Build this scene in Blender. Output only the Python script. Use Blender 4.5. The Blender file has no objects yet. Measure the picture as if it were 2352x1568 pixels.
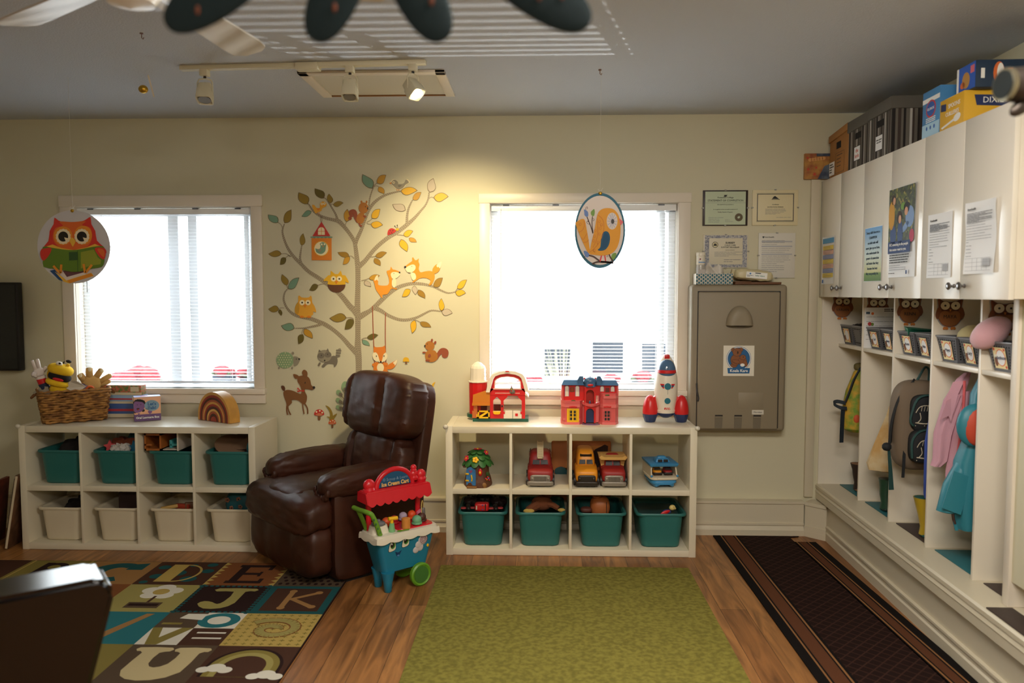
import bpy, bmesh, math, random
from math import pi, sin, cos, radians as RAD
from mathutils import Vector as V, Matrix as MX, noise as NZ
random.seed(11)
SC = bpy.context.scene
COL = SC.collection

# ------------------------------------------------------------ measured camera
F, YAW, PIT, CD, HC = 1790.0, RAD(1.943), RAD(3.589), 5.025, 1.554
FW = V((-sin(YAW)*cos(PIT), cos(YAW)*cos(PIT), -sin(PIT)))
RT = V((cos(YAW), sin(YAW), 0))
UP = RT.cross(FW)
CAM = V((0, -CD, HC))

def on(u, v, ax, val):
    """point of the photograph found on the plane axis=val"""
    d = RT*((u-1176)/F) - UP*((v-784)/F) + FW
    return CAM + d*((val-CAM[ax])/d[ax])

# ------------------------------------------------------------ materials
def lin(c):
    r = []
    for k in c[:3]:
        k = k/255
        r.append(k/12.92 if k <= .04045 else ((k+.055)/1.055)**2.4)
    return (*r, 1)

MATS = {}
def mat(name, rgb=(200, 200, 200), rough=.55, metal=0, nz=None, bump=None, spec=None, emit=None, trans=None, coat=0, sheen=0):
    if name in MATS: return MATS[name]
    m = bpy.data.materials.new(name); m.use_nodes = True
    nt = m.node_tree; b = nt.nodes['Principled BSDF']
    b.inputs['Base Color'].default_value = lin(rgb)
    b.inputs['Roughness'].default_value = rough
    b.inputs['Metallic'].default_value = metal
    if spec is not None: b.inputs['Specular IOR Level'].default_value = spec
    if coat: b.inputs['Coat Weight'].default_value = coat; b.inputs['Coat Roughness'].default_value = .1
    if sheen: b.inputs['Sheen Weight'].default_value = sheen
    if trans: b.inputs['Transmission Weight'].default_value = trans
    if emit:
        b.inputs['Emission Color'].default_value = lin(emit[0]); b.inputs['Emission Strength'].default_value = emit[1]
    tc = None
    if nz or bump: tc = nt.nodes.new('ShaderNodeTexCoord')
    if nz:
        n = nt.nodes.new('ShaderNodeTexNoise'); n.inputs['Scale'].default_value = nz[0]; n.inputs['Detail'].default_value = 5
        nt.links.new(tc.outputs['Object'], n.inputs['Vector'])
        mx = nt.nodes.new('ShaderNodeMix'); mx.data_type = 'RGBA'
        a = lin(rgb); k = nz[1]
        c2 = lin(nz[2]) if len(nz) > 2 else tuple(x*(1-k) for x in a[:3])+(1,)
        mx.inputs['A'].default_value = a; mx.inputs['B'].default_value = c2
        cr = nt.nodes.new('ShaderNodeValToRGB'); cr.color_ramp.elements[0].position = .38; cr.color_ramp.elements[1].position = .62
        nt.links.new(n.outputs['Fac'], cr.inputs['Fac']); nt.links.new(cr.outputs['Color'], mx.inputs['Factor'])
        nt.links.new(mx.outputs['Result'], b.inputs['Base Color'])
    if bump:
        n = nt.nodes.new('ShaderNodeTexNoise'); n.inputs['Scale'].default_value = bump[0]; n.inputs['Detail'].default_value = 6
        nt.links.new(tc.outputs['Object'], n.inputs['Vector'])
        bp = nt.nodes.new('ShaderNodeBump'); bp.inputs['Strength'].default_value = bump[1]
        bp.inputs['Distance'].default_value = bump[2] if len(bump) > 2 else .002
        nt.links.new(n.outputs['Fac'], bp.inputs['Height']); nt.links.new(bp.outputs['Normal'], b.inputs['Normal'])
    MATS[name] = m
    return m

def nodes(m): return m.node_tree.nodes, m.node_tree.links, m.node_tree.nodes['Principled BSDF']

# ------------------------------------------------------------ geometry collector
class G:
    def __init__(s): s.v = []; s.f = []; s.fm = []; s.ms = []; s.uv = {}
    def mi(s, m):
        if m not in s.ms: s.ms.append(m)
        return s.ms.index(m)
    def raw(s, vs, fs, m, M=None):
        o = len(s.v); i = s.mi(m)
        for p in vs:
            p = V(p); s.v.append(tuple(M @ p) if M else tuple(p))
        for f in fs: s.f.append(tuple(o+k for k in f)); s.fm.append(i)
        return s
    def bmadd(s, bm, m, M=None):
        bm.verts.index_update()
        s.raw([v.co.copy() for v in bm.verts], [[v.index for v in f.verts] for f in bm.faces], m, M); bm.free(); return s
    def box(s, x0, x1, y0, y1, z0, z1, m, bev=0, seg=2, M=None, tp=None):
        bm = bmesh.new(); bmesh.ops.create_cube(bm, size=1)
        for v in bm.verts:
            t = 1
            if tp and v.co.z > 0: t = tp
            v.co = V(((x0+x1)/2+v.co.x*(x1-x0)*t, (y0+y1)/2+v.co.y*(y1-y0)*t, (z0+z1)/2+v.co.z*(z1-z0)))
        if bev: bmesh.ops.bevel(bm, geom=bm.edges[:], offset=bev, segments=seg, affect='EDGES', profile=.5)
        return s.bmadd(bm, m, M)
    def cyl(s, a, b, r0, m, r1=None, n=16, M=None, cap=True):
        a, b = V(a), V(b); r1 = r0 if r1 is None else r1
        w = (b-a).normalized(); x = w.orthogonal().normalized(); y = w.cross(x)
        vs = []
        for c, r in ((a, r0), (b, r1)):
            for k in range(n): t = 2*pi*k/n; vs.append(c+(x*cos(t)+y*sin(t))*r)
        fs = [(k, (k+1) % n, n+(k+1) % n, n+k) for k in range(n)]
        if cap: fs += [tuple(range(n-1, -1, -1)), tuple(range(n, 2*n))]
        return s.raw(vs, fs, m, M)
    def tube(s, pts, r, m, n=8, M=None, flat=None, closed=False):
        pts = [V(p) for p in pts]; N = len(pts)
        rs = r if isinstance(r, (list, tuple)) else [r]*N
        vs = []; prev = None
        for i, p in enumerate(pts):
            if closed: t = pts[(i+1) % N]-pts[i-1]
            else: t = pts[min(i+1, N-1)]-pts[max(i-1, 0)]
            t = t.normalized() if t.length > 1e-9 else V((0, 0, 1))
            x = prev-t*prev.dot(t) if prev else t.orthogonal()
            if x.length < 1e-6: x = t.orthogonal()
            x.normalize(); prev = x; y = t.cross(x)
            for k in range(n):
                a = 2*pi*k/n; q = x*cos(a)*rs[i]+y*sin(a)*rs[i]*(flat or 1); vs.append(p+q)
        fs = []
        for i in range(N if closed else N-1):
            j = (i+1) % N
            for k in range(n): fs.append((i*n+k, i*n+(k+1) % n, j*n+(k+1) % n, j*n+k))
        if not closed: fs += [tuple(range(n-1, -1, -1)), tuple((N-1)*n+k for k in range(n))]
        return s.raw(vs, fs, m, M)
    def strap(s, pts, w, th, m, wd=(1, 0, 0), M=None):
        """flat band along pts, width direction wd"""
        pts = [V(p) for p in pts]; wd = V(wd).normalized(); vs = []; N = len(pts)
        for i, p in enumerate(pts):
            t = (pts[min(i+1, N-1)]-pts[max(i-1, 0)]).normalized(); nn = t.cross(wd).normalized()
            ww = w[i] if isinstance(w, (list, tuple)) else w
            for a, b in ((-1, -1), (1, -1), (1, 1), (-1, 1)): vs.append(p+wd*a*ww/2+nn*b*th/2)
        fs = [(0, 3, 2, 1), tuple((N-1)*4+k for k in range(4))]
        for i in range(N-1):
            for k in range(4): fs.append((i*4+k, i*4+(k+1) % 4, i*4+4+(k+1) % 4, i*4+4+k))
        return s.raw(vs, fs, m, M)
    def lathe(s, prof, m, c=(0, 0, 0), n=24, M=None, sq=None, wob=None):
        vs = []; c = V(c); N = len(prof)
        for r, z in prof:
            for k in range(n):
                a = 2*pi*k/n; rr = r*(wob(a, z) if wob else 1)
                if sq:
                    e = sq; q = (abs(cos(a))**e+abs(sin(a))**e)**(-1/e)
                    rr *= q
                vs.append(c+V((rr*cos(a), rr*sin(a), z)))
        fs = []
        for i in range(N-1):
            for k in range(n): fs.append((i*n+k, i*n+(k+1) % n, (i+1)*n+(k+1) % n, (i+1)*n+k))
        fs += [tuple(range(n-1, -1, -1)), tuple((N-1)*n+k for k in range(n))]
        return s.raw(vs, fs, m, M)
    def ell(s, c, r, m, n=16, M=None, fn=None):
        if not isinstance(r, (tuple, list)): r = (r, r, r)
        vs = []; c = V(c); h = n//2
        for i in range(h+1):
            th = pi*i/h
            for k in range(n):
                ph = 2*pi*k/n; d = V((sin(th)*cos(ph), sin(th)*sin(ph), cos(th))); q = fn(d) if fn else 1
                vs.append(c+V((d.x*r[0], d.y*r[1], d.z*r[2]))*q)
        fs = []
        for i in range(h):
            for k in range(n):
                f = (i*n+k, (i+1)*n+k, (i+1)*n+(k+1) % n, i*n+(k+1) % n)
                if i == 0: f = (0+k, n+k, n+(k+1) % n)
                elif i == h-1: f = (i*n+k, (i+1)*n+k, i*n+(k+1) % n)
                fs.append(f)
        return s.raw(vs, fs, m, M)
    def sup(s, c, size, m, p=4, n=10, fn=None, M=None):
        """puffy rounded box (superellipsoid) on a cube grid; fn(unit pos)->offset vector"""
        bm = bmesh.new(); bmesh.ops.create_cube(bm, size=2)
        bmesh.ops.subdivide_edges(bm, edges=bm.edges[:], cuts=n-1, use_grid_fill=True)
        c = V(c)
        for v in bm.verts:
            q = v.co.copy()
            q = V([math.copysign(abs(math.sin(k*pi/4)/math.sin(pi/4)), k) for k in q])
            L = (abs(q.x)**p+abs(q.y)**p+abs(q.z)**p)**(1/p)
            q = q/L if L else q
            w = V((q.x*size[0]/2, q.y*size[1]/2, q.z*size[2]/2))
            if fn: w = w+V(fn(q))
            v.co = c+w
        return s.bmadd(bm, m, M)
    def prism(s, pts, ext, m, M=None):
        pts = [V(p) for p in pts]; e = V(ext); n = len(pts)
        nr = V((0, 0, 0))
        for i in range(n): nr += (pts[i]).cross(pts[(i+1) % n])
        if nr.dot(e) > 0: pts = pts[::-1]
        vs = pts+[p+e for p in pts]
        fs = [tuple(range(n)), tuple(range(2*n-1, n-1, -1))]+[(i, n+i, n+(i+1) % n, (i+1) % n) for i in range(n)]
        return s.raw(vs, fs, m, M)
    def grid(s, fn, nu, nv, m, M=None, th=None):
        vs = []; fs = []
        for j in range(nv+1):
            for i in range(nu+1): vs.append(V(fn(i/nu, j/nv)))
        w = nu+1
        for j in range(nv):
            for i in range(nu): fs.append((j*w+i, j*w+i+1, (j+1)*w+i+1, (j+1)*w+i))
        if th is not None:
            t = V(th); n = len(vs); vs2 = [p+t for p in vs]
            fs2 = [tuple(n+k for k in f[::-1]) for f in fs]
            rim = [(i, i+1) for i in range(nu)]+[(j*w+nu, (j+1)*w+nu) for j in range(nv)]+[(nv*w+i+1, nv*w+i) for i in range(nu)]+[((j+1)*w, j*w) for j in range(nv)]
            fs = fs+fs2+[(a, n+a, n+b, b)[::-1] if False else (b, a, n+a, n+b) for a, b in rim]; vs = vs+vs2
        return s.raw(vs, fs, m, M)
    def obj(s, name, parent=None, loc=(0, 0, 0), rz=0, smooth=40, label=None, cat=None, group=None, kind=None, rot=None):
        me = bpy.data.meshes.new(name); me.from_pydata(s.v, [], s.f)
        for m in s.ms: me.materials.append(m)
        me.polygons.foreach_set('material_index', s.fm)
        if smooth:
            me.polygons.foreach_set('use_smooth', [True]*len(s.f))
            me.set_sharp_from_angle(angle=RAD(smooth))
        me.update()
        o = bpy.data.objects.new(name, me); COL.objects.link(o)
        o.location = loc; o.rotation_euler = rot if rot else (0, 0, rz)
        if parent: o.parent = parent
        return tag(o, label, cat, group, kind)

def tag(o, label=None, cat=None, group=None, kind=None):
    for k, v in (('label', label), ('category', cat), ('group', group), ('kind', kind)):
        if v: o[k] = v
    return o

def thing(name, label, cat, loc=(0, 0, 0), rz=0, group=None, rot=None):
    o = bpy.data.objects.new(name, None); COL.objects.link(o); o.empty_display_size = .05
    o.location = loc; o.rotation_euler = rot if rot else (0, 0, rz)
    return tag(o, label, cat, group)

def text(body, size, parent, loc, m, rot=(pi/2, 0, 0), name='lettering', ext=.0004, align='CENTER', sx=1, label=None, shear=0, bold=0):
    cu = bpy.data.curves.new(name, 'FONT'); cu.body = body; cu.size = size; cu.extrude = ext
    cu.align_x = align; cu.align_y = 'CENTER'; cu.shear = shear; cu.offset = bold
    cu.materials.append(m); cu.resolution_u = 2
    o = bpy.data.objects.new(name, cu); COL.objects.link(o); o.location = loc; o.rotation_euler = rot; o.scale = (sx, 1, 1)
    if parent: o.parent = parent
    return tag(o, label)

def copytree(o, parent=None):
    c = o.copy(); COL.objects.link(c)
    if parent: c.parent = parent
    for ch in list(o.children): copytree(ch, c)
    return c

def ellp(cx, cy, rx, ry=None, n=20, rot=0, a0=0, a1=360):
    ry = rx if ry is None else ry; out = []; r = RAD(rot)
    full = abs(a1-a0) >= 360
    for k in range(n if full else n+1):
        t = RAD(a0+(a1-a0)*k/n); x, y = rx*cos(t), ry*sin(t)
        out.append((cx+x*cos(r)-y*sin(r), cy+x*sin(r)+y*cos(r)))
    return out

def smoothline(pts, k=4):
    """Catmull-Rom through pts (tuples of any length)"""
    out = []; n = len(pts)
    for i in range(n-1):
        p0, p1, p2, p3 = pts[max(i-1, 0)], pts[i], pts[i+1], pts[min(i+2, n-1)]
        for j in range(k):
            t = j/k
            out.append(tuple(.5*((2*b)+(-a+c)*t+(2*a-5*b+4*c-d)*t*t+(-a+3*b-3*c+d)*t**3) for a, b, c, d in zip(p0, p1, p2, p3)))
    out.append(tuple(pts[-1])); return out

def smoothclosed(pts, k=4):
    n = len(pts); out = []
    for i in range(n):
        p0, p1, p2, p3 = pts[i-1], pts[i], pts[(i+1) % n], pts[(i+2) % n]
        for j in range(k):
            t = j/k
            out.append(tuple(.5*((2*b)+(-a+c)*t+(2*a-5*b+4*c-d)*t*t+(-a+3*b-3*c+d)*t**3) for a, b, c, d in zip(p0, p1, p2, p3)))
    return out
# ============================================================ camera, world, lights
cd = bpy.data.cameras.new('camera'); cam = bpy.data.objects.new('camera', cd); COL.objects.link(cam)
cam.location = CAM
cam.rotation_euler = MX((RT, UP, -FW)).transposed().to_euler()
cd.sensor_width = 36; cd.lens = F*36/2352; cd.clip_start = .05
cd.dof.use_dof = True; cd.dof.focus_distance = 4.4; cd.dof.aperture_fstop = 1.8
SC.camera = cam
vs = SC.view_settings
vs.view_transform = 'Standard'; vs.look = 'None'; vs.gamma = 1; vs.use_curve_mapping = False; vs.exposure = 0
SC.cycles.use_denoising = True
SC.cycles.max_bounces = 8; SC.cycles.diffuse_bounces = 5; SC.cycles.transparent_max_bounces = 24
SC.cycles.caustics_reflective = False; SC.cycles.caustics_refractive = False
SC.cycles.sample_clamp_indirect = 6

w = bpy.data.worlds.new('World'); SC.world = w; w.use_nodes = True
bg = w.node_tree.nodes['Background']; bg.inputs[0].default_value = (.93, .97, 1, 1); bg.inputs[1].default_value = 10.0

def light(name, kind, loc, energy, color, target=None, **kw):
    l = bpy.data.lights.new(name, kind); l.energy = energy; l.color = color
    for k, v in kw.items():
        if k == 'portal': l.cycles.is_portal = v
        else: setattr(l, k, v)
    o = bpy.data.objects.new(name, l); COL.objects.link(o); o.location = loc
    if target is not None:
        o.rotation_euler = (V(target)-V(loc)).to_track_quat('-Z', 'Y').to_euler()
    return o

ROOMH = 2.674
WL = (-3.04, -1.852, .928, 2.113)       # left window opening x0 x1 z0 z1
WR = (-.316, .89, .928, 2.127)
for nm, W_ in (('window_portal', WL), ('window_portal', WR)):
    light(nm, 'AREA', ((W_[0]+W_[1])/2, .17, (W_[2]+W_[3])/2), 1, (1, 1, 1), target=((W_[0]+W_[1])/2, -1, (W_[2]+W_[3])/2), shape='RECTANGLE', size=1.2, size_y=1.2, portal=True)

# ============================================================ room shell
wallm = mat('wall_paint', (206, 200, 172), .6, bump=(320, .12, .0015))
ceilm = mat('ceiling_paint', (190, 194, 201), .85, bump=(140, .55, .004))
trimw = mat('trim_white_paint', (226, 216, 200), .38, bump=(60, .04, .001))
creamw = mat('baseboard_cream_paint', (206, 196, 172), .42, bump=(50, .05, .001))

XL, YF = -4.3, -7.6
RANG = math.atan2(-.028, 1)              # the cubby wall runs slightly off square
A0 = V((1.80, 0, 0))
RN = V((cos(RANG), sin(RANG), 0)); RE = V((sin(RANG), -cos(RANG), 0))
def rs(s, d, z=0): return A0+RE*s+RN*d+V((0, 0, z))
def onR(u, v, d):
    """point of the photograph on the plane at depth d of the cubby wall, as local (d, -s, z)"""
    dd = RT*((u-1176)/F) - UP*((v-784)/F) + FW
    t = (d-(CAM-A0).dot(RN))/dd.dot(RN); P = CAM+dd*t
    return V((d, -(P-A0).dot(RE), P.z))

g = G(); g.box(XL-.2, 2.6, YF-.2, .2, -.08, 0, mat('floor_tmp'))
floor = g.obj('floor', kind='structure')
g = G(); g.box(XL-.2, 2.6, YF-.2, .2, ROOMH, ROOMH+.1, ceilm); g.obj('ceiling', kind='structure')
def wall_open(name, holes):
    g = G(); xs = [XL-.2]
    for h in holes: xs += [h[0], h[1]]
    xs.append(2.6)
    for i in range(len(xs)-1):
        if i % 2 == 0: g.box(xs[i], xs[i+1], 0, .15, 0, ROOMH, wallm)
        else:
            h = holes[i//2]
            g.box(xs[i], xs[i+1], 0, .15, 0, h[2], wallm); g.box(xs[i], xs[i+1], 0, .15, h[3], ROOMH, wallm)
    return g.obj(name, kind='structure')
wall_open('wall_back', [WL, WR])
g = G(); g.box(XL-.15, XL, YF, 0, 0, ROOMH, wallm); g.obj('wall_left', kind='structure')
g = G(); g.box(XL-.15, 2.6, YF-.15, YF, 0, ROOMH, wallm); g.obj('wall_front', kind='structure')
g = G(); g.box(.412, .56, -7.7, .0, 0, ROOMH, wallm); g.obj('wall_right', kind='structure', loc=A0, rz=RANG)

# laminate planks running towards the window wall
fm = mat('oak_laminate_planks', (150, 104, 62), .38)
N, L, B = nodes(fm)
tc = N.new('ShaderNodeTexCoord'); mp = N.new('ShaderNodeMapping'); mp.inputs['Rotation'].default_value = (0, 0, pi/2)
L.new(tc.outputs['Object'], mp.inputs['Vector'])
bk = N.new('ShaderNodeTexBrick'); bk.inputs['Scale'].default_value = 1; bk.inputs['Brick Width'].default_value = 1.25
bk.inputs['Row Height'].default_value = .128; bk.inputs['Mortar Size'].default_value = .0012; bk.offset = .37
bk.inputs['Color1'].default_value = lin((182, 126, 70)); bk.inputs['Color2'].default_value = lin((146, 95, 50)); bk.inputs['Mortar'].default_value = lin((60, 36, 20))
L.new(mp.outputs['Vector'], bk.inputs['Vector'])
mp2 = N.new('ShaderNodeMapping'); mp2.inputs['Scale'].default_value = (10, 1.1, 1); L.new(tc.outputs['Object'], mp2.inputs['Vector'])
nz_ = N.new('ShaderNodeTexNoise'); nz_.inputs['Scale'].default_value = 2.2; nz_.inputs['Detail'].default_value = 8; nz_.inputs['Distortion'].default_value = 1.2
L.new(mp2.outputs['Vector'], nz_.inputs['Vector'])
cr = N.new('ShaderNodeValToRGB'); cr.color_ramp.elements[0].position = .3; cr.color_ramp.elements[0].color = (.28, .25, .22, 1); cr.color_ramp.elements[1].position = .66; cr.color_ramp.elements[1].color = (1.05, 1.05, 1.05, 1)
L.new(nz_.outputs['Fac'], cr.inputs['Fac'])
mx = N.new('ShaderNodeMix'); mx.data_type = 'RGBA'; mx.blend_type = 'MULTIPLY'; mx.inputs['Factor'].default_value = .8
L.new(bk.outputs['Color'], mx.inputs['A']); L.new(cr.outputs['Color'], mx.inputs['B']); L.new(mx.outputs['Result'], B.inputs['Base Color'])
floor.data.materials.clear(); floor.data.materials.append(fm)

# tall foundation curb and baseboard along the window wall, with the mitred return to the bench
g = G()
prof = [(0, .222), (-.062, .222), (-.062, .206), (-.055, .200), (-.055, .082), (-.064, .080), (-.064, .068), (-.058, .062), (-.066, .040), (-.070, .036), (-.070, 0), (0, 0)]
g.prism([(XL, y, z) for y, z in prof], (1.70-XL, 0, 0), creamw)
g.obj('baseboard_back', kind='structure', smooth=30)
g = G()
c0, c1 = V((1.70, -.066, 0)), V((1.80, -.165, 0)); dr = (c1-c0); nn = V((dr.y, -dr.x, 0)).normalized()
for (d0, z0, z1) in ((.001, 0, .036), (.0, .036, .068), (-.008, .068, .2), (-.001, .2, .222)):
    g.prism([c0+nn*d0+V((0, 0, z0)), c1+nn*d0+V((0, 0, z0)), c1+nn*d0+V((0, 0, z1)), c0+nn*d0+V((0, 0, z1))], V((.12, .12, 0)), creamw)
g.obj('baseboard_corner', kind='structure')
g = G(); g.box(1.712, 1.765, -.022, 0, .242, 2.262, creamw, .003); g.obj('trim_1', kind='structure')

# ceiling hatch
hx0, hx1, hy0, hy1 = -1.225, -.475, -1.04, -.55
g = G()
hm = mat('hatch_paint', (206, 200, 182), .7)
g.box(hx0+.05, hx1-.05, hy0+.05, hy1-.012, ROOMH-.004, ROOMH, hm)
for a in ((hx0, hx0+.05, hy0, hy1), (hx1-.05, hx1, hy0, hy1), (hx0, hx1, hy0, hy0+.05)):
    g.box(*a, ROOMH-.014, ROOMH, trimw, .002)
g.box(hx0, hx1, hy1-.012, hy1, ROOMH-.010, ROOMH, mat('hatch_raw_wood_edge', (150, 104, 60), .7))
g.obj('trim_2', kind='structure')

# ============================================================ windows
vinyl = mat('white_vinyl', (232, 234, 236), .35)
glass = bpy.data.materials.new('window_glass'); glass.use_nodes = True
n_ = glass.node_tree.nodes; n_.clear(); l_ = glass.node_tree.links
o_ = n_.new('ShaderNodeOutputMaterial'); tr = n_.new('ShaderNodeBsdfTransparent'); gl = n_.new('ShaderNodeBsdfGlossy'); ms = n_.new('ShaderNodeMixShader')
gl.inputs['Roughness'].default_value = .02; ms.inputs[0].default_value = .06
tr.inputs[0].default_value = (.96, .98, .98, 1)
l_.new(tr.outputs[0], ms.inputs[1]); l_.new(gl.outputs[0], ms.inputs[2]); l_.new(ms.outputs[0], o_.inputs[0])

def window(n, W_, ox0, ox1, ztop, mull):
    t = bpy.data.objects.new('window_%d' % n, None); COL.objects.link(t); t['kind'] = 'structure'
    x0, x1, z0, z1 = W_
    g = G()   # casing boards
    g.box(ox0, ox1, -.022, 0, z1-.004, ztop, trimw, .003)
    g.box(ox0+.004, x0+.004, -.02, 0, z0, z1-.004, trimw, .003); g.box(x1-.004, ox1-.004, -.02, 0, z0, z1-.004, trimw, .003)
    # reveal
    g.box(x0-.001, x0+.006, 0, .1, z0, z1, trimw); g.box(x1-.006, x1+.001, 0, .1, z0, z1, trimw); g.box(x0, x1, 0, .1, z1-.006, z1, trimw)
    g.obj('casing', t)
    g = G(); g.box(ox0-.004, ox1+.004, -.042, .1, z0-.036, z0, trimw, .004); g.obj('window_sill', t)
    g = G(); g.box(ox0, ox1, -.022, 0, z0-.098, z0-.036, trimw, .003); g.obj('apron', t)
    g = G(); f = .05
    g.box(x0+.006, x0+f, .085, .145, z0, z1-.006, vinyl, .004); g.box(x1-f, x1-.006, .085, .145, z0, z1-.006, vinyl, .004)
    g.prism([(x0, .03, z0+.001), (x0, .115, z0+.026), (x0, .145, z0+.026), (x0, .145, z0+.001)], (x1-x0, 0, 0), vinyl); g.box(x0, x1, .085, .145, z1-f-.006, z1-.006, vinyl, .004)
    for mxx, wd in mull: g.box(mxx-wd/2, mxx+wd/2, .09, .14, z0+.024, z1-f, vinyl, .004)
    g.obj('window_frame', t)
    g = G(); g.box(x0+f, x1-f, .115, .119, z0+.026, z1-f, glass); g.obj('window_pane', t)
    return t
window(1, WL, -3.118, -1.782, 2.182, [(-2.42, .07), (-2.29, .06), (-1.93, .03)])
window(2, WR, -.384, .966, 2.184, [(.80, .04)])

slatm = mat('blind_slat_white', (236, 238, 240), .4)
def translucent(m, f, col):
    N, L, B = nodes(m); t_ = N.new('ShaderNodeBsdfTranslucent'); t_.inputs[0].default_value = lin(col); x_ = N.new('ShaderNodeMixShader'); x_.inputs[0].default_value = f
    o_ = N['Material Output']; L.new(B.outputs[0], x_.inputs[1]); L.new(t_.outputs[0], x_.inputs[2]); L.new(x_.outputs[0], o_.inputs[0])
translucent(slatm, .35, (238, 242, 248))
railm = mat('blind_rail_white', (236, 238, 240), .4); translucent(railm, .25, (238, 242, 248))
def blind(W_, label, zb, cords):
    x0, x1, z0, z1 = W_[0]+.012, W_[1]-.012, W_[2], W_[3]-.012
    t = thing('window_blind', label, 'blind', ((x0+x1)/2, .042, zb), 0, 'mini blinds in the two windows')
    cx = (x0+x1)/2; hw = (x1-x0)/2
    g = G(); g.box(-hw, hw, -.016, .016, z1-.038-zb, z1-zb, vinyl, .003)
    for k in (-.42, -.15, .18, .42): g.box(k*hw*2-.02, k*hw*2+.02, -.018, .018, z1-.006-zb, z1+.002-zb, mat('blind_bracket_grey', (90, 92, 96), .4, .6))
    g.obj('headrail', t)
    g = G(); z = .03; top = z1-.045-zb; n = int((top-z)/.0222); tilt = RAD(9)
    for i in range(n+1):
        zz = z+(top-z)*i/n
        for a in range(2):
            pass
        c, s_ = cos(tilt)*.0125, sin(tilt)*.0125
        g.raw([(-hw, -c, zz-s_), (hw, -c, zz-s_), (hw, 0, zz+.0016), (-hw, 0, zz+.0016), (hw, c, zz+s_), (-hw, c, zz+s_)], [(0, 1, 2, 3), (3, 2, 4, 5)], slatm)
    g.obj('slats', t, smooth=80)
    g = G(); g.box(-hw, hw, -.012, .012, 0, .016, railm, .004); g.obj('bottom_rail', t)
    g = G()
    for k in cords:
        g.tube([(k*hw*2, -.013, .01), (k*hw*2, -.013, top+.01)], .0011, vinyl, n=5); g.tube([(k*hw*2, .013, .01), (k*hw*2, .013, top+.01)], .0011, vinyl, n=5)
    g.obj('ladder_cord', t)
    g = G(); g.tube([(-hw+.06, -.024, top+.02), (-hw+.062, -.026, top-.5)], .004, mat('clear_wand', (215, 225, 230), .2), n=6); g.obj('tilt_wand', t)
    return t
blind(WL, 'white mini blind in the left window, above the wicker basket', .955, (-.36, 0, .36))
blind(WR, 'white mini blind in the right window, behind the hanging bird', .955, (-.4, .02, .4))
# ============================================================ cube shelving units
lam = mat('white_laminate', (222, 213, 190), .35)
clearp = mat('clear_plastic_corner', (210, 205, 190), .15)
def shelf_unit(label, loc, rz, sc, side):
    t = thing('cube_shelf', label, 'shelf', loc, rz, 'white cube shelves under the windows')
    W_, H_, D_ = 1.47*sc, .77*sc, .39
    T, q = .040, .016
    g = G(); g.box(T, W_-T, 0, D_, H_-T, H_-.0015, lam, .0012); g.obj('top_panel', t)
    g = G(); g.box(T, W_-T, 0, D_, .0015, T, lam, .0012); g.obj('bottom_panel', t)
    for x in (0, W_-T):
        g = G(); g.box(x, x+T, 0, D_, 0, H_, lam, .0012); g.obj('side_panel', t)
    cw = (W_-2*T-3*q)/4
    for k in range(3):
        x = T+cw*(k+1)+q*k
        g = G(); g.box(x, x+q, .002, D_-.002, T, H_-T, lam, .0008); g.obj('divider', t)
    for k in range(4):
        x = T+(cw+q)*k
        g = G(); g.box(x, x+cw, .002, D_-.002, H_/2-.018, H_/2+.014, lam, .0008); g.obj('shelf_board', t)
    for x, on_ in ((0, 1), (W_, side)):
        if on_:
            g = G(); g.ell((x, .0, H_-.004), (.016, .013, .014), clearp, 12); g.obj('corner_guard', t)
    return t, cw, T, q, W_, H_
RSX, RSY = -.5443, -.1098-.39
SR = shelf_unit('white cube shelf under the right window, with toy barn, castle and rocket on top', (RSX, RSY, 0), 0, 1, 1)
LSX, LSY, LRZ = -3.1258, -.0949-.39, -.0072
SL = shelf_unit('white cube shelf under the left window, holding eight bins, with a wicker basket on top', (LSX, LSY, 0), LRZ, .982, 0)
def lcell(S, X, Y, rz, k, row, dx=0, dy=0):
    """world point on the floor of cell k (0..3), row 0 bottom / 1 top; x centre + dx, y front + dy"""
    t, cw, T, q, W_, H_ = S
    x = T+(cw+q)*k+cw/2+dx; z = T if row == 0 else H_/2+.014
    return V((X+x*cos(rz)-dy*sin(rz), Y+x*sin(rz)+dy*cos(rz), z))

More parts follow.
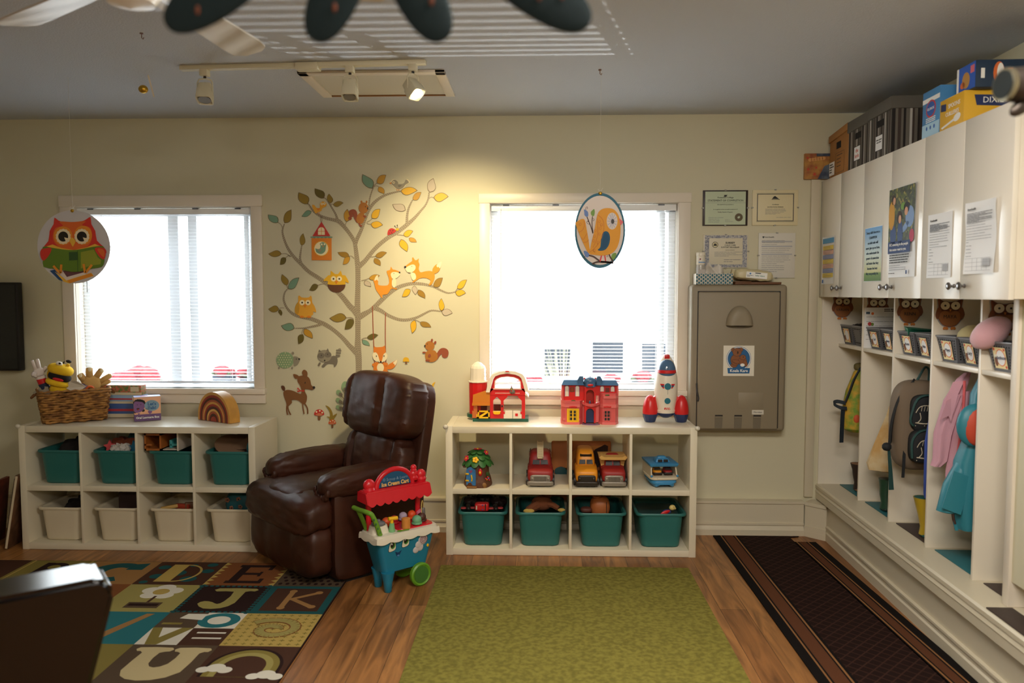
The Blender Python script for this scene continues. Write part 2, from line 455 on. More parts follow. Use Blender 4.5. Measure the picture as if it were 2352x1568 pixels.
# ------------------------------------------------------------ storage bins
teal = mat('teal_bin_plastic', (40, 106, 102), .42, bump=(400, .05, .0005))
whitebin = mat('white_bin_plastic', (214, 202, 176), .4)
def make_bin(m, name='storage_bin'):
    t = thing(name, 'x', 'bin')
    # rounded rectangular tub, tapering downwards, open top, wall 3 mm
    def ring(w, d, r, z, n=5):
        out = []
        for cx, cy, a0 in ((w/2-r, d/2-r, 0), (-w/2+r, d/2-r, 90), (-w/2+r, -d/2+r, 180), (w/2-r, -d/2+r, 270)):
            for k in range(n+1):
                a = RAD(a0+90*k/n); out.append(V((cx+r*cos(a), cy+r*sin(a), z)))
        return out
    def shell(rings):
        vs = []; fs = []; n = len(rings[0])
        for r in rings: vs += r
        for i in range(len(rings)-1):
            for k in range(n): fs.append((i*n+k, i*n+(k+1) % n, (i+1)*n+(k+1) % n, (i+1)*n+k))
        fs.append(tuple(range(n-1, -1, -1)))
        fs.append(tuple((len(rings)-1)*n+k for k in range(n)))
        return vs, fs
    g = G()
    rings = [ring(.20, .32, .035, 0), ring(.222, .34, .04, .006), ring(.228, .345, .042, .02), ring(.262, .372, .045, .196),
             ring(.256, .366, .042, .196), ring(.222, .335, .038, .016), ring(.19, .3, .03, .013)]
    g.raw(*shell(rings), m); g.obj('tub', t, smooth=50)
    g = G()
    rr = [ring(.262, .366, .045, .192), ring(.296, .376, .04, .192), ring(.302, .381, .042, .197), ring(.300, .379, .042, .206), ring(.292, .374, .04, .209), ring(.268, .360, .04, .207), ring(.258, .352, .04, .196)]
    vs = []; fs = []; n = len(rr[0])
    for r in rr: vs += r
    for i in range(len(rr)):
        j = (i+1) % len(rr)
        for k in range(n): fs.append((i*n+k, i*n+(k+1) % n, j*n+(k+1) % n, j*n+k))
    g.raw(vs, fs, m); g.obj('rim', t, smooth=50)
    return t
tb = make_bin(teal); wb = make_bin(whitebin)
first = {id(tb): True, id(wb): True}
def put_bin(src, P, rz, label, group):
    o = src if first[id(src)] else copytree(src)
    first[id(src)] = False
    o.location = P; o.rotation_euler = (0, 0, rz); o['label'] = label; o['group'] = group
    return o
BINS = {}
up = ['teal bin in the top left cube of the left shelf', 'teal bin holding paper stars in the top row of the left shelf',
      'teal bin below the little wooden dollhouse in the left shelf', 'teal bin holding dark woven baskets, top row beside the recliner']
lo = ['white bin in the bottom left corner cube of the left shelf', 'white bin with a dark brown box sticking out of it',
      'white bin filled low with wooden pieces in the left shelf', 'white bin holding a teal flowered toy, partly hidden by the recliner']
rt_ = ['teal bin holding red toy vehicles in the right shelf', 'teal bin holding a brown plush in the right shelf',
      'teal bin holding an orange ball in the right shelf', 'teal bin holding a toy parrot in the right shelf']
for k in range(4):
    BINS['u', k] = put_bin(tb, lcell(SL, LSX, LSY, LRZ, k, 1, .02+.002*k, .225), -.02, up[k], 'teal bins in the left shelf')
    BINS['l', k] = put_bin(wb, lcell(SL, LSX, LSY, LRZ, k, 0, .012+.004*k, .225), -.02, lo[k], 'white bins in the left shelf')
    BINS['r', k] = put_bin(tb, lcell(SR, RSX, RSY, 0, k, 0, (.004, -.002, .01, .012)[k], .225), .01, rt_[k], 'teal bins in the right shelf')
# ============================================================ recliner
lea = mat('brown_leather', (66, 33, 20), .44, nz=(5, .35), bump=(230, .22, .002))
N, L, B = nodes(lea); B.inputs['Specular IOR Level'].default_value = .4
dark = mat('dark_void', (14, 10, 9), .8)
RCX, RCY, RRZ = -1.325, -.765, RAD(-45)
rc = thing('recliner', 'dark brown leather recliner between the two cube shelves', 'armchair', (RCX, RCY, 0), RRZ)
def crease(x, seams, w=.03, dep=.018):
    return sum(dep*math.exp(-((x-s)/w)**2) for s in seams)
def wr(p, sc=7, a=.006): return NZ.noise(V(p)*sc)*a
# body panels with rolled arms
for sx in (-1, 1):
    g = G()
    def fnp(q, sx=sx): return (wr((q.x, q.y*2+sx, q.z*2), 1.7, .008), 0, 0)
    g.sup((sx*.30, .29, .27), (.14, .58, .50), lea, p=14, n=10, fn=fnp)
    g.obj('side_panel', rc)
    g = G()
    def fna(q, sx=sx):
        d = .0
        z = -.012*math.exp(-((q.y+.93)/.05)**2)
        return (wr((q.x*2+sx*5, q.y*4, q.z*2), 2.2, .006), 0, .012*(1-q.y*q.y)+wr((q.x*2, q.y*5+sx, q.z), 2.4, .008))
    g.sup((sx*.302, .275, .525), (.188, .66, .15), lea, p=3.2, n=16, fn=fna)
    # gathered front face of the roll
    for k in range(7):
        a = RAD(200+k*23); r = .072
        g.ell((sx*.302+cos(a)*r*.95, -.040, .525-abs(sin(a))*0+sin(a)*.055), (.012, .016, .022), lea, 8)
    g.obj('arm_rest', rc)
# base skirt
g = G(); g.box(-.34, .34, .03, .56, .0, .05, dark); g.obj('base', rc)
# seat cushion, T shaped at the front
g = G()
def fns(q):
    x = q.x*.37
    front = max(0, -q.y)
    return (0, .0, .022*(1-q.x*q.x)*(1-.3*q.y)-crease(q.x, (-.98, .98), .1, .02)-.0+wr((q.x*3, q.y*3, 2), 1.6, .010)-.03*max(0, -q.y-.5))
g.sup((0, .18, .405), (.47, .66, .18), lea, p=5, n=18, fn=fns)
def fnw(q): return (wr((q.y*3, q.x*4, 1), 1.5, .006), wr((q.x*4, q.z*3, 7), 1.6, .010), .012*(1-q.x**2)+wr((q.x*4, q.y*3, 4), 1.7, .006)-.03*max(0, -q.y))
g.sup((-.02, -.075, .385), (.75, .22, .20), lea, p=4.2, n=18, fn=fnw)
g.obj('seat_cushion', rc)
# foot rest panel
g = G()
def fnf(q):
    return (.0, -.012*(1-q.z*q.z)+wr((q.x*4, q.z*3, 3), 1.8, .006)+crease(q.x, (-.42, .42), .07, .014), 0)
g.sup((-.02, -.055, .185), (.73, .17, .30), lea, p=5, n=18, fn=fnf)
g.obj('foot_rest', rc)
# back: rear shell plus two puffed pillows, leaning
MB = MX.Translation((.085, .43, .40)) @ MX.Rotation(RAD(-10), 4, 'X')
g = G(); g.sup((0, .085, .31), (.64, .085, .70), lea, p=8, n=12, M=MB); g.obj('back_shell', rc)
SEAM = (-.78, -.22, .38)
def pil(seams, k):
    def fn(q):
        f = max(0, -q.y)
        d = crease(q.x, seams, .05, .026)*f
        gat = .004*sin(q.z*30+k)*math.exp(-((abs(q.x)-.92)/.1)**2)
        return (gat, d+wr((q.x*4+k, q.z*3, k), 1.9, .007)*f, gat+.012*(1-q.x*q.x)*q.z)
    return fn
g = G(); g.sup((0, -.005, .16), (.60, .17, .36), lea, p=4, n=22, fn=pil((-.62, 0.05, .66), 1), M=MB); g.obj('lumbar_pillow', rc)
g = G(); g.sup((0, -.02, .50), (.69, .215, .36), lea, p=4.2, n=22, fn=pil((-.72, .30), 3), M=MB); g.obj('head_pillow', rc)
# ============================================================ cubby wall: bench, lockers, wall cabinets
whitep = mat('white_melamine', (226, 218, 202), .3, bump=(90, .03, .001))
doorm = mat('white_gloss_door', (232, 226, 214), .17, bump=(35, .05, .001))
def rthing(name, label, cat, group=None): return thing(name, label, cat, A0, RANG, group)
SE = 3.3
b = rthing('storage_bench', 'long cream built-in bench running under the coat cubbies', 'bench')
g = G(); g.prism([(d, 0, z) for d, z in ((-.012, .300), (-.012, .318), (-.004, .327), (.41, .327), (.41, .300))], (0, -SE, 0), creamw); g.obj('bench_top', b, smooth=30)
g = G(); g.prism([(d, 0, z) for d, z in ((-.010, .232), (-.010, .272), (-.014, .278), (-.006, .296), (-.006, .300), (.02, .300), (.02, .232))], (0, -SE, 0), creamw); g.obj('fascia_board', b, smooth=30)
g = G(); g.prism([(d, 0, z) for d, z in ((.022, .085), (.022, .3), (.4, .3), (.4, 0), (.022, 0))], (0, -SE, 0), creamw); g.obj('riser_panel', b)
g = G(); g.prism([(d, 0, z) for d, z in ((.022, .0), (.006, .0), (.006, .048), (.012, .056), (.012, .074), (.006, .078), (.006, .090), (.022, .092))], (0, -SE, 0), creamw); g.obj('base_moulding', b, smooth=30)

DIV = [.405, .835, 1.262, 1.690]
lk = rthing('coat_cubby_unit', 'white five bay coat cubby unit standing on the bench', 'cubby unit')
g = G(); g.box(.0, .41, -.010, 0, .327, 1.53, whitep); g.obj('end_panel', lk)
g = G(); g.box(.395, .41, -1.93, -.01, .327, 1.53, whitep); g.obj('back_panel', lk)
for s in DIV:
    g = G(); g.box(.103, .395, -s-.008, -s+.008, .327, 1.53, whitep, .001); g.obj('divider', lk)
g = G(); g.box(.103, .41, -1.945, -1.925, .327, 1.53, whitep); g.obj('end_panel', lk)
ed = [.01]+[x for s in DIV for x in (s-.008, s+.008)]+[1.925]
for k in range(5):
    g = G(); g.box(.108, .395, -ed[2*k+1], -ed[2*k], 1.212, 1.232, whitep, .001); g.obj('shelf_board', lk)
hookm = mat('dark_bronze_hook', (58, 34, 24), .4, .7)
hk = [.30, .72, 1.14, 1.57]
for s in hk:
    g = G()
    g.cyl((.25, -s, 1.212), (.25, -s, 1.204), .02, hookm)
    g.tube(smoothline([(.25, -s, 1.205), (.25, -s, 1.16), (.245, -s, 1.13), (.225, -s, 1.115), (.205, -s, 1.13), (.203, -s, 1.145)]), .0055, hookm)
    g.ell((.203, -s, 1.148), .009, hookm, 8)
    g.obj('coat_hook', lk)
for s in (.14, .55, .97, 1.40, 1.80):
    g = G(); g.cyl((.16, -s, 1.212), (.16, -s, 1.206), .008, hookm); g.obj('screw_cap', lk)
# partition wall and corner post closing the bay
g = G(); g.box(.10, .412, -3.3, -1.985, .43, 2.262, wallm); g.obj('wall_partition', loc=A0, rz=RANG, kind='structure')
g = G(); g.box(.088, .412, -1.986, -1.945, .327, 2.262, trimw, .004); g.obj('trim_3', loc=A0, rz=RANG, kind='structure')

knobm = mat('brushed_nickel', (150, 148, 150), .28, 1)
CB = [0.002, .351, .702, 1.054, 1.404, 1.754, 2.108]
def knob(par, s, z):
    g = G(); M = MX.Translation((-.0215, -s, z)) @ MX.Rotation(-pi/2, 4, 'Y')
    g.lathe([(.0085, 0), (.0085, .003), (.0055, .006), (.005, .014), (.010, .017), (.0155, .022), (.016, .026), (.012, .030), (.004, .032)], knobm, n=20, M=M)
    g.obj('knob', par)
cl = ['white wall cabinet in the corner, with a colourful chart on its left door', 'white wall cabinet in the middle, with a tall photo poster on its right door', 'white wall cabinet nearest the camera, with a white form on each door']
for c in range(3):
    t = rthing('wall_cabinet', cl[c], 'cabinet', 'wall cabinets over the cubbies')
    s0, s1, s2 = CB[2*c], CB[2*c+1], CB[2*c+2]
    g = G(); g.box(0, .405, -s2+.0005, -s0-.0005, 1.53, 2.249, whitep, .0015); g.obj('cabinet_body', t)
    for a, b_, ks in ((s0, s1, s1-.042), (s1, s2, s1+.042)):
        g = G(); g.box(-.0205, -.0005, -b_+.0012, -a-.0012, 1.527, 2.25, doorm, .0018); d = g.obj('door', t)
        knob(d, ks, 1.581)

# ------------------------------------------------------------ sheets taped to the doors
paper = mat('white_paper', (236, 236, 236), .6)
inkm = mat('grey_print', (120, 122, 128), .7); blk = mat('black_print', (34, 34, 36), .6)
def lines(g, x0, x1, z0, z1, rows, pl, m=None, hgt=.0016, seed=0, ax='y'):
    """rows of print as thin ink bars; pl(x,z,t) maps to 3-D"""
    r = random.Random(seed)
    for k in range(rows):
        z = z1-(z1-z0)*k/max(rows-1, 1); x = x0
        e = x1-(x1-x0)*r.choice((0, 0, .05, .25, .5, .1))
        while x < e:
            w_ = min(r.uniform(.012, .05), e-x); rect(g, x, x+w_, z-hgt/2, z+hgt/2, pl, m or inkm, .0003); x += w_+.003
def rect(g, x0, x1, z0, z1, pl, m, t=.0003):
    g.prism([pl(x0, z0, 0), pl(x1, z0, 0), pl(x1, z1, 0), pl(x0, z1, 0)], V(pl(0, 0, t))-V(pl(0, 0, 0)), m)
def polyp(g, pts, pl, m, t=.0003):
    g.prism([pl(x, z, 0) for x, z in pts], V(pl(0, 0, t))-V(pl(0, 0, 0)), m)
RTX = (pi/2, 0, -pi/2)   # text facing the room (-d)
def sheet(name, label, s0, s1, z0, z1, curl=.004, seed=1):
    t = rthing(name, label, 'poster' if 'poster' in name or 'chart' in name else 'paper')
    g = G(); r = random.Random(seed); ph = r.random()*6
    g.grid(lambda u, v: V((-.0222-curl*(1+sin(v*7+ph)*.5)*(.15+.85*abs(2*u-1)**2), -(s0+(s1-s0)*u), z0+(z1-z0)*v)), 8, 10, paper, th=(.0004, 0, 0))
    g.obj('sheet', t, smooth=80)
    pl = lambda x, z, q, c=curl: V((-.0222-c*1.6-q-.0006, -x, z))
    return t, pl
def ycol(n, rgb): return mat(n, rgb, .6)
# chart on first door
t, pl = sheet('activity_chart', 'small yellow and blue striped chart on the first cabinet door', .065, .282, 1.606, 1.897, .003, 1)
g = G(); rect(g, .08, .275, 1.855, 1.885, pl, ycol('sky_blue_print', (84, 150, 196)))
for k, c in enumerate(['y', 'p', 'b', 'y', 'p', 'b', 'y']):
    z = 1.815-k*.028
    rect(g, .085, .27, z, z+.025, pl, {'y': ycol('yellow_print', (232, 206, 96)), 'p': ycol('pink_print', (226, 180, 160)), 'b': ycol('lilac_print', (150, 158, 196))}[c])
    pl2 = lambda x, z, q: pl(x, z, q+.0004)
    lines(g, .10, .25, z+.006, z+.02, 3, pl2, inkm, .0014, k)
rect(g, .078, .10, 1.613, 1.633, pl, ycol('blue_logo', (60, 110, 180)))
g.obj('print', t)
# champion quote
t, pl = sheet('quote_poster', 'blue to green quote poster on the third cabinet door', .745, .972, 1.612, 1.897, .0015, 2)
qm = bpy.data.materials.new('sky_meadow_print'); qm.use_nodes = True; N, L, B = nodes(qm); B.inputs['Roughness'].default_value = .45
tc = N.new('ShaderNodeTexCoord'); sp = N.new('ShaderNodeSeparateXYZ'); L.new(tc.outputs['Object'], sp.inputs[0])
mr = N.new('ShaderNodeMapRange'); mr.inputs[1].default_value = 1.615; mr.inputs[2].default_value = 1.895; L.new(sp.outputs['Z'], mr.inputs[0])
cr = N.new('ShaderNodeValToRGB'); L.new(mr.outputs[0], cr.inputs[0]); e = cr.color_ramp.elements
e[0].position = 0; e[0].color = lin((96, 130, 76)); e[1].position = 1; e[1].color = lin((110, 170, 224))
for p_, c in ((.14, (120, 150, 86)), (.17, (206, 204, 150)), (.5, (206, 220, 214))): k = e.new(p_); k.color = lin(c)
L.new(cr.outputs[0], B.inputs['Base Color'])
g = G(); rect(g, .748, .969, 1.615, 1.894, pl, qm); g.obj('print', t)
qt = ['Every child deserves a', 'CHAMPION', 'an adult who will', 'never give up on them,', 'who understands the', 'power of connection', 'and insists that they', 'become the best', 'they can possibly be.']
for k, q in enumerate(qt): text(q, .0195, t, pl(.858, 1.868-k*.0268, .0012), ycol('slate_print', (60, 80, 96)), RTX)
# big photo poster
t, pl = sheet('photo_poster', 'tall curling poster with a photo of people outdoors over a blue banner', 1.062, 1.352, 1.628, 2.062, .006, 5)
pm = mat('foliage_photo_print', (72, 84, 48), .4)
N, L, B = nodes(pm); tc = N.new('ShaderNodeTexCoord'); vo = N.new('ShaderNodeTexVoronoi'); vo.inputs['Scale'].default_value = 60; L.new(tc.outputs['Object'], vo.inputs['Vector'])
cr = N.new('ShaderNodeValToRGB'); L.new(vo.outputs['Color'], cr.inputs[0]); cr.color_ramp.interpolation = 'CONSTANT'
e = cr.color_ramp.elements; e[0].color = lin((44, 54, 36)); e[1].position = .75; e[1].color = lin((150, 140, 70))
k = e.new(.35); k.color = lin((84, 96, 50)); k = e.new(.55); k.color = lin((60, 70, 60)); L.new(cr.outputs[0], B.inputs['Base Color'])
g = G(); rect(g, 1.066, 1.348, 1.80, 2.058, pl, pm)
p2 = lambda x, z, q: pl(x, z, q+.0005); p3 = lambda x, z, q: pl(x, z, q+.001)
E_ = lambda m, *a, pp=p2: polyp(g, ellp(*a), pp, m)
E_(ycol('mustard_coat', (206, 150, 50)), 1.10, 1.93, .034, .07); E_(ycol('brown_hair', (50, 32, 26)), 1.115, 2.005, .022, .024); E_(ycol('face_print', (214, 160, 126)), 1.128, 1.998, .014, .018, pp=p3)
E_(ycol('denim_print', (60, 84, 130)), 1.12, 1.83, .034, .05); E_(ycol('denim_print', (60, 84, 130)), 1.20, 1.84, .03, .06); E_(ycol('brown_hair', (50, 32, 26)), 1.19, 1.915, .026, .03); E_(ycol('face_print', (214, 160, 126)), 1.195, 1.905, .015, .02, pp=p3)
E_(ycol('pale_denim', (130, 158, 200)), 1.30, 1.91, .045, .05); E_(ycol('black_hair', (26, 24, 30)), 1.265, 1.955, .032, .026); E_(ycol('face_print', (214, 160, 126)), 1.262, 1.938, .018, .02, pp=p3); E_(ycol('pale_denim', (130, 158, 200)), 1.255, 1.865, .045, .016, 20, 30)
E_(ycol('pink_coat', (186, 60, 90)), 1.325, 1.82, .024, .03); E_(ycol('leaf_green', (110, 150, 60)), 1.225, 1.965, .024, .018)
rect(g, 1.066, 1.312, 1.745, 1.802, p2, ycol('navy_banner', (36, 62, 112)))
lines(g, 1.085, 1.30, 1.70, 1.735, 4, pl, blk, .005, 4); lines(g, 1.085, 1.33, 1.665, 1.685, 3, pl, inkm, .0022, 6)
rect(g, 1.27, 1.285, 1.642, 1.66, pl, ycol('navy_banner', (36, 62, 112))); lines(g, 1.08, 1.15, 1.648, 1.648, 1, pl, blk, .003, 2)
g.obj('print', t)
wht = mat('white_ink', (240, 240, 236), .6)
text("BC's investing in the people", .0185, t, p3(1.19, 1.786, .0008), wht, RTX); text('that matter most to you.', .0185, t, p3(1.18, 1.762, .0008), wht, RTX)
for nm, lb, s0, s1, z0, z1, cu, sd in (('form_sheet', 'white printed form on the fifth cabinet door', 1.468, 1.684, 1.618, 1.896, .002, 3), ('form_sheet', 'wavy white printed form on the door nearest the camera', 1.800, 2.022, 1.628, 1.911, .007, 8)):
    t, pl = sheet(nm, lb, s0, s1, z0, z1, cu, sd); w_ = s1-s0
    g = G(); lines(g, s0+.02, s1-.02, z0+.205, z1-.045, 7, pl, inkm, .0028, sd)
    lines(g, s0+.02, s1-.02, z0+.135, z0+.20, 7, pl, inkm, .0014, sd+1); lines(g, s0+.02, s0+.06, z0+.07, z0+.125, 5, pl, inkm, .0018, sd+2)
    for k in range(4): rect(g, s0+.015, s1-.02, z0+.012+k*.016, z0+.0128+k*.016, pl, inkm)
    for k in range(4): rect(g, s0+.07+k*.035, s0+.0707+k*.035, z0+.012, z0+.06, pl, inkm)
    rect(g, s0+.145, s1-.025, z0+.03, z0+.058, pl, mat('pale_grey_print', (176, 178, 182), .7))
    g.obj('print', t); text('fraserhealth', .013, t, pl(s0+.055, z1-.028, .0006), blk, RTX)

# ------------------------------------------------------------ boxes on top of the cabinets
ZT = 2.25
kraft = mat('kraft_cardboard', (168, 116, 62), .75, nz=(8, .12)); greylid = mat('grey_felt_lid', (92, 88, 80), .85)
def stripes(name, cols, sc, axis):
    m = bpy.data.materials.new(name); m.use_nodes = True; N, L, B = nodes(m); B.inputs['Roughness'].default_value = .8
    tc = N.new('ShaderNodeTexCoord'); sp = N.new('ShaderNodeSeparateXYZ'); L.new(tc.outputs['Object'], sp.inputs[0])
    ad = N.new('ShaderNodeMath'); ad.operation = 'ADD'; L.new(sp.outputs['X'], ad.inputs[0]); L.new(sp.outputs['Y'], ad.inputs[1])
    ml = N.new('ShaderNodeMath'); ml.operation = 'MULTIPLY'; ml.inputs[1].default_value = sc; L.new(ad.outputs[0], ml.inputs[0])
    fr = N.new('ShaderNodeMath'); fr.operation = 'FRACT'; L.new(ml.outputs[0], fr.inputs[0])
    cr = N.new('ShaderNodeValToRGB'); cr.color_ramp.interpolation = 'CONSTANT'; L.new(fr.outputs[0], cr.inputs[0])
    e = cr.color_ramp.elements; e[0].color = lin(cols[0][1]); e[0].position = 0; e[1].position = cols[1][0]; e[1].color = lin(cols[1][1])
    for p_, c in cols[2:]: k = e.new(p_); k.color = lin(c)
    L.new(cr.outputs[0], B.inputs['Base Color']); return m
D_, M_, L_, K_ = (64, 52, 46), (104, 98, 88), (182, 178, 170), (30, 24, 22)
strm = stripes('striped_fabric', [(0, D_), (.08, M_), (.14, K_), (.2, M_), (.3, L_), (.36, D_), (.42, M_), (.5, K_), (.55, D_), (.62, M_), (.74, L_), (.78, D_), (.86, K_), (.93, M_)], 5.2, 0)
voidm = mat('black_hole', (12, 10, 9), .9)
t = rthing('cardboard_box', 'brown cardboard archive box at the corner end of the cabinet tops', 'box')
g = G(); g.box(.0, .30, -.385, -.085, ZT, ZT+.262, kraft, .002); g.obj('box_body', t)
g = G(); M = MX.Translation((0, -.235, ZT+.262)) @ MX.Rotation(RAD(-4), 4, 'X'); g.box(-.008, .306, -.160, .160, -.03, .012, kraft, .004, M=M); g.obj('lid', t)
pl = lambda x, z, q: V((-.0006-q, -x, z))
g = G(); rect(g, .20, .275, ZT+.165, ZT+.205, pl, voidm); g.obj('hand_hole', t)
g = G(); rect(g, .08, .17, ZT+.02, ZT+.10, pl, paper); pq = lambda x, z, q: pl(x, z, q+.0004); lines(g, .09, .16, ZT+.04, ZT+.085, 4, pq, blk, .007, 9); g.obj('paper_label', t)
g = G()
for a in ((.19, .33, ZT+.02, ZT+.0215), (.19, .33, ZT+.14, ZT+.1415)): rect(g, *a, pl, blk)
for a in ((.19, .1915), (.3285, .33)): rect(g, *a, ZT+.02, ZT+.14, pl, blk)
lines(g, .21, .30, ZT+.06, ZT+.125, 4, pl, blk, .004, 3); g.obj('print', t)
for lb, s0, hole, z_, seed in (('striped fabric box with a grey lid and a red handwritten tag', .392, .15, .27, 1), ('striped fabric box with a grey lid and a black handwritten tag', .694, .13, .276, 2)):
    t = rthing('striped_box', lb, 'box', 'striped boxes on the cabinets')
    g = G(); g.box(.002, .30, -s0-.296, -s0-.002, ZT, ZT+z_-.05, strm); g.obj('box_body', t)
    g = G(); g.box(-.008, .308, -s0-.302, -s0+.002, ZT+z_-.05, ZT+z_+.012, greylid, .004); g.obj('lid', t)
    pl = lambda x, z, q: V((.0014-q, -x, z))
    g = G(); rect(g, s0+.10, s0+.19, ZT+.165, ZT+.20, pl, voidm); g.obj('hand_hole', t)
    g = G(); rect(g, s0+.09, s0+.18, ZT+.045, ZT+.125, pl, blk); p2 = lambda x, z, q: pl(x, z, q+.0005); rect(g, s0+.093, s0+.177, ZT+.048, ZT+.122, p2, paper); g.obj('paper_label', t)
    rd = mat('red_marker', (200, 60, 40), .6)
    if seed == 1: text('the\nbirds', .03, t, V((.0004, -s0-.135, ZT+.085)), rd, RTX)
    else: text('winter games\nextra items', .013, t, V((.0004, -s0-.135, ZT+.095)), blk, RTX)
boxblue = mat('box_blue_gradient', (74, 140, 196), .4); boxdark = mat('box_navy', (28, 52, 78), .45)
t = rthing('wipes_box', 'tall blue and white carton beside the striped boxes', 'box')
g = G(); g.box(.0, .20, -1.487, -1.322, ZT, ZT+.213, boxblue, .0015); g.obj('box_body', t)
pl = lambda x, z, q: V((-.0006-q, -x, z)); p2 = lambda x, z, q: pl(x, z, q+.0004); p3 = lambda x, z, q: pl(x, z, q+.0008)
g = G(); rect(g, 1.324, 1.485, ZT+.16, ZT+.18, pl, wht); polyp(g, ellp(1.405, ZT+.128, .046, .040), pl, ycol('logo_red', (200, 60, 70))); polyp(g, ellp(1.405, ZT+.128, .038, .032), p2, ycol('logo_blue', (50, 96, 176)))
rect(g, 1.324, 1.485, ZT+.002, ZT+.065, pl, ycol('pale_blue_print', (170, 206, 228))); lines(g, 1.36, 1.45, ZT+.072, ZT+.088, 3, p2, wht, .004, 4)
for k in range(3): polyp(g, ellp(1.37+k*.035, ZT+.045, .007, .009), p2, ycol('logo_blue', (50, 96, 176)))
g.obj('print', t); text('CLOROX', .016, t, p3(1.405, ZT+.128, .0006), wht, RTX)
boxyel = mat('box_yellow', (226, 176, 44), .45)
t = rthing('spoon_box', 'yellow cutlery carton with a white spoon printed on it', 'box')
g = G(); g.box(.0, .31, -1.695, -1.490, ZT, ZT+.137, boxyel, .0015); g.obj('box_body', t)
g = G(); polyp(g, [(1.505, ZT+.02), (1.515, ZT+.013), (1.62, ZT+.03), (1.62, ZT+.04)], pl, wht); polyp(g, ellp(1.642, ZT+.04, .03, .016, 16, 10), p2, wht)
polyp(g, [(1.50, ZT+.09), (1.545, ZT+.085), (1.545, ZT+.115), (1.50, ZT+.12)], pl, ycol('dixie_navy', (32, 48, 96)))
g.obj('print', t); text('SPOONS', .026, t, pl(1.615, ZT+.098, .0008), wht, RTX); text('CUILLERES', .024, t, pl(1.60, ZT+.066, .0008), wht, RTX)
g = G(); ps = lambda x, z, q: V((x, -1.6956-q, z)); polyp(g, [(.05, ZT+.075), (.18, ZT+.07), (.19, ZT+.115), (.04, ZT+.118)], ps, ycol('dixie_navy', (32, 48, 96))); g.obj('print', t)
text('DIXIE', .034, t, V((.115, -1.697, ZT+.095)), wht, (pi/2, 0, 0))
t = rthing('cereal_carton', 'dark blue carton lying on the yellow cutlery box', 'box')
z0 = ZT+.1375
g = G(); g.box(.02, .25, -1.74, -1.588, z0, z0+.108, boxdark, .0015); g.obj('box_body', t)
g = G(); pl = lambda x, z, q: V((.0194-q, -x, z)); p2 = lambda x, z, q: pl(x, z, q+.0004)
rect(g, 1.59, 1.738, z0+.002, z0+.106, pl, ycol('royal_blue_print', (40, 92, 190))); polyp(g, ellp(1.665, z0+.045, .03, .034, 14, 20), p2, ycol('tan_print', (190, 140, 70))); polyp(g, ellp(1.64, z0+.03, .02, .014, 14), p2, ycol('orange_print', (220, 110, 50))); rect(g, 1.70, 1.73, z0+.065, z0+.095, p2, ycol('coral_print', (216, 110, 120))); rect(g, 1.59, 1.606, z0+.0, z0+.107, p2, wht)
ps = lambda x, z, q: V((x, -1.7406-q, z)); polyp(g, ellp(.11, z0+.055, .022, .045, 16), ps, ycol('orange_print', (220, 110, 50))); polyp(g, ellp(.116, z0+.055, .014, .040, 16), lambda x, z, q: ps(x, z, q+.0004), wht); rect(g, .145, .165, z0+.05, z0+.075, ps, ycol('orange_print', (220, 110, 50))); rect(g, .04, .055, z0+.035, z0+.075, ps, wht)
g.obj('print', t)
t = rthing('orange_box', 'small orange box behind the dark blue carton near the ceiling', 'box')
g = G(); g.box(.255, .30, -1.72, -1.60, ZT+.1375, ZT+.27, ycol('dull_orange', (176, 84, 40))); g.obj('box_body', t)
# colourful picture puzzle standing in the corner
t = thing('picture_puzzle', 'sand and sea coloured picture puzzle box in the corner beside the cardboard box', 'puzzle', (1.665, -.03, 2.2635))
g = G(); sea = mat('sea_print', (110, 120, 130), .5, nz=(18, .5, (60, 70, 90))); sand = mat('sand_print', (190, 140, 66), .5, nz=(16, .3, (150, 80, 50)))
g.box(0, .30, 0, .025, .0, .158, sand); polyp(g, [(.08, .0), (.30, .0), (.30, .10), (.2, .11), (.12, .08)], lambda x, z, q: V((x, -.0004-q, z)), sea)
polyp(g, [(.07, .14), (.30, .14), (.30, .157), (.07, .157)], lambda x, z, q: V((x, -.0004-q, z)), sea)
for k in range(6): polyp(g, ellp(.03+k*.017, .118+.002*k, .011, .011, 10), lambda x, z, q: V((x, -.0006-q, z)), ycol('shell_tan', (222, 160, 96)))
for x, z, r_ in ((.02, .06, .012), (.06, .03, .014), (.015, .13, .012), (.07, .07, .01)): polyp(g, [(x+r_*(1 if k % 2 else .45)*cos(k*pi/5), z+r_*(1 if k % 2 else .45)*sin(k*pi/5)) for k in range(10)], lambda x, z, q: V((x, -.0007-q, z)), ycol('star_coral', (196, 70, 50)))
g.obj('picture_board', t)
# ============================================================ in the cubbies
def loft(g, rings, m, n=20, folds=0, amp=.12, ph=0, M=None):
    """stacked horizontal rings (x,y,z,rx,ry[,twist]) with soft vertical folds"""
    vs = []; fs = []
    for i, r in enumerate(rings):
        for k in range(n):
            a = 2*pi*k/n; q = 1+(amp*sin(folds*a+ph+i*.35) if folds else 0)
            vs.append((r[0]+r[3]*q*cos(a), r[1]+r[4]*q*sin(a), r[2]))
    for i in range(len(rings)-1):
        for k in range(n): fs.append((i*n+k, i*n+(k+1) % n, (i+1)*n+(k+1) % n, (i+1)*n+k))
    fs += [tuple(range(n-1, -1, -1)), tuple((len(rings)-1)*n+k for k in range(n))]
    g.raw(vs, fs, m, M)
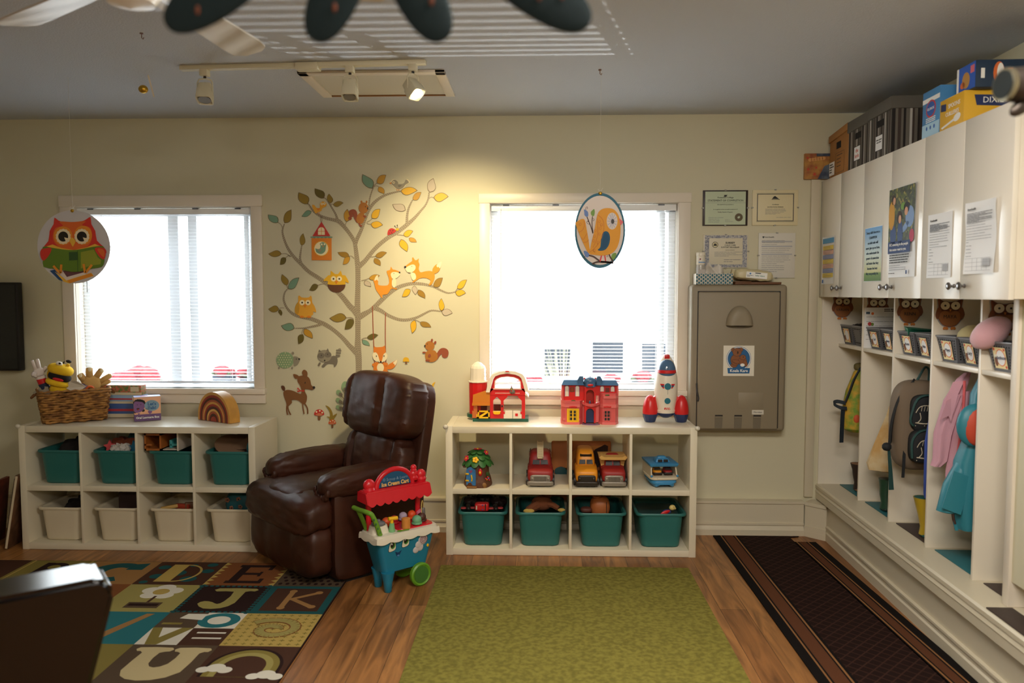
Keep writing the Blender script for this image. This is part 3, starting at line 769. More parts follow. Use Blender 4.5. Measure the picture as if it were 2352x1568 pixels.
# ------------------------------------------------------------ name owls
ob = mat('owl_brown', (122, 72, 44), .6); obd = mat('owl_dark_brown', (84, 46, 32), .6); obl = mat('owl_tan_belly', (150, 96, 54), .6); oor = mat('owl_orange', (200, 120, 50), .6)
obk = mat('owl_backing_blue_grey', (150, 160, 168), .6); eyew = mat('eye_cream', (226, 220, 196), .5)
def name_owl(label, d0, s, z1, name, sz=.139):
    t = thing('name_owl', label, 'owl cutout', rs(s, d0, z1), RANG, 'wooden name owls in the cubbies')
    k = sz/100
    P = lambda pts: [(x*k, (z-107)*k) for x, z in pts]
    body = smoothclosed([(50, 8), (72, 14), (88, 36), (90, 56), (88, 78), (90, 104), (70, 94), (50, 92), (30, 94), (10, 104), (12, 78), (10, 56), (12, 36), (28, 14)], 3)
    pl = lambda o: (lambda x, z, q: V((x, -o-q, z)))
    g = G()
    out = [((x-50)*1.06+50, (z-56)*1.05+56) for x, z in body]
    polyp(g, P(out), pl(.0), obk, .004); polyp(g, P(body), pl(.004), ob, .002)
    polyp(g, P(smoothclosed([(50, 10), (74, 18), (86, 40), (80, 56), (66, 62), (50, 56), (34, 62), (20, 56), (14, 40), (26, 18)], 3)), pl(.006), obl, .0008)
    polyp(g, P([(36, 92), (64, 92), (86, 100), (78, 62), (22, 62), (14, 100)]), pl(.006), obd, .0004)
    g.obj('body', t)
    for x0, x1 in ((2, 16), (98, 84)):
        g = G(); polyp(g, P(smoothclosed([(x1, 70), ((x0+x1)/2, 72), (x0, 50), ((x0+x1)/2-1, 34), (x1, 46)], 3)), pl(.0065), oor if 0 else ob, .001); g.obj('wing', t)
    for cx in (33, 67):
        g = G(); polyp(g, P(ellp(cx, 80, 18, 16)), pl(.007), obd, .0006); polyp(g, P(ellp(cx, 80, 15, 14)), pl(.0076), eyew, .0006); polyp(g, P(ellp(cx, 80, 3.4)), pl(.0082), blk, .0005); g.obj('eye', t)
    g = G(); polyp(g, P([(46, 68), (54, 68), (50, 60)]), pl(.009), oor, .001); g.obj('beak', t)
    for cx in (37, 62):
        g = G(); polyp(g, P(smoothclosed([(cx-9, 2), (cx-5, 9), (cx, 8), (cx+5, 9), (cx+9, 2), (cx+5, -2), (cx, 0), (cx-5, -2)], 2)), pl(.005), oor, .001); g.obj('foot', t)
    if name: text(name, 17*k, t, (50*k, -.0074, (42-107)*k), blk, (pi/2, 0, 0), sx=.95)
name_owl('brown wooden owl lettered VARIAN in the cubby nearest the window wall', .055, .0105, 1.535, 'VARIAN')
name_owl('brown wooden owl half covered by a white chart in the second cubby', .112, .4135, 1.532, '')
name_owl('brown wooden owl lettered RENN in the middle cubby', .108, .8435, 1.532, 'RENN')
name_owl('brown wooden owl lettered MAYA in the fourth cubby', .106, 1.2705, 1.530, 'MAYA')
name_owl('brown wooden owl behind the pink plush in the last cubby', .120, 1.6985, 1.526, '')

# ------------------------------------------------------------ mesh baskets with name cards
bkm = mat('grey_plastic_basket', (88, 88, 92), .45); holem = mat('basket_hole', (24, 24, 26), .8); rimm = mat('grey_basket_rim', (120, 120, 124), .3)
cardm = mat('name_card_cream', (232, 214, 160), .5); cardo = mat('name_card_orange', (222, 110, 50), .5); navyink = mat('navy_ink', (30, 34, 70), .5)
def basket():
    t = thing('mesh_basket', 'x', 'basket')
    g = G()
    w0, w1, d0, d1, H = .062, .086, .10, .125, .118
    v = []; 
    for w_, d_, z in ((w0, d0, 0), (w1, d1, H), (w1-.004, d1-.004, H), (w0-.003, d0-.003, .004)):
        v += [(-d_, -w_, z), (d_, -w_, z), (d_, w_, z), (-d_, w_, z)]
    f = [(3, 2, 1, 0), (12, 13, 14, 15)]
    for i in range(3):
        for k in range(4): f.append((i*4+k, i*4+(k+1) % 4, i*4+4+(k+1) % 4, i*4+4+k))
    g.raw(v, f, bkm)
    # rows of little rectangular holes on the front (-x) and the camera side (-y)
    for z in (.018, .03, .042, .054, .066, .078, .09, .102):
        q = z/H; dx = d0+(d1-d0)*q; wy = w0+(w1-w0)*q
        for k in range(9):
            y = (k-4)*wy*.2
            if z in (.018, .102) or abs(k-4) == 4: g.box(-dx-.0008, -dx+.002, y-.003, y+.003, z-.0035, z+.0035, holem)
        for k in range(12):
            x = (k-5.5)*dx*.155; g.box(x-.0035, x+.0035, -wy-.0008, -wy+.002, z-.0035, z+.0035, holem)
    g.obj('tub', t, smooth=0)
    g = G(); r = [(-d1, -w1, H), (d1, -w1, H), (d1, w1, H), (-d1, w1, H)]
    g.tube(r, .0045, rimm, n=6, closed=True); g.obj('rim', t)
    return t
bsk = basket()
BK = [(.085, '', 'grey mesh basket at the window end of the cubby shelves'), (.262, None, 'grey mesh basket without a name card in the cubby nearest the window wall'),
      (.512, 'Cal', 'grey mesh basket with a name card, left of the teal bottle'), (.708, 'Avery', 'grey mesh basket below the teal bottle'),
      (.935, 'Renn', 'left grey mesh basket in the middle cubby'), (1.132, 'Viha', 'right grey mesh basket in the middle cubby'),
      (1.355, 'Maya', 'grey mesh basket with a cream hat showing over its rim'), (1.562, 'Lucy', 'grey mesh basket right of the one with the cream hat'),
      (1.790, 'Madison', 'grey mesh basket under the pink plush')]
for i, (s, nm, lb) in enumerate(BK):
    o = bsk if i == 0 else copytree(bsk)
    o.location = rs(s, .245, 1.2325); o.rotation_euler = (0, 0, RANG+RAD(-3 if i % 2 else 2)); o['label'] = lb; o['group'] = 'mesh baskets on the cubby shelves'
for (s, nm, lb), o in zip(BK, [x for x in COL.objects if x.name.startswith('mesh_basket')]):
    if nm is None: continue
    tl = math.atan2(.025, .118); M = MX.Translation((-.1125, 0, .056)) @ MX.Rotation(-tl, 4, 'Y')
    pl = lambda x, z, q, M=M: M @ V((-.003-q, -x, z))
    g = G(); rect(g, -.042, .042, -.044, .044, pl, cardm, .0008); p2 = lambda x, z, q: pl(x, z, q+.0008); p3 = lambda x, z, q: pl(x, z, q+.0012)
    polyp(g, ellp(.006, .002, .032, .036, 18), p2, cardo); polyp(g, ellp(.006, .002, .028, .032, 18), p3, paper)
    polyp(g, ellp(-.027, -.014, .011, .022, 12), lambda x, z, q: pl(x, z, q+.0016), ob); polyp(g, ellp(-.027, .008, .010, .008, 12), lambda x, z, q: pl(x, z, q+.002), eyew)
    for x, z in ((.034, .036), (.034, -.036), (-.034, .036)): polyp(g, ellp(x, z, .006, .006, 10), p2, ycol('card_red', (206, 70, 50)))
    c = g.obj('name_card', o)
    if nm: text(nm, .022, c, M @ V((-.0055, -.006, .002)), navyink, MX.Rotation(-tl, 3, 'Y').to_4x4().to_3x3() @ MX(((0, 0, -1), (-1, 0, 0), (0, 1, 0))) if 0 else RTX)

# things standing in the baskets
t = thing('teal_bottle', 'teal bottle with a pale cap standing in a cubby basket', 'bottle', rs(.70, .24, 1.237), RANG)
g = G(); g.lathe([(.0, 0), (.026, 0), (.028, .01), (.028, .13), (.024, .145), (.018, .152), (.016, .155)], mat('teal_bottle', (70, 170, 170), .35)); g.obj('bottle_body', t)
g = G(); g.lathe([(.0175, .153), (.0175, .178), (.012, .188), (.004, .191)], mat('pale_cap', (226, 214, 206), .4)); g.obj('cap', t)
t = thing('white_container', 'white rounded container beside the teal bottle', 'container', rs(.605, .27, 1.237), RANG)
g = G(); g.sup((0, 0, .075), (.05, .07, .15), mat('white_container', (210, 206, 200), .4), p=5); g.obj('container_body', t)
t = thing('wall_chart', 'white printed chart leaning in the second cubby in front of the owl', 'chart', rs(.425, .106, 1.2325), RANG)
g = G(); pl = lambda x, z, q: V((x, -.002-q+.0*z, z))
g.box(0, .275, -.002, 0, 0, .235, paper); lines(g, .11, .26, .215, .225, 2, pl, blk, .005, 1); rect(g, .008, .03, .197, .21, pl, ycol('slate_print', (60, 80, 96))); polyp(g, ellp(.045, .2, .008, .008, 10), pl, ycol('orange_print', (220, 110, 50)))
lines(g, .01, .26, .05, .18, 6, pl, inkm, .002, 3); polyp(g, ellp(.03, .14, .011), pl, ycol('apple_red', (190, 60, 60))); polyp(g, ellp(.045, .138, .009), pl, ycol('apple_green', (120, 150, 60))); polyp(g, ellp(.045, .065, .01), pl, ycol('berry_blue', (70, 80, 140)))
g.obj('sheet', t)
t = thing('green_folder', 'green folded paper poking out of the basket under the RENN owl', 'folder', rs(.93, .23, 1.26), RANG)
g = G(); gm = mat('green_card', (36, 120, 96), .5); g.raw([(-.13, -.08, .112), (-.09, .06, .118), (.08, .07, .10), (.06, -.07, .10), (-.1, -.02, .06), (.06, .0, .06)], [(0, 3, 2, 1), (0, 4, 5, 3), (1, 2, 5, 4), (0, 1, 4), (3, 5, 2)], gm); g.obj('cover', t)
t = thing('cream_hat', 'cream fleece hat in the basket below the MAYA owl', 'hat', rs(1.37, .24, 1.30), RANG)
g = G(); g.ell((0, 0, .045), (.07, .07, .062), mat('cream_fleece', (206, 190, 140), .9, bump=(200, .3))); g.obj('crown', t)
t = thing('yellow_hat', 'yellowish cloth in the basket behind the cream hat', 'hat', rs(1.53, .25, 1.30), RANG)
g = G(); g.ell((0, 0, .06), (.06, .05, .07), mat('straw_cloth', (196, 168, 90), .9), fn=lambda d: 1+.1*NZ.noise(d*3)); g.obj('cloth', t)
t = thing('black_cap', 'dark lumpy bundle lying in the first cubby basket', 'bundle', rs(.20, .25, 1.335), RANG)
g = G(); g.sup((0, 0, .012), (.22, .26, .03), mat('black_knit', (34, 26, 24), .9), p=3, fn=lambda q: (0, 0, .012*NZ.noise(q*4))); g.obj('cloth', t)
# pink plush lying on the last basket
plm = mat('pink_plush', (206, 160, 168), .95, bump=(260, .6, .004), sheen=.5)
t = thing('pink_plush', 'pale pink soft plush toy slumped over the last cubby basket', 'plush toy', rs(1.735, .19, 1.352), RANG)
g = G(); M = MX.Rotation(RAD(-38), 4, 'Y') @ MX.Rotation(RAD(8), 4, 'Z')
g.ell((-.035, .01, .06), (.088, .058, .056), plm, 24, M=MX.Translation((0, 0, .01)) @ MX.Rotation(RAD(-38), 4, 'Y'), fn=lambda d: 1+.05*NZ.noise(d*2.5)); g.obj('body', t, smooth=180)
g = G(); g.ell((-.085, .02, -.005), (.018, .018, .016), plm, 12); g.obj('nose', t)
for a in ((.045, -.035), (.075, -.045)):
    g = G(); g.sup((a[0], a[1], .0), (.035, .05, .12), plm, p=2.6); g.obj('leg', t)

# ------------------------------------------------------------ bags and coats
navy = mat('navy_webbing', (22, 34, 46), .7); grn = mat('green_print_fabric', (112, 150, 48), .7, nz=(22, .5, (206, 160, 50)))
t = thing('green_backpack', 'small green and yellow patterned backpack hanging in the first cubby', 'backpack', rs(.195, .165, .70), RANG)
g = G(); loft(g, [(.0+.02*0, 0, .0, .05, .04), (.0, 0, .02, .085, .06), (.0, 0, .10, .095, .065), (.015, 0, .25, .085, .06), (.035, 0, .37, .06, .045), (.045, 0, .41, .03, .03)], grn, 20); g.obj('bag_body', t)
g = G(); g.ell((.05, -.035, .09), (.05, .03, .07), mat('navy_pocket', (34, 44, 60), .7)); g.ell((.03, -.05, .24), (.03, .015, .06), mat('yellow_patch', (214, 160, 50), .7)); g.ell((-.02, -.055, .09), (.022, .012, .03), mat('orange_patch', (206, 90, 50), .7)); g.obj('pocket', t)
g = G(); g.sup((.02, 0, .40), (.09, .05, .05), mat('olive_flap', (96, 84, 40), .7), p=3); g.obj('top_flap', t)
g = G(); g.tube(smoothline([(.05, 0, .40), (.05, .01, .44), (.048, 0, .455)]), .006, navy); g.obj('hang_loop', t)
g = G(); g.strap(smoothline([(.0, -.04, .40), (-.04, -.05, .33), (-.07, -.05, .24), (-.088, -.04, .18)]), .028, .008, navy, (.6, .6, .3)); g.strap(smoothline([(-.085, -.04, .18), (-.13, -.03, .19), (-.15, -.02, .175), (-.12, -.05, .155), (-.08, -.05, .15)]), .022, .006, navy, (0, .4, 1)); g.strap([(-.10, -.045, .15), (-.105, -.05, .08), (-.107, -.05, -.06)], .026, .004, navy, (1, .3, 0)); g.obj('shoulder_strap', t)
cnv = mat('cream_canvas', (206, 186, 146), .85, nz=(9, .25, (190, 150, 90)), bump=(60, .3, .003))
t = thing('canvas_bag', 'cream canvas drawstring bag hanging in the second cubby', 'bag', rs(.645, .19, .555), RANG)
g = G(); loft(g, [(.0, 0, .0, .05, .04), (-.02, 0, .012, .10, .06), (-.015, 0, .05, .115, .065), (.0, 0, .16, .09, .06), (.02, 0, .32, .05, .04), (.03, 0, .46, .022, .02), (.035, 0, .56, .008, .008)], cnv, 24, 6, .07); g.obj('bag_body', t)
g = G(); g.tube(smoothline([(.035, 0, .56), (.045, 0, .60), (.04, 0, .615)]), .004, cnv, n=6); g.obj('drawstring', t)
taup = mat('taupe_fabric', (112, 96, 78), .75, bump=(120, .2)); blkf = mat('black_fabric', (24, 26, 28), .75); tealb = mat('teal_binding', (28, 66, 62), .7); bone = mat('bone_print', (196, 184, 160), .7)
t = thing('dinosaur_backpack', 'taupe and black backpack printed with dinosaur skeletons in the middle cubby', 'backpack', rs(1.0, .165, .67), RANG)
g = G(); g.sup((.0, .0, .21), (.26, .15, .46), taup, p=3.4, n=14, fn=lambda q: (-.03*q.z*0, .0, 0)); g.obj('bag_body', t)
ft = lambda x, z: -.075
g = G(); g.sup((.025, -.07, .28), (.19, .05, .19), blkf, p=4, n=10); g.sup((.025, -.085, .115), (.20, .07, .17), blkf, p=4, n=10); g.obj('pocket', t)
g = G()
g.tube([(x, -.097, z) for x, z in smoothclosed([(-.06, .22), (-.065, .3), (-.03, .365), (.06, .37), (.11, .32), (.115, .22)], 4)][:20], .006, tealb, n=6); g.tube([(x, -.116, z) for x, z in smoothline([(-.07, .06), (-.07, .15), (-.02, .20), (.10, .20)], 5)], .006, tealb, n=6); g.obj('piping', t)
g = G()
for oz, oy in ((.285, -.0955), (.115, -.1205)):
    g = G()
    q = lambda pts, r=.0022: g.tube([(x, oy, oz+z) for x, z in smoothline(pts, 4)], r, bone, n=5)
    q([(-.05, .0), (-.03, .03), (.01, .035), (.05, .01), (.08, .02)]); q([(.01, .035), (.035, .055), (.06, .05)], .004); q([(-.03, .0), (-.025, -.03), (-.04, -.05)]); q([(.02, .01), (.03, -.03), (.05, -.035)]); q([(-.05, -.05), (0, -.055), (.05, -.045)], .0035)
    for k in range(5): q([(-.02+k*.014, .032), (-.024+k*.014, .008)], .0014)
    for k in range(6): g.ell((-.05+k*.022, oy, oz-.065+.01*(k % 2)), .0026, bone, 6)
    g.obj('skeleton_print', t)
g = G(); g.strap(smoothline([(-.03, -.02, .44), (-.10, -.03, .36), (-.135, -.03, .24), (-.14, -.02, .12)]), .04, .012, blkf, (.5, .8, .2)); g.ell((-.16, -.03, .10), (.025, .02, .022), blkf, 10); g.strap(smoothline([(-.15, -.03, .09), (-.14, -.035, -.02), (-.135, -.04, -.12)]), [.012, .014, .016, .018, .02, .022, .024, .026, .028], .003, tealb, (1, .2, 0)); g.strap(smoothline([(-.085, -.06, .10), (-.088, -.065, .02), (-.09, -.065, -.05)]), .013, .006, blkf, (1, 0, 0)); g.obj('shoulder_strap', t)
g = G(); g.tube(smoothline([(-.01, 0, .43), (.02, 0, .49), (.035, 0, .505), (.05, 0, .49), (.05, 0, .43)]), .006, tealb, n=6); g.obj('grab_loop', t)
blu = mat('blue_jacket', (46, 70, 150), .7, bump=(70, .3, .003))
t = thing('blue_jacket', 'blue jacket sleeve hanging beside the dinosaur backpack', 'jacket', rs(1.19, .165, .55), RANG)
g = G(); loft(g, [(-.01, 0, .0, .028, .025), (-.01, 0, .02, .033, .03), (-.01, 0, .10, .034, .032), (0, 0, .28, .045, .035), (.03, 0, .45, .05, .035), (.05, 0, .60, .03, .025), (.05, .0, .62, .01, .01)], blu, 18, 4, .05); g.obj('sleeve', t)
pnk = mat('pink_jacket_cloth', (196, 146, 160), .8, bump=(40, .35, .004)); pnk2 = mat('pink_jacket_lining', (206, 92, 96), .8)
t = thing('pink_jacket', 'dusty pink jacket hanging in the fourth cubby', 'jacket', rs(1.42, .145, .66), RANG)
g = G(); loft(g, [(-.08, 0, .10, .018, .03), (-.06, 0, .13, .026, .04), (-.05, 0, .25, .034, .042), (-.01, 0, .40, .034, .042), (.03, 0, .50, .022, .03), (.05, 0, .53, .012, .015)], pnk, 22, 5, .14); g.obj('body', t)
g = G(); loft(g, [(-.005, -.03, .0, .03, .03), (-.01, -.03, .03, .035, .035), (-.015, -.03, .09, .03, .03), (.01, -.03, .25, .03, .03), (.03, -.02, .45, .02, .025)], pnk, 18, 4, .12, 1); g.obj('sleeve', t)
g = G(); g.raw([(-.075, -.05, .40), (-.045, -.055, .31), (-.02, -.06, .44), (.01, -.05, .50), (-.03, -.03, .49)], [(0, 1, 2), (0, 2, 3, 4)], pnk); g.grid(lambda u, v: V((-.095+.06*u+.03*v, -.055, .32+.09*v+.03*u)), 3, 3, pnk, th=(0, .004, 0)); g.obj('hood', t)
g = G(); g.tube(smoothline([(.005, -.062, .50), (.0, -.068, .36), (-.01, -.066, .22), (-.02, -.062, .12)]), .006, pnk2, n=6); g.obj('zip_lining', t)
tlc = mat('teal_raincoat', (44, 124, 140), .45, bump=(30, .25, .004)); tlc2 = mat('coral_lining', (190, 70, 44), .6)
t = thing('teal_raincoat', 'teal raincoat with a coral hood lining in the fourth cubby', 'raincoat', rs(1.56, .155, .51), RANG)
g = G(); loft(g, [(.0, 0, .0, .055, .05), (.0, 0, .02, .062, .055), (-.005, 0, .15, .07, .06), (-.005, 0, .30, .065, .055), (.02, 0, .44, .04, .045), (.045, .0, .60, .055, .05), (.05, 0, .70, .02, .02)], tlc, 24, 5, .09); g.obj('body', t)
g = G(); loft(g, [(-.10, -.005, .075, .03, .03), (-.095, -.005, .08, .05, .035), (-.07, -.005, .20, .05, .04), (-.03, 0, .30, .035, .035)], tlc, 18, 3, .06); g.grid(lambda u, v: V((-.145+.08*u+.045*v, -.05, .105+.165*v-.03*u)), 4, 4, tlc, th=(0, .006, 0)); g.obj('sleeve', t)
g = G(); g.ell((-.022, -.05, .47), (.075, .035, .095), tlc, 20); g.obj('hood', t)
g = G(); g.ell((-.014, -.066, .465), (.062, .025, .082), tlc2, 20); g.ell((-.005, -.082, .41), (.026, .012, .05), mat('lining_pattern', (206, 100, 90), .7), 12); g.obj('hood_lining', t)
g = G(); g.tube([(-.09, -.03, .08), (-.085, -.03, .05), (-.078, -.03, .03)], .006, mat('dark_toggle', (60, 40, 34), .5), n=6); g.strap([(-.08, -.03, .04), (-.07, -.03, -.0)], .014, .003, tlc, (1, 0, 0)); g.obj('zip_pull', t)

# boots
def boot(name, label, P, h, m, m2, lean=0, sc=1):
    t = thing(name, label, 'boot', P, RANG+pi)
    g = G(); loft(g, [(.0, 0, .012, .042*sc, .034*sc), (-.004, 0, .05, .04*sc, .034*sc), (.012, 0, .09, .032*sc, .034*sc), (.016+lean*.4, 0, .13, .033*sc, .036*sc), (.016+lean, 0, h, .045*sc, .045*sc)], m, 18); loft(g, [(.016+lean, 0, h-.002, .045*sc, .045*sc), (.016+lean, 0, h+.0005, .041*sc, .041*sc)], m2, 18); g.sup((-.035*sc, 0, .035), (.11*sc, .065*sc, .06), m, p=3, n=8); g.obj('shaft', t)
    g = G(); g.sup((-.03*sc, 0, .009), (.13*sc, .07*sc, .018), m2, p=5, n=8); g.obj('sole', t)
    return t
boot('winter_boot', 'dark brown boot standing at the back of the first cubby', rs(.20, .195, .3325), .17, mat('brown_boot', (46, 30, 24), .6), mat('boot_trim', (150, 110, 80), .7))
boot('rain_boot', 'dark green rain boot standing in the second cubby', rs(.64, .18, .3325), .18, mat('green_rubber', (34, 70, 52), .3), mat('green_rubber_dark', (22, 44, 36), .3), -.01)
yb = mat('yellow_rubber', (176, 148, 36), .35); yb2 = mat('teal_rubber_sole', (40, 96, 90), .5)
boot('rain_boot', 'yellow rain boot at the front of the middle cubby', rs(1.11, .185, .3325), .20, yb, yb2, .012)
boot('rain_boot', 'yellow rain boot behind the front one of the pair', rs(1.20, .255, .3325), .19, yb, yb2, .01)
# boot mats
tm = mat('teal_rubber_mat', (34, 100, 108), .55); bm_ = mat('brown_rubber_mat', (58, 44, 38), .6)
for k, (a, b_, m) in enumerate(((.035, .395, tm), (.45, .825, tm), (.875, 1.252, bm_), (1.305, 1.68, tm), (1.735, 1.92, bm_))):
    lb = ['teal mat in the cubby nearest the window wall', 'teal mat in the second cubby under the canvas bag', 'brown mat under the yellow boots', 'teal mat under the teal raincoat', 'dark mat in the empty last cubby'][k]
    g = G(); g.box(.128, .392, -b_, -a, .3275, .332, m, .002); g.obj('boot_mat', loc=A0, rz=RANG, label=lb, cat='mat', group='boot mats in the cubbies')
g = G(); g.box(.0, .10, -2.9, -2.0, .3275, .333, bm_, .002); g.obj('boot_mat', loc=A0, rz=RANG, label='dark mat past the corner post at the right edge', cat='mat')
# ============================================================ toys on the right shelf
def plas(n, rgb, r=.32): return mat('plastic_'+n, rgb, r)
p_red, p_wht, p_grn, p_org, p_yel, p_blu, p_dblu = plas('red', (206, 32, 34)), plas('white', (232, 222, 204)), plas('green', (18, 84, 66)), plas('orange', (204, 122, 36)), plas('yellow', (240, 186, 24)), plas('blue', (58, 96, 136)), plas('navy', (38, 54, 96))
p_pink, p_teal, p_brn, p_dk = plas('pink', (214, 92, 92)), plas('teal', (28, 110, 128)), plas('brown', (96, 58, 36), .5), plas('dark', (30, 26, 24), .5)
SZ = .7685
def frontz(k, cx, by, y0):
    """crop pixel -> local (x, y, z) on a vertical front plane"""
    return lambda px, py, q=0: V(((px-cx)*k, y0-q, (by-py)*k))
# ---- barn
P0 = on(1165, 970, 2, SZ)
br = thing('toy_barn', 'red toy barn with a white roof and silo on the right shelf', 'toy barn', (P0.x, -.33, SZ))
k = .000286; q = frontz(k, 1060, 1400, .01)
def pp(g, pts, m, t=.006, y=0.0, f=None): f = f or q; g.prism([f(a, b, -y) for a, b in pts], (0, t, 0), m)
g = G(); pp(g, [(320, 1330), (1505, 1330), (1505, 1398), (320, 1398)], p_grn, .15, 0); g.cyl(q(400, 1345, -.11), q(400, 1275, -.11), .068, p_grn, n=20); g.obj('base', br)
g = G(); sc = q(405, 0, -.11)
g.lathe([(.055, (1400-1290)*k), (.057, (1400-600)*k), (.060, (1400-595)*k), (.060, (1400-585)*k), (.0, (1400-585)*k)], p_red, (sc.x, sc.y, 0), 12); g.obj('silo', br, smooth=20)
g = G(); g.lathe([(.061, (1400-592)*k), (.061, (1400-570)*k), (.049, (1400-568)*k), (.048, (1400-290)*k), (.042, (1400-240)*k), (.020, (1400-170)*k), (.006, (1400-150)*k), (0, (1400-148)*k)], p_wht, (sc.x, sc.y, 0), 12); g.obj('silo_dome', br, smooth=20)
g = G()
outer = [(692, 770), (720, 640), (765, 480), (800, 430), (900, 390), (1060, 368), (1220, 390), (1310, 425), (1355, 470), (1405, 640), (1432, 770)]
inner = [(780, 690), (782, 600), (790, 520), (830, 480), (920, 440), (1060, 425), (1200, 440), (1300, 480), (1345, 540), (1350, 620), (1352, 690)]
for i in range(10): pp(g, [outer[i], outer[i+1], inner[i+1], inner[i]], p_red, .012)
for a in ([(690, 690), (1436, 690), (1436, 840), (690, 840)], [(690, 835), (755, 835), (755, 1330), (690, 1330)], [(920, 835), (978, 835), (978, 1330), (920, 1330)], [(1365, 835), (1436, 835), (1436, 1330), (1365, 1330)], [(755, 835), (838, 862), (755, 945)], [(838, 862), (920, 835), (920, 945)], [(755, 835), (920, 835), (838, 866)], [(978, 835), (1065, 835), (1060, 870), (978, 945)], [(1365, 835), (1280, 835), (1285, 870), (1365, 945)], [(755, 1230), (920, 1230), (920, 1330), (755, 1330)], [(978, 1180), (1005, 1190), (1005, 1230), (978, 1235)], [(1340, 1190), (1365, 1180), (1365, 1235), (1340, 1230)]): pp(g, a, p_red, .012)
pp(g, [(692, 700), (740, 700), (740, 1330), (692, 1330)], p_red, .11, .012); pp(g, [(1405, 700), (1434, 700), (1434, 1330), (1405, 1330)], p_org, .12, .012)
pp(g, [(755, 1075), (920, 1075), (920, 1330), (755, 1330)], plas('dark_red', (96, 30, 26)), .004, .1)
g.obj('front_wall', br, smooth=0)
g = G()
ro = [(605, 765), (640, 600), (700, 440), (760, 380), (900, 320), (1060, 300), (1230, 318), (1380, 375), (1430, 440), (1480, 600), (1512, 750)]
ri = [(685, 765), (715, 640), (762, 475), (800, 425), (905, 385), (1060, 365), (1220, 385), (1312, 420), (1360, 470), (1408, 640), (1440, 750)]
for i in range(10): pp(g, [ro[i], ro[i+1], ri[i+1], ri[i]], p_wht, .14, -.012)
pp(g, [(1440, 770), (1515, 860), (1515, 885), (1436, 815)], p_wht, .12, 0)
g.obj('roof', br, smooth=30)
g = G(); i2 = [((a-1065)*.93+1065, (b-560)*.93+566) for a, b in inner]
for i in range(10): pp(g, [inner[i], inner[i+1], i2[i+1], i2[i]], plas('pale_pink', (232, 190, 176)), .010, -.003)
pp(g, [(760, 680), (1362, 680), (1362, 706), (760, 706)], plas('pale_pink', (232, 190, 176)), .012, -.006); g.obj('loft_trim', br, smooth=0)
g = G(); pp(g, [(330, 825), (585, 740), (690, 765), (690, 1000), (318, 1000)], p_org, .02, -.004); pp(g, [(312, 1000), (690, 1000), (690, 1052), (310, 1052)], p_org, .03, -.01); pp(g, [(310, 1170), (415, 1170), (415, 1320), (310, 1320)], plas('clay', (190, 104, 50)), .03, -.002); pp(g, [(340, 1050), (420, 1050), (420, 1320), (340, 1320)], plas('clay', (190, 104, 50)), .05, .0); pp(g, [(415, 1060), (610, 1060), (610, 1320), (415, 1320)], plas('dark_red', (96, 30, 26)), .004, .06); g.obj('lean_to', br, smooth=0)
g = G()
for a in ([(432, 1155), (683, 1155), (683, 1185), (432, 1185)], [(405, 1290), (683, 1290), (683, 1320), (405, 1320)], [(432, 1155), (460, 1155), (460, 1320), (432, 1320)], [(655, 1155), (683, 1155), (683, 1320), (655, 1320)], [(455, 1275), (610, 1180), (660, 1190), (510, 1295)], [(405, 1230), (440, 1230), (440, 1320), (405, 1320)]): pp(g, a, p_yel, .006, -.016)
g.obj('gate', br, smooth=0)
for a, b in ((1012, 1168), (1180, 1336)):
    g = G(); pp(g, [(a, 1155), (b, 1155), (b, 1322), (a, 1322)], p_wht, .008, -.012); pp(g, [(a+25, 1185), (b-25, 1185), (b-25, 1300), (a+25, 1300)], p_wht, .003, -.014)
    if a > 1100: pp(g, [(1228, 1212), (1285, 1212), (1285, 1270), (1228, 1270)], p_red, .002, -.016)
    else: pp(g, [(985, 1235), (1012, 1235), (1012, 1322), (985, 1322)], p_wht, .008, -.012)
    if a > 1100: pp(g, [(1336, 1235), (1362, 1235), (1362, 1322), (1336, 1322)], p_wht, .008, -.012)
    g.obj('stall_door', br, smooth=0)
g = G(); pp(g, [(752, 1175), (920, 1175), (905, 1225), (870, 1236), (800, 1236), (768, 1225)], p_yel, .03, -.012); g.obj('trough', br)
g = G(); cgry = plas('hen_grey', (110, 104, 92)); g.ell(q(1168, 748, .012), (.018, .008, .014), cgry, 10); g.ell(q(1150, 690, .012), (.008, .007, .013), cgry, 10); g.ell(q(1150, 640, .012), (.003, .003, .010), plas('comb', (150, 40, 40)), 8); g.ell(q(1152, 733, .018), (.004, .004, .004), p_red, 8); g.prism([q(1132, 688, .019), q(1172, 688, .019), q(1152, 708, .019)], (0, -.002, 0), p_yel); g.obj('rooster', br)
g = G(); g.ell(q(950, 1058, .012), (.005, .004, .008), p_dk, 8); g.obj('bell', br)
g = G(); pp(g, [(1020, 308), (1098, 308), (1098, 332), (1020, 332)], p_red, .001, -.0125); pp(g, [(800, 780), (1325, 780), (1325, 790), (800, 790)], p_wht, .001, -.0005); g.obj('sticker', br)
text('Little People', .007, br, q(1060, 350, .0128), plas('olive_ink', (90, 84, 50)))

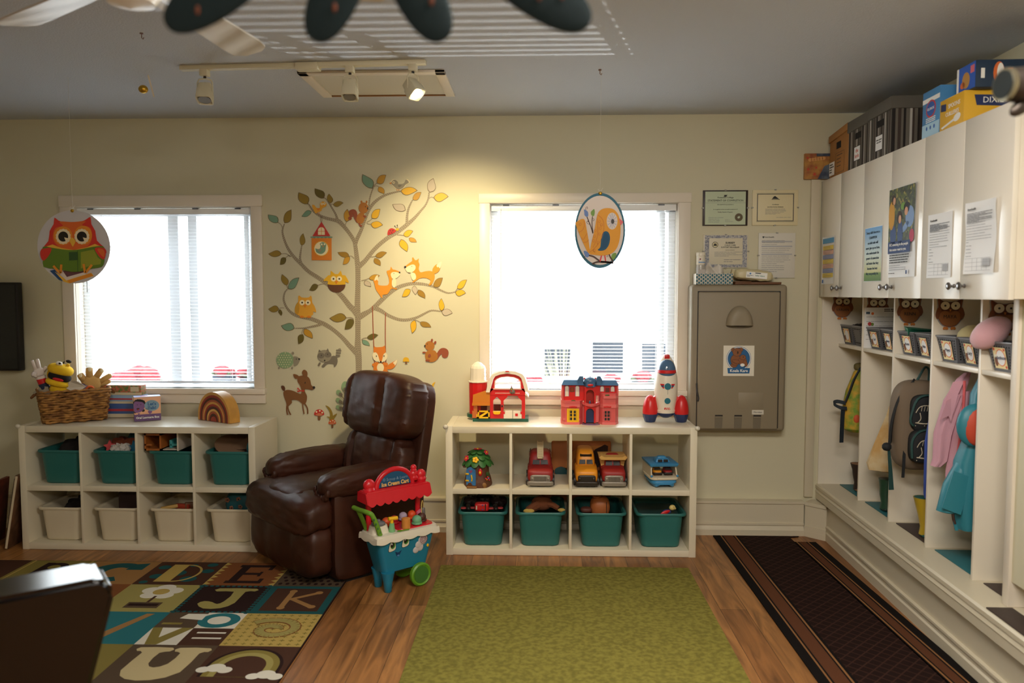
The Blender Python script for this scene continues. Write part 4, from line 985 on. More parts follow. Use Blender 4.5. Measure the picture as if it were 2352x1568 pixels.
# ---- castle dollhouse
P0 = on(1354.8, 974, 2, SZ)
cs = thing('toy_castle', 'pink and red toy castle with blue roofs on the right shelf', 'toy castle', (P0.x, -.385, SZ))
k = .0002235; q = frontz(k, 985, 1450, 0)
R_ = lambda g, x0, x1, y0, y1, m, t, y: pp(g, [(x0, y0), (x1, y0), (x1, y1), (x0, y1)], m, t, y, q)
p_pk2 = plas('light_pink', (226, 112, 110)); p_vio = plas('violet', (120, 84, 130))
g = G()
def bay(g, x0, x1, y0, y1, m, out=.016, ch_=90):
    g.prism([q(x0, y1)+V((0, .02, 0)), q(x0+ch_, y1)+V((0, -out, 0)), q(x1-ch_, y1)+V((0, -out, 0)), q(x1, y1)+V((0, .02, 0)), q(x1, y1)+V((0, .12, 0)), q(x0, y1)+V((0, .12, 0))], (0, 0, (y1-y0)*k), m)
bay(g, 228, 800, 950, 1450, p_pink); bay(g, 1230, 1750, 620, 1450, p_pink)
bay(g, 215, 790, 1385, 1452, p_pk2, .022); bay(g, 1220, 1756, 1385, 1452, p_pk2, .022); bay(g, 222, 800, 890, 985, p_pk2, .024); bay(g, 1235, 1756, 905, 1000, p_pk2, .024); bay(g, 222, 800, 815, 895, p_pink, .026); bay(g, 1250, 1752, 675, 750, p_pk2, .024)
R_(g, 780, 1250, 940, 1420, p_pk2, .10, .02)
for a in range(4): R_(g, 260+a*130, 330+a*130, 1290, 1330, p_pk2, .002, -.0175)
g.obj('lower_walls', cs, smooth=0)
g = G(); R_(g, 228, 830, 395, 830, p_red, .10, .016); R_(g, 1140, 1748, 395, 690, p_red, .10, .016); R_(g, 228, 275, 395, 830, p_pink, .01, .008); R_(g, 1700, 1748, 395, 690, p_pink, .01, .008)
# centre tower with two arched openings
def arch(x0, x1, yb, yt, n=10):
    r_ = (x1-x0)/2; c = (x0+x1)/2
    return [(x0, yb)]+[(c-r_*cos(pi*i/n), yt+r_-r_*sin(pi*i/n)) for i in range(n+1)]+[(x1, yb)]
for (yb, yt, top) in ((905, 520, 440), (1410, 1020, 950)):
    A = arch(878, 1092, yb, yt); x0, x1 = 832, 1138
    pp(g, [(x0, top), (x0, yb)]+A[:7]+[(985, top)], p_red, .03, -.014, q); pp(g, [(985, top)]+A[6:]+[(x1, yb), (x1, top)], p_red, .03, -.014, q)
R_(g, 832, 1138, 440, 930, plas('inner_red', (176, 40, 36)), .01, .03)
g.obj('upper_walls', cs, smooth=0)
g = G(); pp(g, arch(880, 1090, 1410, 1022), p_dblu, .004, .006, q); g.obj('blue_door', cs)
for x0, x1 in ((370, 528), (531, 690)):
    g = G(); R_(g, x0, x1, 1022, 1385, p_yel, .004, -.02)
    for b in (1075, 1160, 1260):
        c0 = x0+80 if x0 < 500 else x0+18; R_(g, c0, c0+58, b, b+72, p_dk, .001, -.0206)
    for b in range(1080, 1330, 30): c0 = x0+60 if x0 < 500 else x1-65; R_(g, c0-4, c0+8, b, b+16, p_dk, .001, -.0206)
    g.obj('yellow_door', cs, smooth=0)
g = G()
for x0, x1, bb in ((1372, 1430, (1085, 1170, 1265)), (1448, 1510, (1085, 1170, 1265))):
    for b in bb: R_(g, x0, x1, b, b+72, p_dk, .001, -.0166)
for a in range(8): R_(g, 1340, 1352, 1100+a*28, 1116+a*28, p_dk, .001, -.0166); R_(g, 1524, 1536, 1100+a*28, 1116+a*28, p_dk, .001, -.0166)
for x0 in (1610, 1650): R_(g, x0, x0+24, 1085, 1150, p_dk, .002, -.010); R_(g, x0, x0+24, 1165, 1235, p_dk, .002, -.010)
g.obj('window_lattice', cs, smooth=0)
for x0, x1, yb, yt in ((312, 432, 712, 415), (590, 712, 712, 415), (1255, 1372, 580, 428), (1535, 1652, 580, 428)):
    g = G(); pp(g, arch(x0, x1, yb, yt), p_vio, .001, .0154, q); pp(g, arch(x0+14, x1-14, yb, yt+14), p_wht, .001, .0146, q); g.obj('arched_window', cs)
g = G()
for x0, x1, y0, y1, m in ((458, 570, 468, 595, p_brn), (475, 553, 485, 578, plas('rust', (150, 62, 30))), (1400, 1508, 475, 600, p_brn), (1415, 1493, 490, 585, plas('plum', (110, 40, 40)))): R_(g, x0, x1, y0, y1, m, .001, .0146 if m is p_brn else .0138)
g.obj('picture_frame', cs, smooth=0)
g = G(); n = 14
pts = [(780+470*i/n, 900+45*sin(pi*i/n)) for i in range(n+1)]
for i in range(n):
    a, b = pts[i], pts[i+1]; oa, ob_ = .034*sin(pi*i/n), .034*sin(pi*(i+1)/n)
    A, B_ = q(*a, oa), q(*b, ob_); h = V((0, 0, 58*k)); g.raw([A, B_, B_+h, A+h, A+V((0, .006, 0)), B_+V((0, .006, 0)), B_+h+V((0, .006, 0)), A+h+V((0, .006, 0))], [(0, 1, 2, 3), (7, 6, 5, 4), (3, 2, 6, 7), (0, 4, 5, 1)], p_pink)
g.prism([q(*p, .034*sin(pi*i/n)) for i, p in enumerate(pts)], (0, 0, -.004), p_pink); g.ell(q(980, 860, .01), (.006, .006, .012), p_blu, 8); g.obj('balcony', cs)
g = G()
def roof(x0, x1, y0, y1, xin, t=.11, y=.0):
    g.prism([q(x0, y1, -y+.006), q(x1, y1, -y+.006), q(x1-xin, y0, -y-.03), q(x0+xin, y0, -y-.03)], (0, t, 0), p_blu)
roof(222, 830, 280, 400, 70); roof(1140, 1748, 285, 405, 60)
for x0, x1 in ((645, 810), (1150, 1305)): g.prism([q(x0+(0 if x0 < 900 else -10), 270), q(x1+10, 270), q(x1-10 if x0 < 900 else x1-45, 165), q(x0+60 if x0 < 900 else x0+30, 165)], (0, .09, 0), p_blu); R_(g, x0+10, x1, 270, 400, p_blu, .09, .004)
bay(g, 820, 1160, 310, 440, p_blu, .03, 60); g.obj('roof', cs, smooth=0)
g = G(); g.ell(q(988, 300, .0), (170*k, .032, 120*k), p_blu, 18); g.ell(q(988, 185, 0), (.004, .004, .006), p_vio, 8); g.ell(q(985, 385, .033), (.018, .002, .008), p_red, 10); g.obj('dome', cs)
for x in (835, 1130):
    g = G(); g.ell(q(x, 225, .0), (.006, .006, .006), p_red, 8); g.obj('finial', cs)
g = G(); g.prism([q(780, 1450, .0)]+[q(1010+240*cos(a), 1450, .03*sin(a)+.012) for a in [pi-pi*i/12 for i in range(13)]], (0, 0, .004), p_vio); g.obj('door_step', cs)
g = G()
for x, y in ((530, 970), (1440, 965)):
    for a in (-70, -35, 0, 35, 70): g.ell(q(x+a, y+abs(a)*.1, .025), (.008, .003, .005), p_red, 8)
g.obj('flower_trim', cs)
g = G()
for x, y in ((540, 812), (1440, 660)): g.ell(q(x, y, .02), (.014, .004, .005), plas('leaf', (70, 96, 44)), 10)
g.obj('planter', cs)

# ---- rocket
P0 = on(1526.7, 968, 2, SZ)
rk = thing('toy_rocket', 'white toy rocket with red boosters and a blue domed cockpit on the right shelf', 'toy rocket', (P0.x+.004, -.285, SZ))
k = .000292; z = lambda py: (1510-py)*k
g = G(); g.lathe([(.055, z(1310)), (.056, z(1290)), (.058, z(1255)), (.054, z(1245)), (.064, z(1050)), (.069, z(925)), (.0695, z(915)), (.070, z(720)), (.067, z(560)), (.0665, z(552)), (.060, z(440)), (.054, z(350)), (.044, z(250)), (.030, z(170)), (.018, z(110)), (.006, z(94))], p_wht, n=32); g.obj('hull', rk)
g = G(); g.lathe([(.0, z(1420)), (.02, z(1418)), (.03, z(1400)), (.046, z(1365)), (.052, z(1310)), (.0, z(1305))], p_dblu, n=24); g.obj('thruster', rk)
cock = mat('smoky_blue_dome', (70, 104, 140), .1, coat=.6)
g = G(); g.ell((0, -.020, z(430)), (.0545, .050, (430-185)*k), cock, 24); g.obj('cockpit_dome', rk, smooth=80)
g = G(); g.lathe([(.0545, z(478)), (.0575, z(470)), (.0565, z(415)), (.050, z(405))], p_red, (0, -.0175, 0), 28); g.obj('cockpit_ring', rk)
g = G(); g.box(-.016, .016, -.034, .012, z(185), z(98), p_red, .005); g.obj('nose_cap', rk)
def disc(px, py, r_, m, y, name):
    g = G(); c = V(((px-668)*k, y, z(py))); g.cyl(c, c+V((0, -.004, 0)), r_, m, n=28); return g
for px, py, r_ in ((668, 742, .020), (668, 1042, .018)):
    g = disc(px, py, r_+.0025, p_wht, -.066 if py < 900 else -.060, ''); c = V((0, (-.070 if py < 900 else -.064), z(py))); g.cyl(c, c+V((0, -.003, 0)), r_, p_teal, n=28); g.obj('porthole', rk)
for sx in (-1, 1):
    g = G()
    for j, (m, y0, y1) in enumerate(((p_red, 692, 722), (plas('stripe_blue', (40, 84, 130)), 722, 752), (p_red, 752, 784))):
        a, b = 72, 152-j*16; g.prism([V((sx*a*k, -.0655, z(y0))), V((sx*b*k, -.0565, z(y0))), V((sx*(b-13)*k, -.0575, z(y1))), V((sx*a*k, -.0655, z(y1)))], (0, -.004, 0), m)
    g.obj('wing_sticker', rk, smooth=0)
g = G(); g.box(-.0175, .0175, -.0595, -.0575, z(1226), z(1186), p_red)
for a in (-.012, -.002, .008): g.prism([V((a, -.0596, z(1224))), V((a+.004, -.0596, z(1224))), V((a+.010, -.0596, z(1188))), V((a+.006, -.0596, z(1188)))], (0, -.0004, 0), p_wht)
g.obj('hazard_sticker', rk)
g = G(); g.box(-.0006, .0006, -.0706, -.068, z(905), z(665), p_dk); g.obj('door_seam', rk)
for sx in (-1, 1):
    g = G(); cx = sx*.094
    g.lathe([(.044, z(1340)), (.0455, z(1300)), (.043, z(1180)), (.036, z(1080)), (.024, z(990)), (.010, z(955)), (.0, z(948))], p_red, (cx, 0, 0), 24); g.prism([V((sx*.060, -.014, z(950))), V((sx*.085, -.02, z(1010))), V((sx*.085, -.03, z(1290))), V((sx*.050, -.02, z(1300)))], (0, .034, 0), p_red); g.obj('booster', rk)
    g = G(); g.lathe([(.0, z(1510)), (.030, z(1510)), (.033, z(1495)), (.043, z(1400)), (.0455, z(1342)), (.0, z(1338))], p_dblu, (cx, 0, 0), 6 if 0 else 10); g.prism([V((sx*.045, -.018, z(1300))), V((sx*.07, -.018, z(1340))), V((sx*.072, -.018, z(1420))), V((sx*.04, -.018, z(1350)))], (0, .036, 0), p_dblu); g.obj('foot', rk, smooth=25)

# ============================================================ toys inside the right shelf
CZ = .399
P0 = lcell(SR, RSX, RSY, 0, 0, 1, 0, .09); P0.x = -.362
bark = mat('bark_plastic', (92, 52, 30), .6, bump=(60, .6, .004)); leafp = mat('leaf_plastic', (44, 96, 42), .5, bump=(90, .4, .003))
tt = thing('treehouse_toy', 'tree stump play house with a blue door and leaf roof in the right shelf', 'toy house', P0)
k = .0002725; q = lambda px, py, y=0: V(((px-535)*k, y, (1125-py)*k))
g = G(); g.lathe([(.082, 0), (.084, .01), (.078, .04), (.068, .08), (.066, .125), (.064, .14)], bark, n=28, wob=lambda a, z: 1+.05*sin(5*a)*(1 if z < .05 else .3)); g.obj('trunk', tt)
g = G()
for row, (n, r_, zz, s_, tlt) in enumerate(((11, .074, .148, .030, 50), (9, .056, .180, .027, 35), (7, .036, .206, .024, 18))):
    for i in range(n):
        a = 2*pi*i/n+row*.3; M = MX.Translation((r_*cos(a), r_*sin(a), zz)) @ MX.Rotation(a, 4, 'Z') @ MX.Rotation(RAD(tlt), 4, 'Y')
        g.ell((0, 0, 0), (s_*1.15, s_*.82, .007), leafp, 10, M=M)
g.lathe([(.07, .14), (.06, .17), (.04, .2), (.0, .215)], leafp, n=20); g.obj('leaf_roof', tt)
def flower(par, c, r_, m, m2, M0):
    g = G()
    for i in range(5):
        a = 2*pi*i/5; g.ell((r_*.6*cos(a), r_*.6*sin(a), 0), (r_*.5, r_*.5, .003), m, 8, M=M0)
    g.ell((0, 0, .002), (r_*.3, r_*.3, .004), m2, 8, M=M0); g.obj('flower', par)
pkf = plas('rose', (196, 44, 64)); flower(tt, 0, .026, pkf, p_yel, MX.Translation((0, 0, .220)))
flower(tt, 0, .018, p_yel, p_org, MX.Translation(q(507, 500, -.078)) @ MX.Rotation(RAD(62), 4, 'X'))
flower(tt, 0, .018, pkf, p_yel, MX.Translation(q(300, 490, -.05)) @ MX.Rotation(RAD(-55), 4, 'Y') @ MX.Rotation(RAD(40), 4, 'X')); flower(tt, 0, .016, pkf, p_yel, MX.Translation(q(730, 370, -.03)) @ MX.Rotation(RAD(45), 4, 'Y') @ MX.Rotation(RAD(30), 4, 'X'))
MD = MX.Translation(q(415, 1060, -.064)) @ MX.Rotation(RAD(-24), 4, 'Z')
g = G(); g.prism([MD @ V((x, 0, zz)) for x, zz in [(-.030, 0), (-.030, .075)]+[(-.030*cos(pi*i/10), .078+.030*sin(pi*i/10)) for i in range(11)]+[(.030, 0)]], MD.to_3x3() @ V((0, -.010, 0)), plas('sky_blue', (70, 130, 186))); g.obj('door', tt)
g = G()
for zz in (.02, .06): g.box(-.034, -.012, -.014, -.009, zz, zz+.009, p_yel, .002, M=MD)
g.obj('hinge', tt)
g = G(); g.tube([MD @ V((.008, -.013, .025)), MD @ V((.011, -.014, .04)), MD @ V((.006, -.014, .062))], .004, p_yel); g.obj('door_handle', tt)
g = G(); hp = [MD @ V((x, -.0105, zz)) for x, zz in ((0, .070), (-.012, .082), (-.010, .090), (-.003, .089), (0, .085), (.003, .089), (.010, .090), (.012, .082))]; g.prism(hp, MD.to_3x3() @ V((0, -.001, 0)), plas('mauve', (150, 80, 120))); g.obj('heart_window', tt)
g = G(); g.ell(q(605, 780, -.068), (.013, .007, .024), p_red, 12); g.ell(q(603, 785, -.075), (.007, .003, .009), p_yel, 8); g.obj('lantern', tt)
g = G(); c = V((.062, -.045, 0))
for dx, zz, m in ((-.012, .055, pkf), (-.004, .048, p_org), (.006, .056, plas('violet_blue', (90, 110, 190))), (.002, .062, p_red), (.012, .045, pkf)): g.ell((c.x+dx*.8, c.y+dx*.6-.012, zz), .0055, m, 8)
for dx in (-.006, 0, .008): g.ell((c.x+dx, c.y-.006, .08), (.003, .003, .016), leafp, 6)
g.obj('flower_cluster', tt)
g = G(); g.ell(q(250, 690, -.02), (.012, .012, .010), p_brn, 10); g.ell(q(258, 715, -.028), (.003, .003, .003), p_wht, 6); g.obj('mushroom', tt)
g = G(); g.box(-.060, -.0, -.09, -.06, 0, .012, mat('tan_step', (140, 96, 44), .6), .004); g.ell((.040, -.070, .015), (.018, .008, .018), mat('tan_step', (140, 96, 44), .6), 10); g.obj('step', tt)

def tyre(g, c, r_, w_, m):
    g.cyl(V(c)-V((w_/2, 0, 0)), V(c)+V((w_/2, 0, 0)), r_, m, n=18)
def truck(name, label, X0, w_, cab, grille, bumper, kind):
    t = thing(name, label, 'toy truck' if kind != 'bus' else 'toy bus', (X0, RSY+.055, CZ))
    h = w_/2
    g = G()
    secs = [(.0, .84, .030, .080), (.02, .93, .026, .094), (.06, 1, .025, .105), (.085, 1, .025, .112), (.20, 1, .025, .112)]
    for a in range(2): pass
    g.sup((0, .045, .068), (w_*.94, .10, .085), cab, p=4.5, n=10, fn=lambda q: (0, 0, .012*q.y*max(q.z, 0)))
    g.sup((0, .14, .068), (w_*.96, .14, .092), cab, p=6, n=8)
    zt = {'fire': .165, 'bus': .178, 'dump': .158}[kind]; tw = {'fire': .86, 'bus': .80, 'dump': .66}[kind]; dl = {'fire': .18, 'bus': .22, 'dump': .07}[kind]
    g.sup((0, .085+dl/2, (zt+.09)/2), (w_*tw, dl, zt-.09+.05), cab, p=5, n=10, fn=lambda q: (-q.x*w_*.06*max(0, q.z), .02*max(0, q.z)*(1 if q.y < 0 else 0), 0))
    g.obj('cab', t)
    g = G(); zw = {'fire': .120, 'bus': .124, 'dump': .116}[kind]
    for sx in (-1, 1): g.prism([V((sx*.004, .077, zw)), V((sx*w_*.29, .079, zw)), V((sx*w_*.27, .088, zw+.024)), V((sx*.004, .084, zw+.024))], (0, .02, 0), p_dk)
    if kind == 'bus': g.prism([V((-w_*.25, .092, .166)), V((w_*.25, .092, .166)), V((w_*.25, .11, .176)), V((-w_*.25, .11, .176))], (0, -.006, .004), p_dk)
    g.obj('windscreen', t)
    g = G(); g.sup((0, -.004, .052), (w_*.74, .018, .046), grille, p=5, n=8)
    for i in range(9): g.box(-w_*.2+i*w_*.05-.0012, -w_*.2+i*w_*.05+.0012, -.0145, -.009, .038, .066, p_dk)
    for sx in (-1, 1): g.ell((sx*w_*.29, -.010, .052), (.010, .006, .010), grille, 12)
    g.obj('grille', t)
    g = G(); g.sup((0, -.004, .024), (w_*.97, .03, .028), bumper, p=5, n=8); g.obj('bumper', t)
    for sx in (-1, 1):
        for yy in (.055, .19):
            g = G(); tyre(g, (sx*(h-.008), yy, .030), .030, .024, p_dk); g.obj('wheel', t)
    g = G(); g.box(-h*.8, h*.8, .0, .24, .014, .03, p_dk); g.obj('chassis', t)
    return t, zt
cabred = plas('matte_red', (150, 36, 34), .5); chrom = mat('grey_grille', (140, 132, 122), .35, .3); schoolbus = plas('bus_yellow', (226, 146, 34), .45)
t, zt = truck('fire_truck', 'dark red toy fire truck with a cream ladder in the right shelf', .013, .162, cabred, chrom, chrom, 'fire')
g = G(); cl_ = plas('cream_ladder', (216, 200, 164), .45); M = MX.Translation((0, .07, .155)) @ MX.Rotation(RAD(38), 4, 'X')
g.box(-.017, .017, 0, .13, 0, .004, cl_, M=M); g.box(-.019, -.014, 0, .13, 0, .014, cl_, M=M); g.box(.014, .019, 0, .13, 0, .014, cl_, M=M)
for i in range(6): g.box(-.015, .015, .01+i*.02, .014+i*.02, .004, .008, cl_, M=M)
g.obj('ladder', t)
g = G()
for sx in (-1, 1): g.tube([(sx*.066, .10, .16), (sx*.066, .10, .186), (sx*.060, .22, .186), (sx*.060, .22, .16)], .003, p_brn, n=6)
g.obj('side_rail', t)
truck('school_bus', 'yellow toy school bus with a black grille in the third cube', .289, .142, schoolbus, plas('black_grille', (38, 30, 26), .4), plas('black_grille', (38, 30, 26), .4), 'bus')
t, zt = truck('dump_truck', 'red toy dump truck with a cream tipper bed beside the school bus', .450, .150, cabred, chrom, chrom, 'dump')
g = G(); cb = plas('cream_tipper', (212, 166, 90), .45)
g.prism([V((-.085, .05, .170)), V((-.070, .05, .182)), V((-.055, .05, .172)), V((.055, .05, .172)), V((.070, .05, .182)), V((.085, .05, .170)), V((.072, .05, .155)), V((-.072, .05, .155))], (0, .05, .004), cb)
g.prism([V((-.082, .11, .165)), V((.082, .11, .165)), V((.06, .11, .07)), V((-.06, .11, .07))], (0, .14, .0), cb); g.obj('tipper_bed', t)
# ferry
t = thing('ferry_boat', 'blue and white toy ferry carrying two cars in the last cube', 'toy boat', (.748, RSY+.075, CZ), RAD(6))
fb = plas('ferry_blue', (58, 134, 184), .4); fw = plas('ferry_white', (216, 202, 176), .4)
g = G(); g.sup((0, .09, .026), (.158, .24, .052), fb, p=5, n=12, fn=lambda q: (-q.x*.014*(1 if q.z < 0 else 0), 0, (.022*max(0, 1-(q.x/.7)**2) if q.z < -.2 and q.y < -.5 else 0))); g.obj('hull', t)
g = G(); g.sup((0, .095, .056), (.172, .25, .020), fw, p=6, n=8); g.box(-.05, .05, -.032, -.02, .052, .064, fw, .003)
for sx in (-1, 1): g.prism([V((sx*.080, -.01, .06)), V((sx*.076, .02, .125)), V((sx*.080, .2, .125)), V((sx*.084, .2, .06))], (-sx*.006, 0, 0), fw)
g.obj('deck', t)
g = G(); g.box(-.082, .082, .0, .2, .122, .142, fb, .004, tp=1.08); g.obj('roof', t)
g = G(); g.box(-.045, .045, .03, .11, .142, .166, fb, .006, tp=.8); g.box(-.030, -.004, .026, .034, .146, .160, p_dk); g.box(.004, .030, .026, .034, .146, .160, p_dk); g.box(-.03, .03, .05, .09, .164, .176, fb, .004, tp=.7); g.obj('bridge', t)
for sx in (-1, 1):
    g = G(); g.ell((sx*.078, -.012, .070), (.008, .006, .007), fb, 8); g.obj('cleat', t)
for x, m, lb in ((-.032, schoolbus, 'tiny yellow car on the left of the ferry deck'), (.032, cabred, 'tiny red car on the right of the ferry deck')):
    c = thing('toy_car', lb, 'toy car', V((.748, RSY+.075, CZ)) + MX.Rotation(RAD(6), 3, 'Z') @ V((x, .05, .0668)), RAD(6), 'little cars on the ferry')
    g = G(); g.sup((0, 0, .018), (.05, .08, .022), m, p=4, n=8); g.sup((0, .01, .034), (.042, .045, .022), m, p=4, n=8); g.obj('car_body', c)
    g = G(); g.box(-.018, .018, -.016, -.008, .030, .042, p_dk); g.obj('windscreen', c)
    g = G(); g.box(-.024, .024, -.042, -.034, .006, .02, p_dk, .003); g.obj('bumper', c)
    for sx in (-1, 1):
        for yy in (-.024, .024):
            g = G(); tyre(g, (sx*.021, yy, .009), .009, .008, p_dk); g.obj('wheel', c)
# play tray leaning between shelf and wall
t = thing('play_tray', 'brown moulded play tray with a road, standing behind the right shelf', 'tray', (.275, -.083, .2225))
g = G(); bt = mat('brown_tray', (176, 104, 46), .6); bt2 = mat('tan_road', (206, 138, 66), .6); bd = mat('dark_rock', (54, 32, 26), .8, bump=(80, .8, .006))
g.box(-.19, .19, -.004, .012, 0, .385, bt, .010); g.obj('tray_body', t)
g = G()
pz = lambda x, z: V((x, -.0045, z)); g.prism([pz(x, z) for x, z in smoothline([(-.10, .20), (-.09, .27), (-.04, .33), (.04, .352), (.16, .36)], 5)]+[pz(x, z) for x, z in smoothline([(.16, .335), (.04, .325), (-.02, .30), (-.055, .25), (-.06, .20)], 5)], (0, -.003, 0), bt2); g.obj('road', t)
g = G(); g.prism([pz(x, z) for x, z in ((.03, .22), (.05, .28), (.09, .335), (.15, .365), (.17, .355), (.165, .22))], (0, -.006, 0), bd); g.obj('rock', t)
g = G(); g.prism([pz(x, z) for x, z in smoothclosed([(-.16, .17), (-.165, .205), (-.13, .22), (-.1, .212), (-.07, .215), (-.05, .17)], 3)], (0, -.003, 0), mat('tray_pond', (20, 74, 78), .4)); g.obj('pond', t)
# ============================================================ toys in the bins
def inbin(key, dx, dy, z): P = BINS[key].location; return V((P.x+dx, P.y+dy, P.z+z))
dkc = mat('dark_cloth', (30, 24, 24), .9)
def lump(name, label, cat, key, dx, dy, z, size, m, p=3, n=10, part='body', amp=.0, group=None, rz=0):
    t = thing(name, label, cat, inbin(key, dx, dy, z), rz, group)
    g = G(); g.sup((0, 0, size[2]/2), size, m, p=p, n=n, fn=(lambda q: tuple(amp*NZ.noise(q*2.5+V((i*7, 0, 0))) for i in range(3))) if amp else None); g.obj(part, t); return t
# left shelf, upper row
lump('dark_cloth_bundle', 'dark cloth heaped in the first teal bin of the left shelf', 'cloth', ('u', 0), .03, .02, .10, (.22, .28, .15), dkc, amp=.02)
def star(name, label, key, dx, dy, z, r_, m, tilt, rz=0):
    t = thing(name, label, 'star', inbin(key, dx, dy, z), rz, 'paper stars in a teal bin')
    g = G(); M = MX.Translation((0, 0, r_*.8)) @ MX.Rotation(RAD(tilt), 4, 'X')
    g.prism([M @ V((r_*(1 if k % 2 else .48)*cos(k*pi/5+pi/10*3+.1), 0, r_*(1 if k % 2 else .48)*sin(k*pi/5+pi/10*3+.1))) for k in range(10)], (0, .012, 0), m); g.obj('star_body', t)
star('coral_star', 'coral pink star standing in the second teal bin', ('u', 1), -.085, -.10, .185, .040, plas('coral', (208, 78, 84), .5), -10)
star('blue_star', 'blue star leaning at the right of the second teal bin', ('u', 1), .075, -.11, .175, .046, plas('star_blue', (44, 124, 166), .5), 5)
tiss = mat('white_crumpled_paper', (206, 200, 194), .8)
lump('crumpled_paper', 'white crumpled paper between the two stars', 'paper', ('u', 1), -.005, -.11, .18, (.11, .07, .055), tiss, 2.4, amp=.02, part='sheet')
lump('crumpled_paper', 'small white crumpled paper right of the blue star', 'paper', ('u', 1), .125, -.11, .18, (.06, .05, .045), tiss, 2.4, amp=.012, part='sheet')
lump('blue_cloth', 'teal blue cloth heaped at the back of the second bin', 'cloth', ('u', 1), .07, .05, .17, (.16, .20, .15), mat('deep_teal_cloth', (34, 84, 96), .85), amp=.03, part='cloth')
lump('orange_cloth', 'rust cloth behind the crumpled paper in the second bin', 'cloth', ('u', 1), .0, -.02, .17, (.20, .12, .09), mat('rust_cloth', (140, 70, 44), .85), amp=.02, part='cloth')
P = inbin(('u', 2), -.02, -.02, .208)
t = thing('wooden_dollhouse', 'little wooden dollhouse set on the third teal bin, with a teal bed inside', 'dollhouse', P)
wd = mat('orange_wood', (170, 98, 40), .5, nz=(12, .2)); g = G()
g.box(-.155, -.145, -.15, .12, 0, .115, wd); g.box(-.062, -.052, -.15, .12, .0, .115, wd); g.box(-.155, -.052, -.15, .12, 0, .012, wd); g.box(-.155, -.052, -.15, .12, .092, .104, wd); g.box(-.155, -.11, -.15, -.14, .03, .04, wd); g.obj('shelf_frame', t)
g = G(); dw = mat('dollhouse_white', (214, 202, 186), .5); g.box(-.052, .045, -.13, .12, 0, .005, dw); g.box(-.052, .045, .115, .12, .005, .115, mat('dollhouse_brown', (96, 60, 44), .6)); g.box(.045, .054, -.15, .12, 0, .115, dw); g.box(.054, .16, .03, .035, 0, .115, dw); g.box(-.052, .05, -.13, .12, .108, .115, dw); g.obj('room_walls', t)
g = G(); g.box(.125, .15, .022, .031, .012, .085, mat('dark_teal_panel', (20, 48, 52), .4)); g.obj('window_panel', t)
g = G(); tb_ = plas('bed_teal', (70, 160, 160), .4); g.box(-.022, .04, -.10, -.02, .018, .034, tb_, .003); g.box(-.026, -.010, -.10, -.02, .006, .056, tb_, .003); g.box(.030, .042, -.10, -.02, .006, .04, tb_, .003); g.obj('bed', t)
for i, (dx, dz, rz_, lb) in enumerate(((-.045, .0, .2, 'dark woven basket lying left in the fourth teal bin'), (.03, .01, -.3, 'dark woven basket tipped beside it, showing its pale weave'))):
    t = thing('woven_basket', lb, 'basket', inbin(('u', 3), dx, -.03+.05*i, .165+dz), rz_, 'dark baskets in the last teal bin')
    g = G(); wk = mat('dark_wicker', (58, 38, 30), .8, bump=(140, .9, .006)); M = MX.Rotation(RAD(28-8*i), 4, 'X') @ MX.Rotation(RAD(8), 4, 'Y')
    g.lathe([(.0, 0), (.07, 0), (.092, .02), (.098, .07), (.094, .07), (.086, .02), (.0, .008)], wk, n=28, M=M, wob=lambda a, z: 1+.02*sin(40*a)); g.obj('weave', t)
    g = G(); g.lathe([(.094, .066), (.101, .072), (.094, .076)], mat('pale_wicker', (120, 92, 70), .8), n=28, M=M); g.obj('rim_band', t)
lump('teal_ball', 'teal ball at the right end of the fourth teal bin', 'ball', ('u', 3), .118, -.09, .165, (.085, .09, .10), plas('ball_teal', (40, 128, 148), .4), 2)
# lower row
lump('dark_box', 'dark brown box standing in the second white bin', 'box', ('l', 1), .015, .0, .06, (.16, .10, .215), mat('dark_brown_card', (52, 32, 28), .7), 14)
lump('dark_cloth_bundle', 'dark cloth low inside the first white bin', 'cloth', ('l', 0), .02, .05, .10, (.2, .22, .11), dkc, amp=.02)
for i, (dx, dy, rz_, m, lb) in enumerate(((-.06, -.10, .3, mat('yellow_wood', (196, 156, 84), .5), 'pale wooden stick lying in the third white bin'), (.02, -.09, -.25, mat('red_wood', (170, 60, 40), .5), 'red tipped wooden stick in the third white bin'), (.08, -.08, .5, mat('brown_wood', (120, 76, 44), .5), 'brown wooden wedge at the right of the third white bin'))):
    t = thing('wooden_block', lb, 'block', inbin(('l', 2), dx, dy, .185), rz_, 'wooden pieces in the third white bin')
    g = G(); g.box(-.05, .05, -.012, .012, 0, .02+.008*i, m, .003, M=MX.Rotation(RAD(-8+6*i), 4, 'Y')); g.obj('stick', t)
t = lump('teal_flower_toy', 'teal rounded toy dotted with little brown flowers in the last white bin', 'toy', ('l', 3), .02, -.02, .12, (.19, .15, .165), mat('teal_toy', (18, 84, 92), .6), 3.2, amp=.006)
for x, zz in ((-.07, .12), (.0, .125), (-.045, .07), (.01, .08), (.06, .09)):
    flower(t, 0, .015, mat('brown_flower', (140, 90, 64), .6), p_dk, MX.Translation((x, -.072, zz)) @ MX.Rotation(pi/2, 4, 'X'))
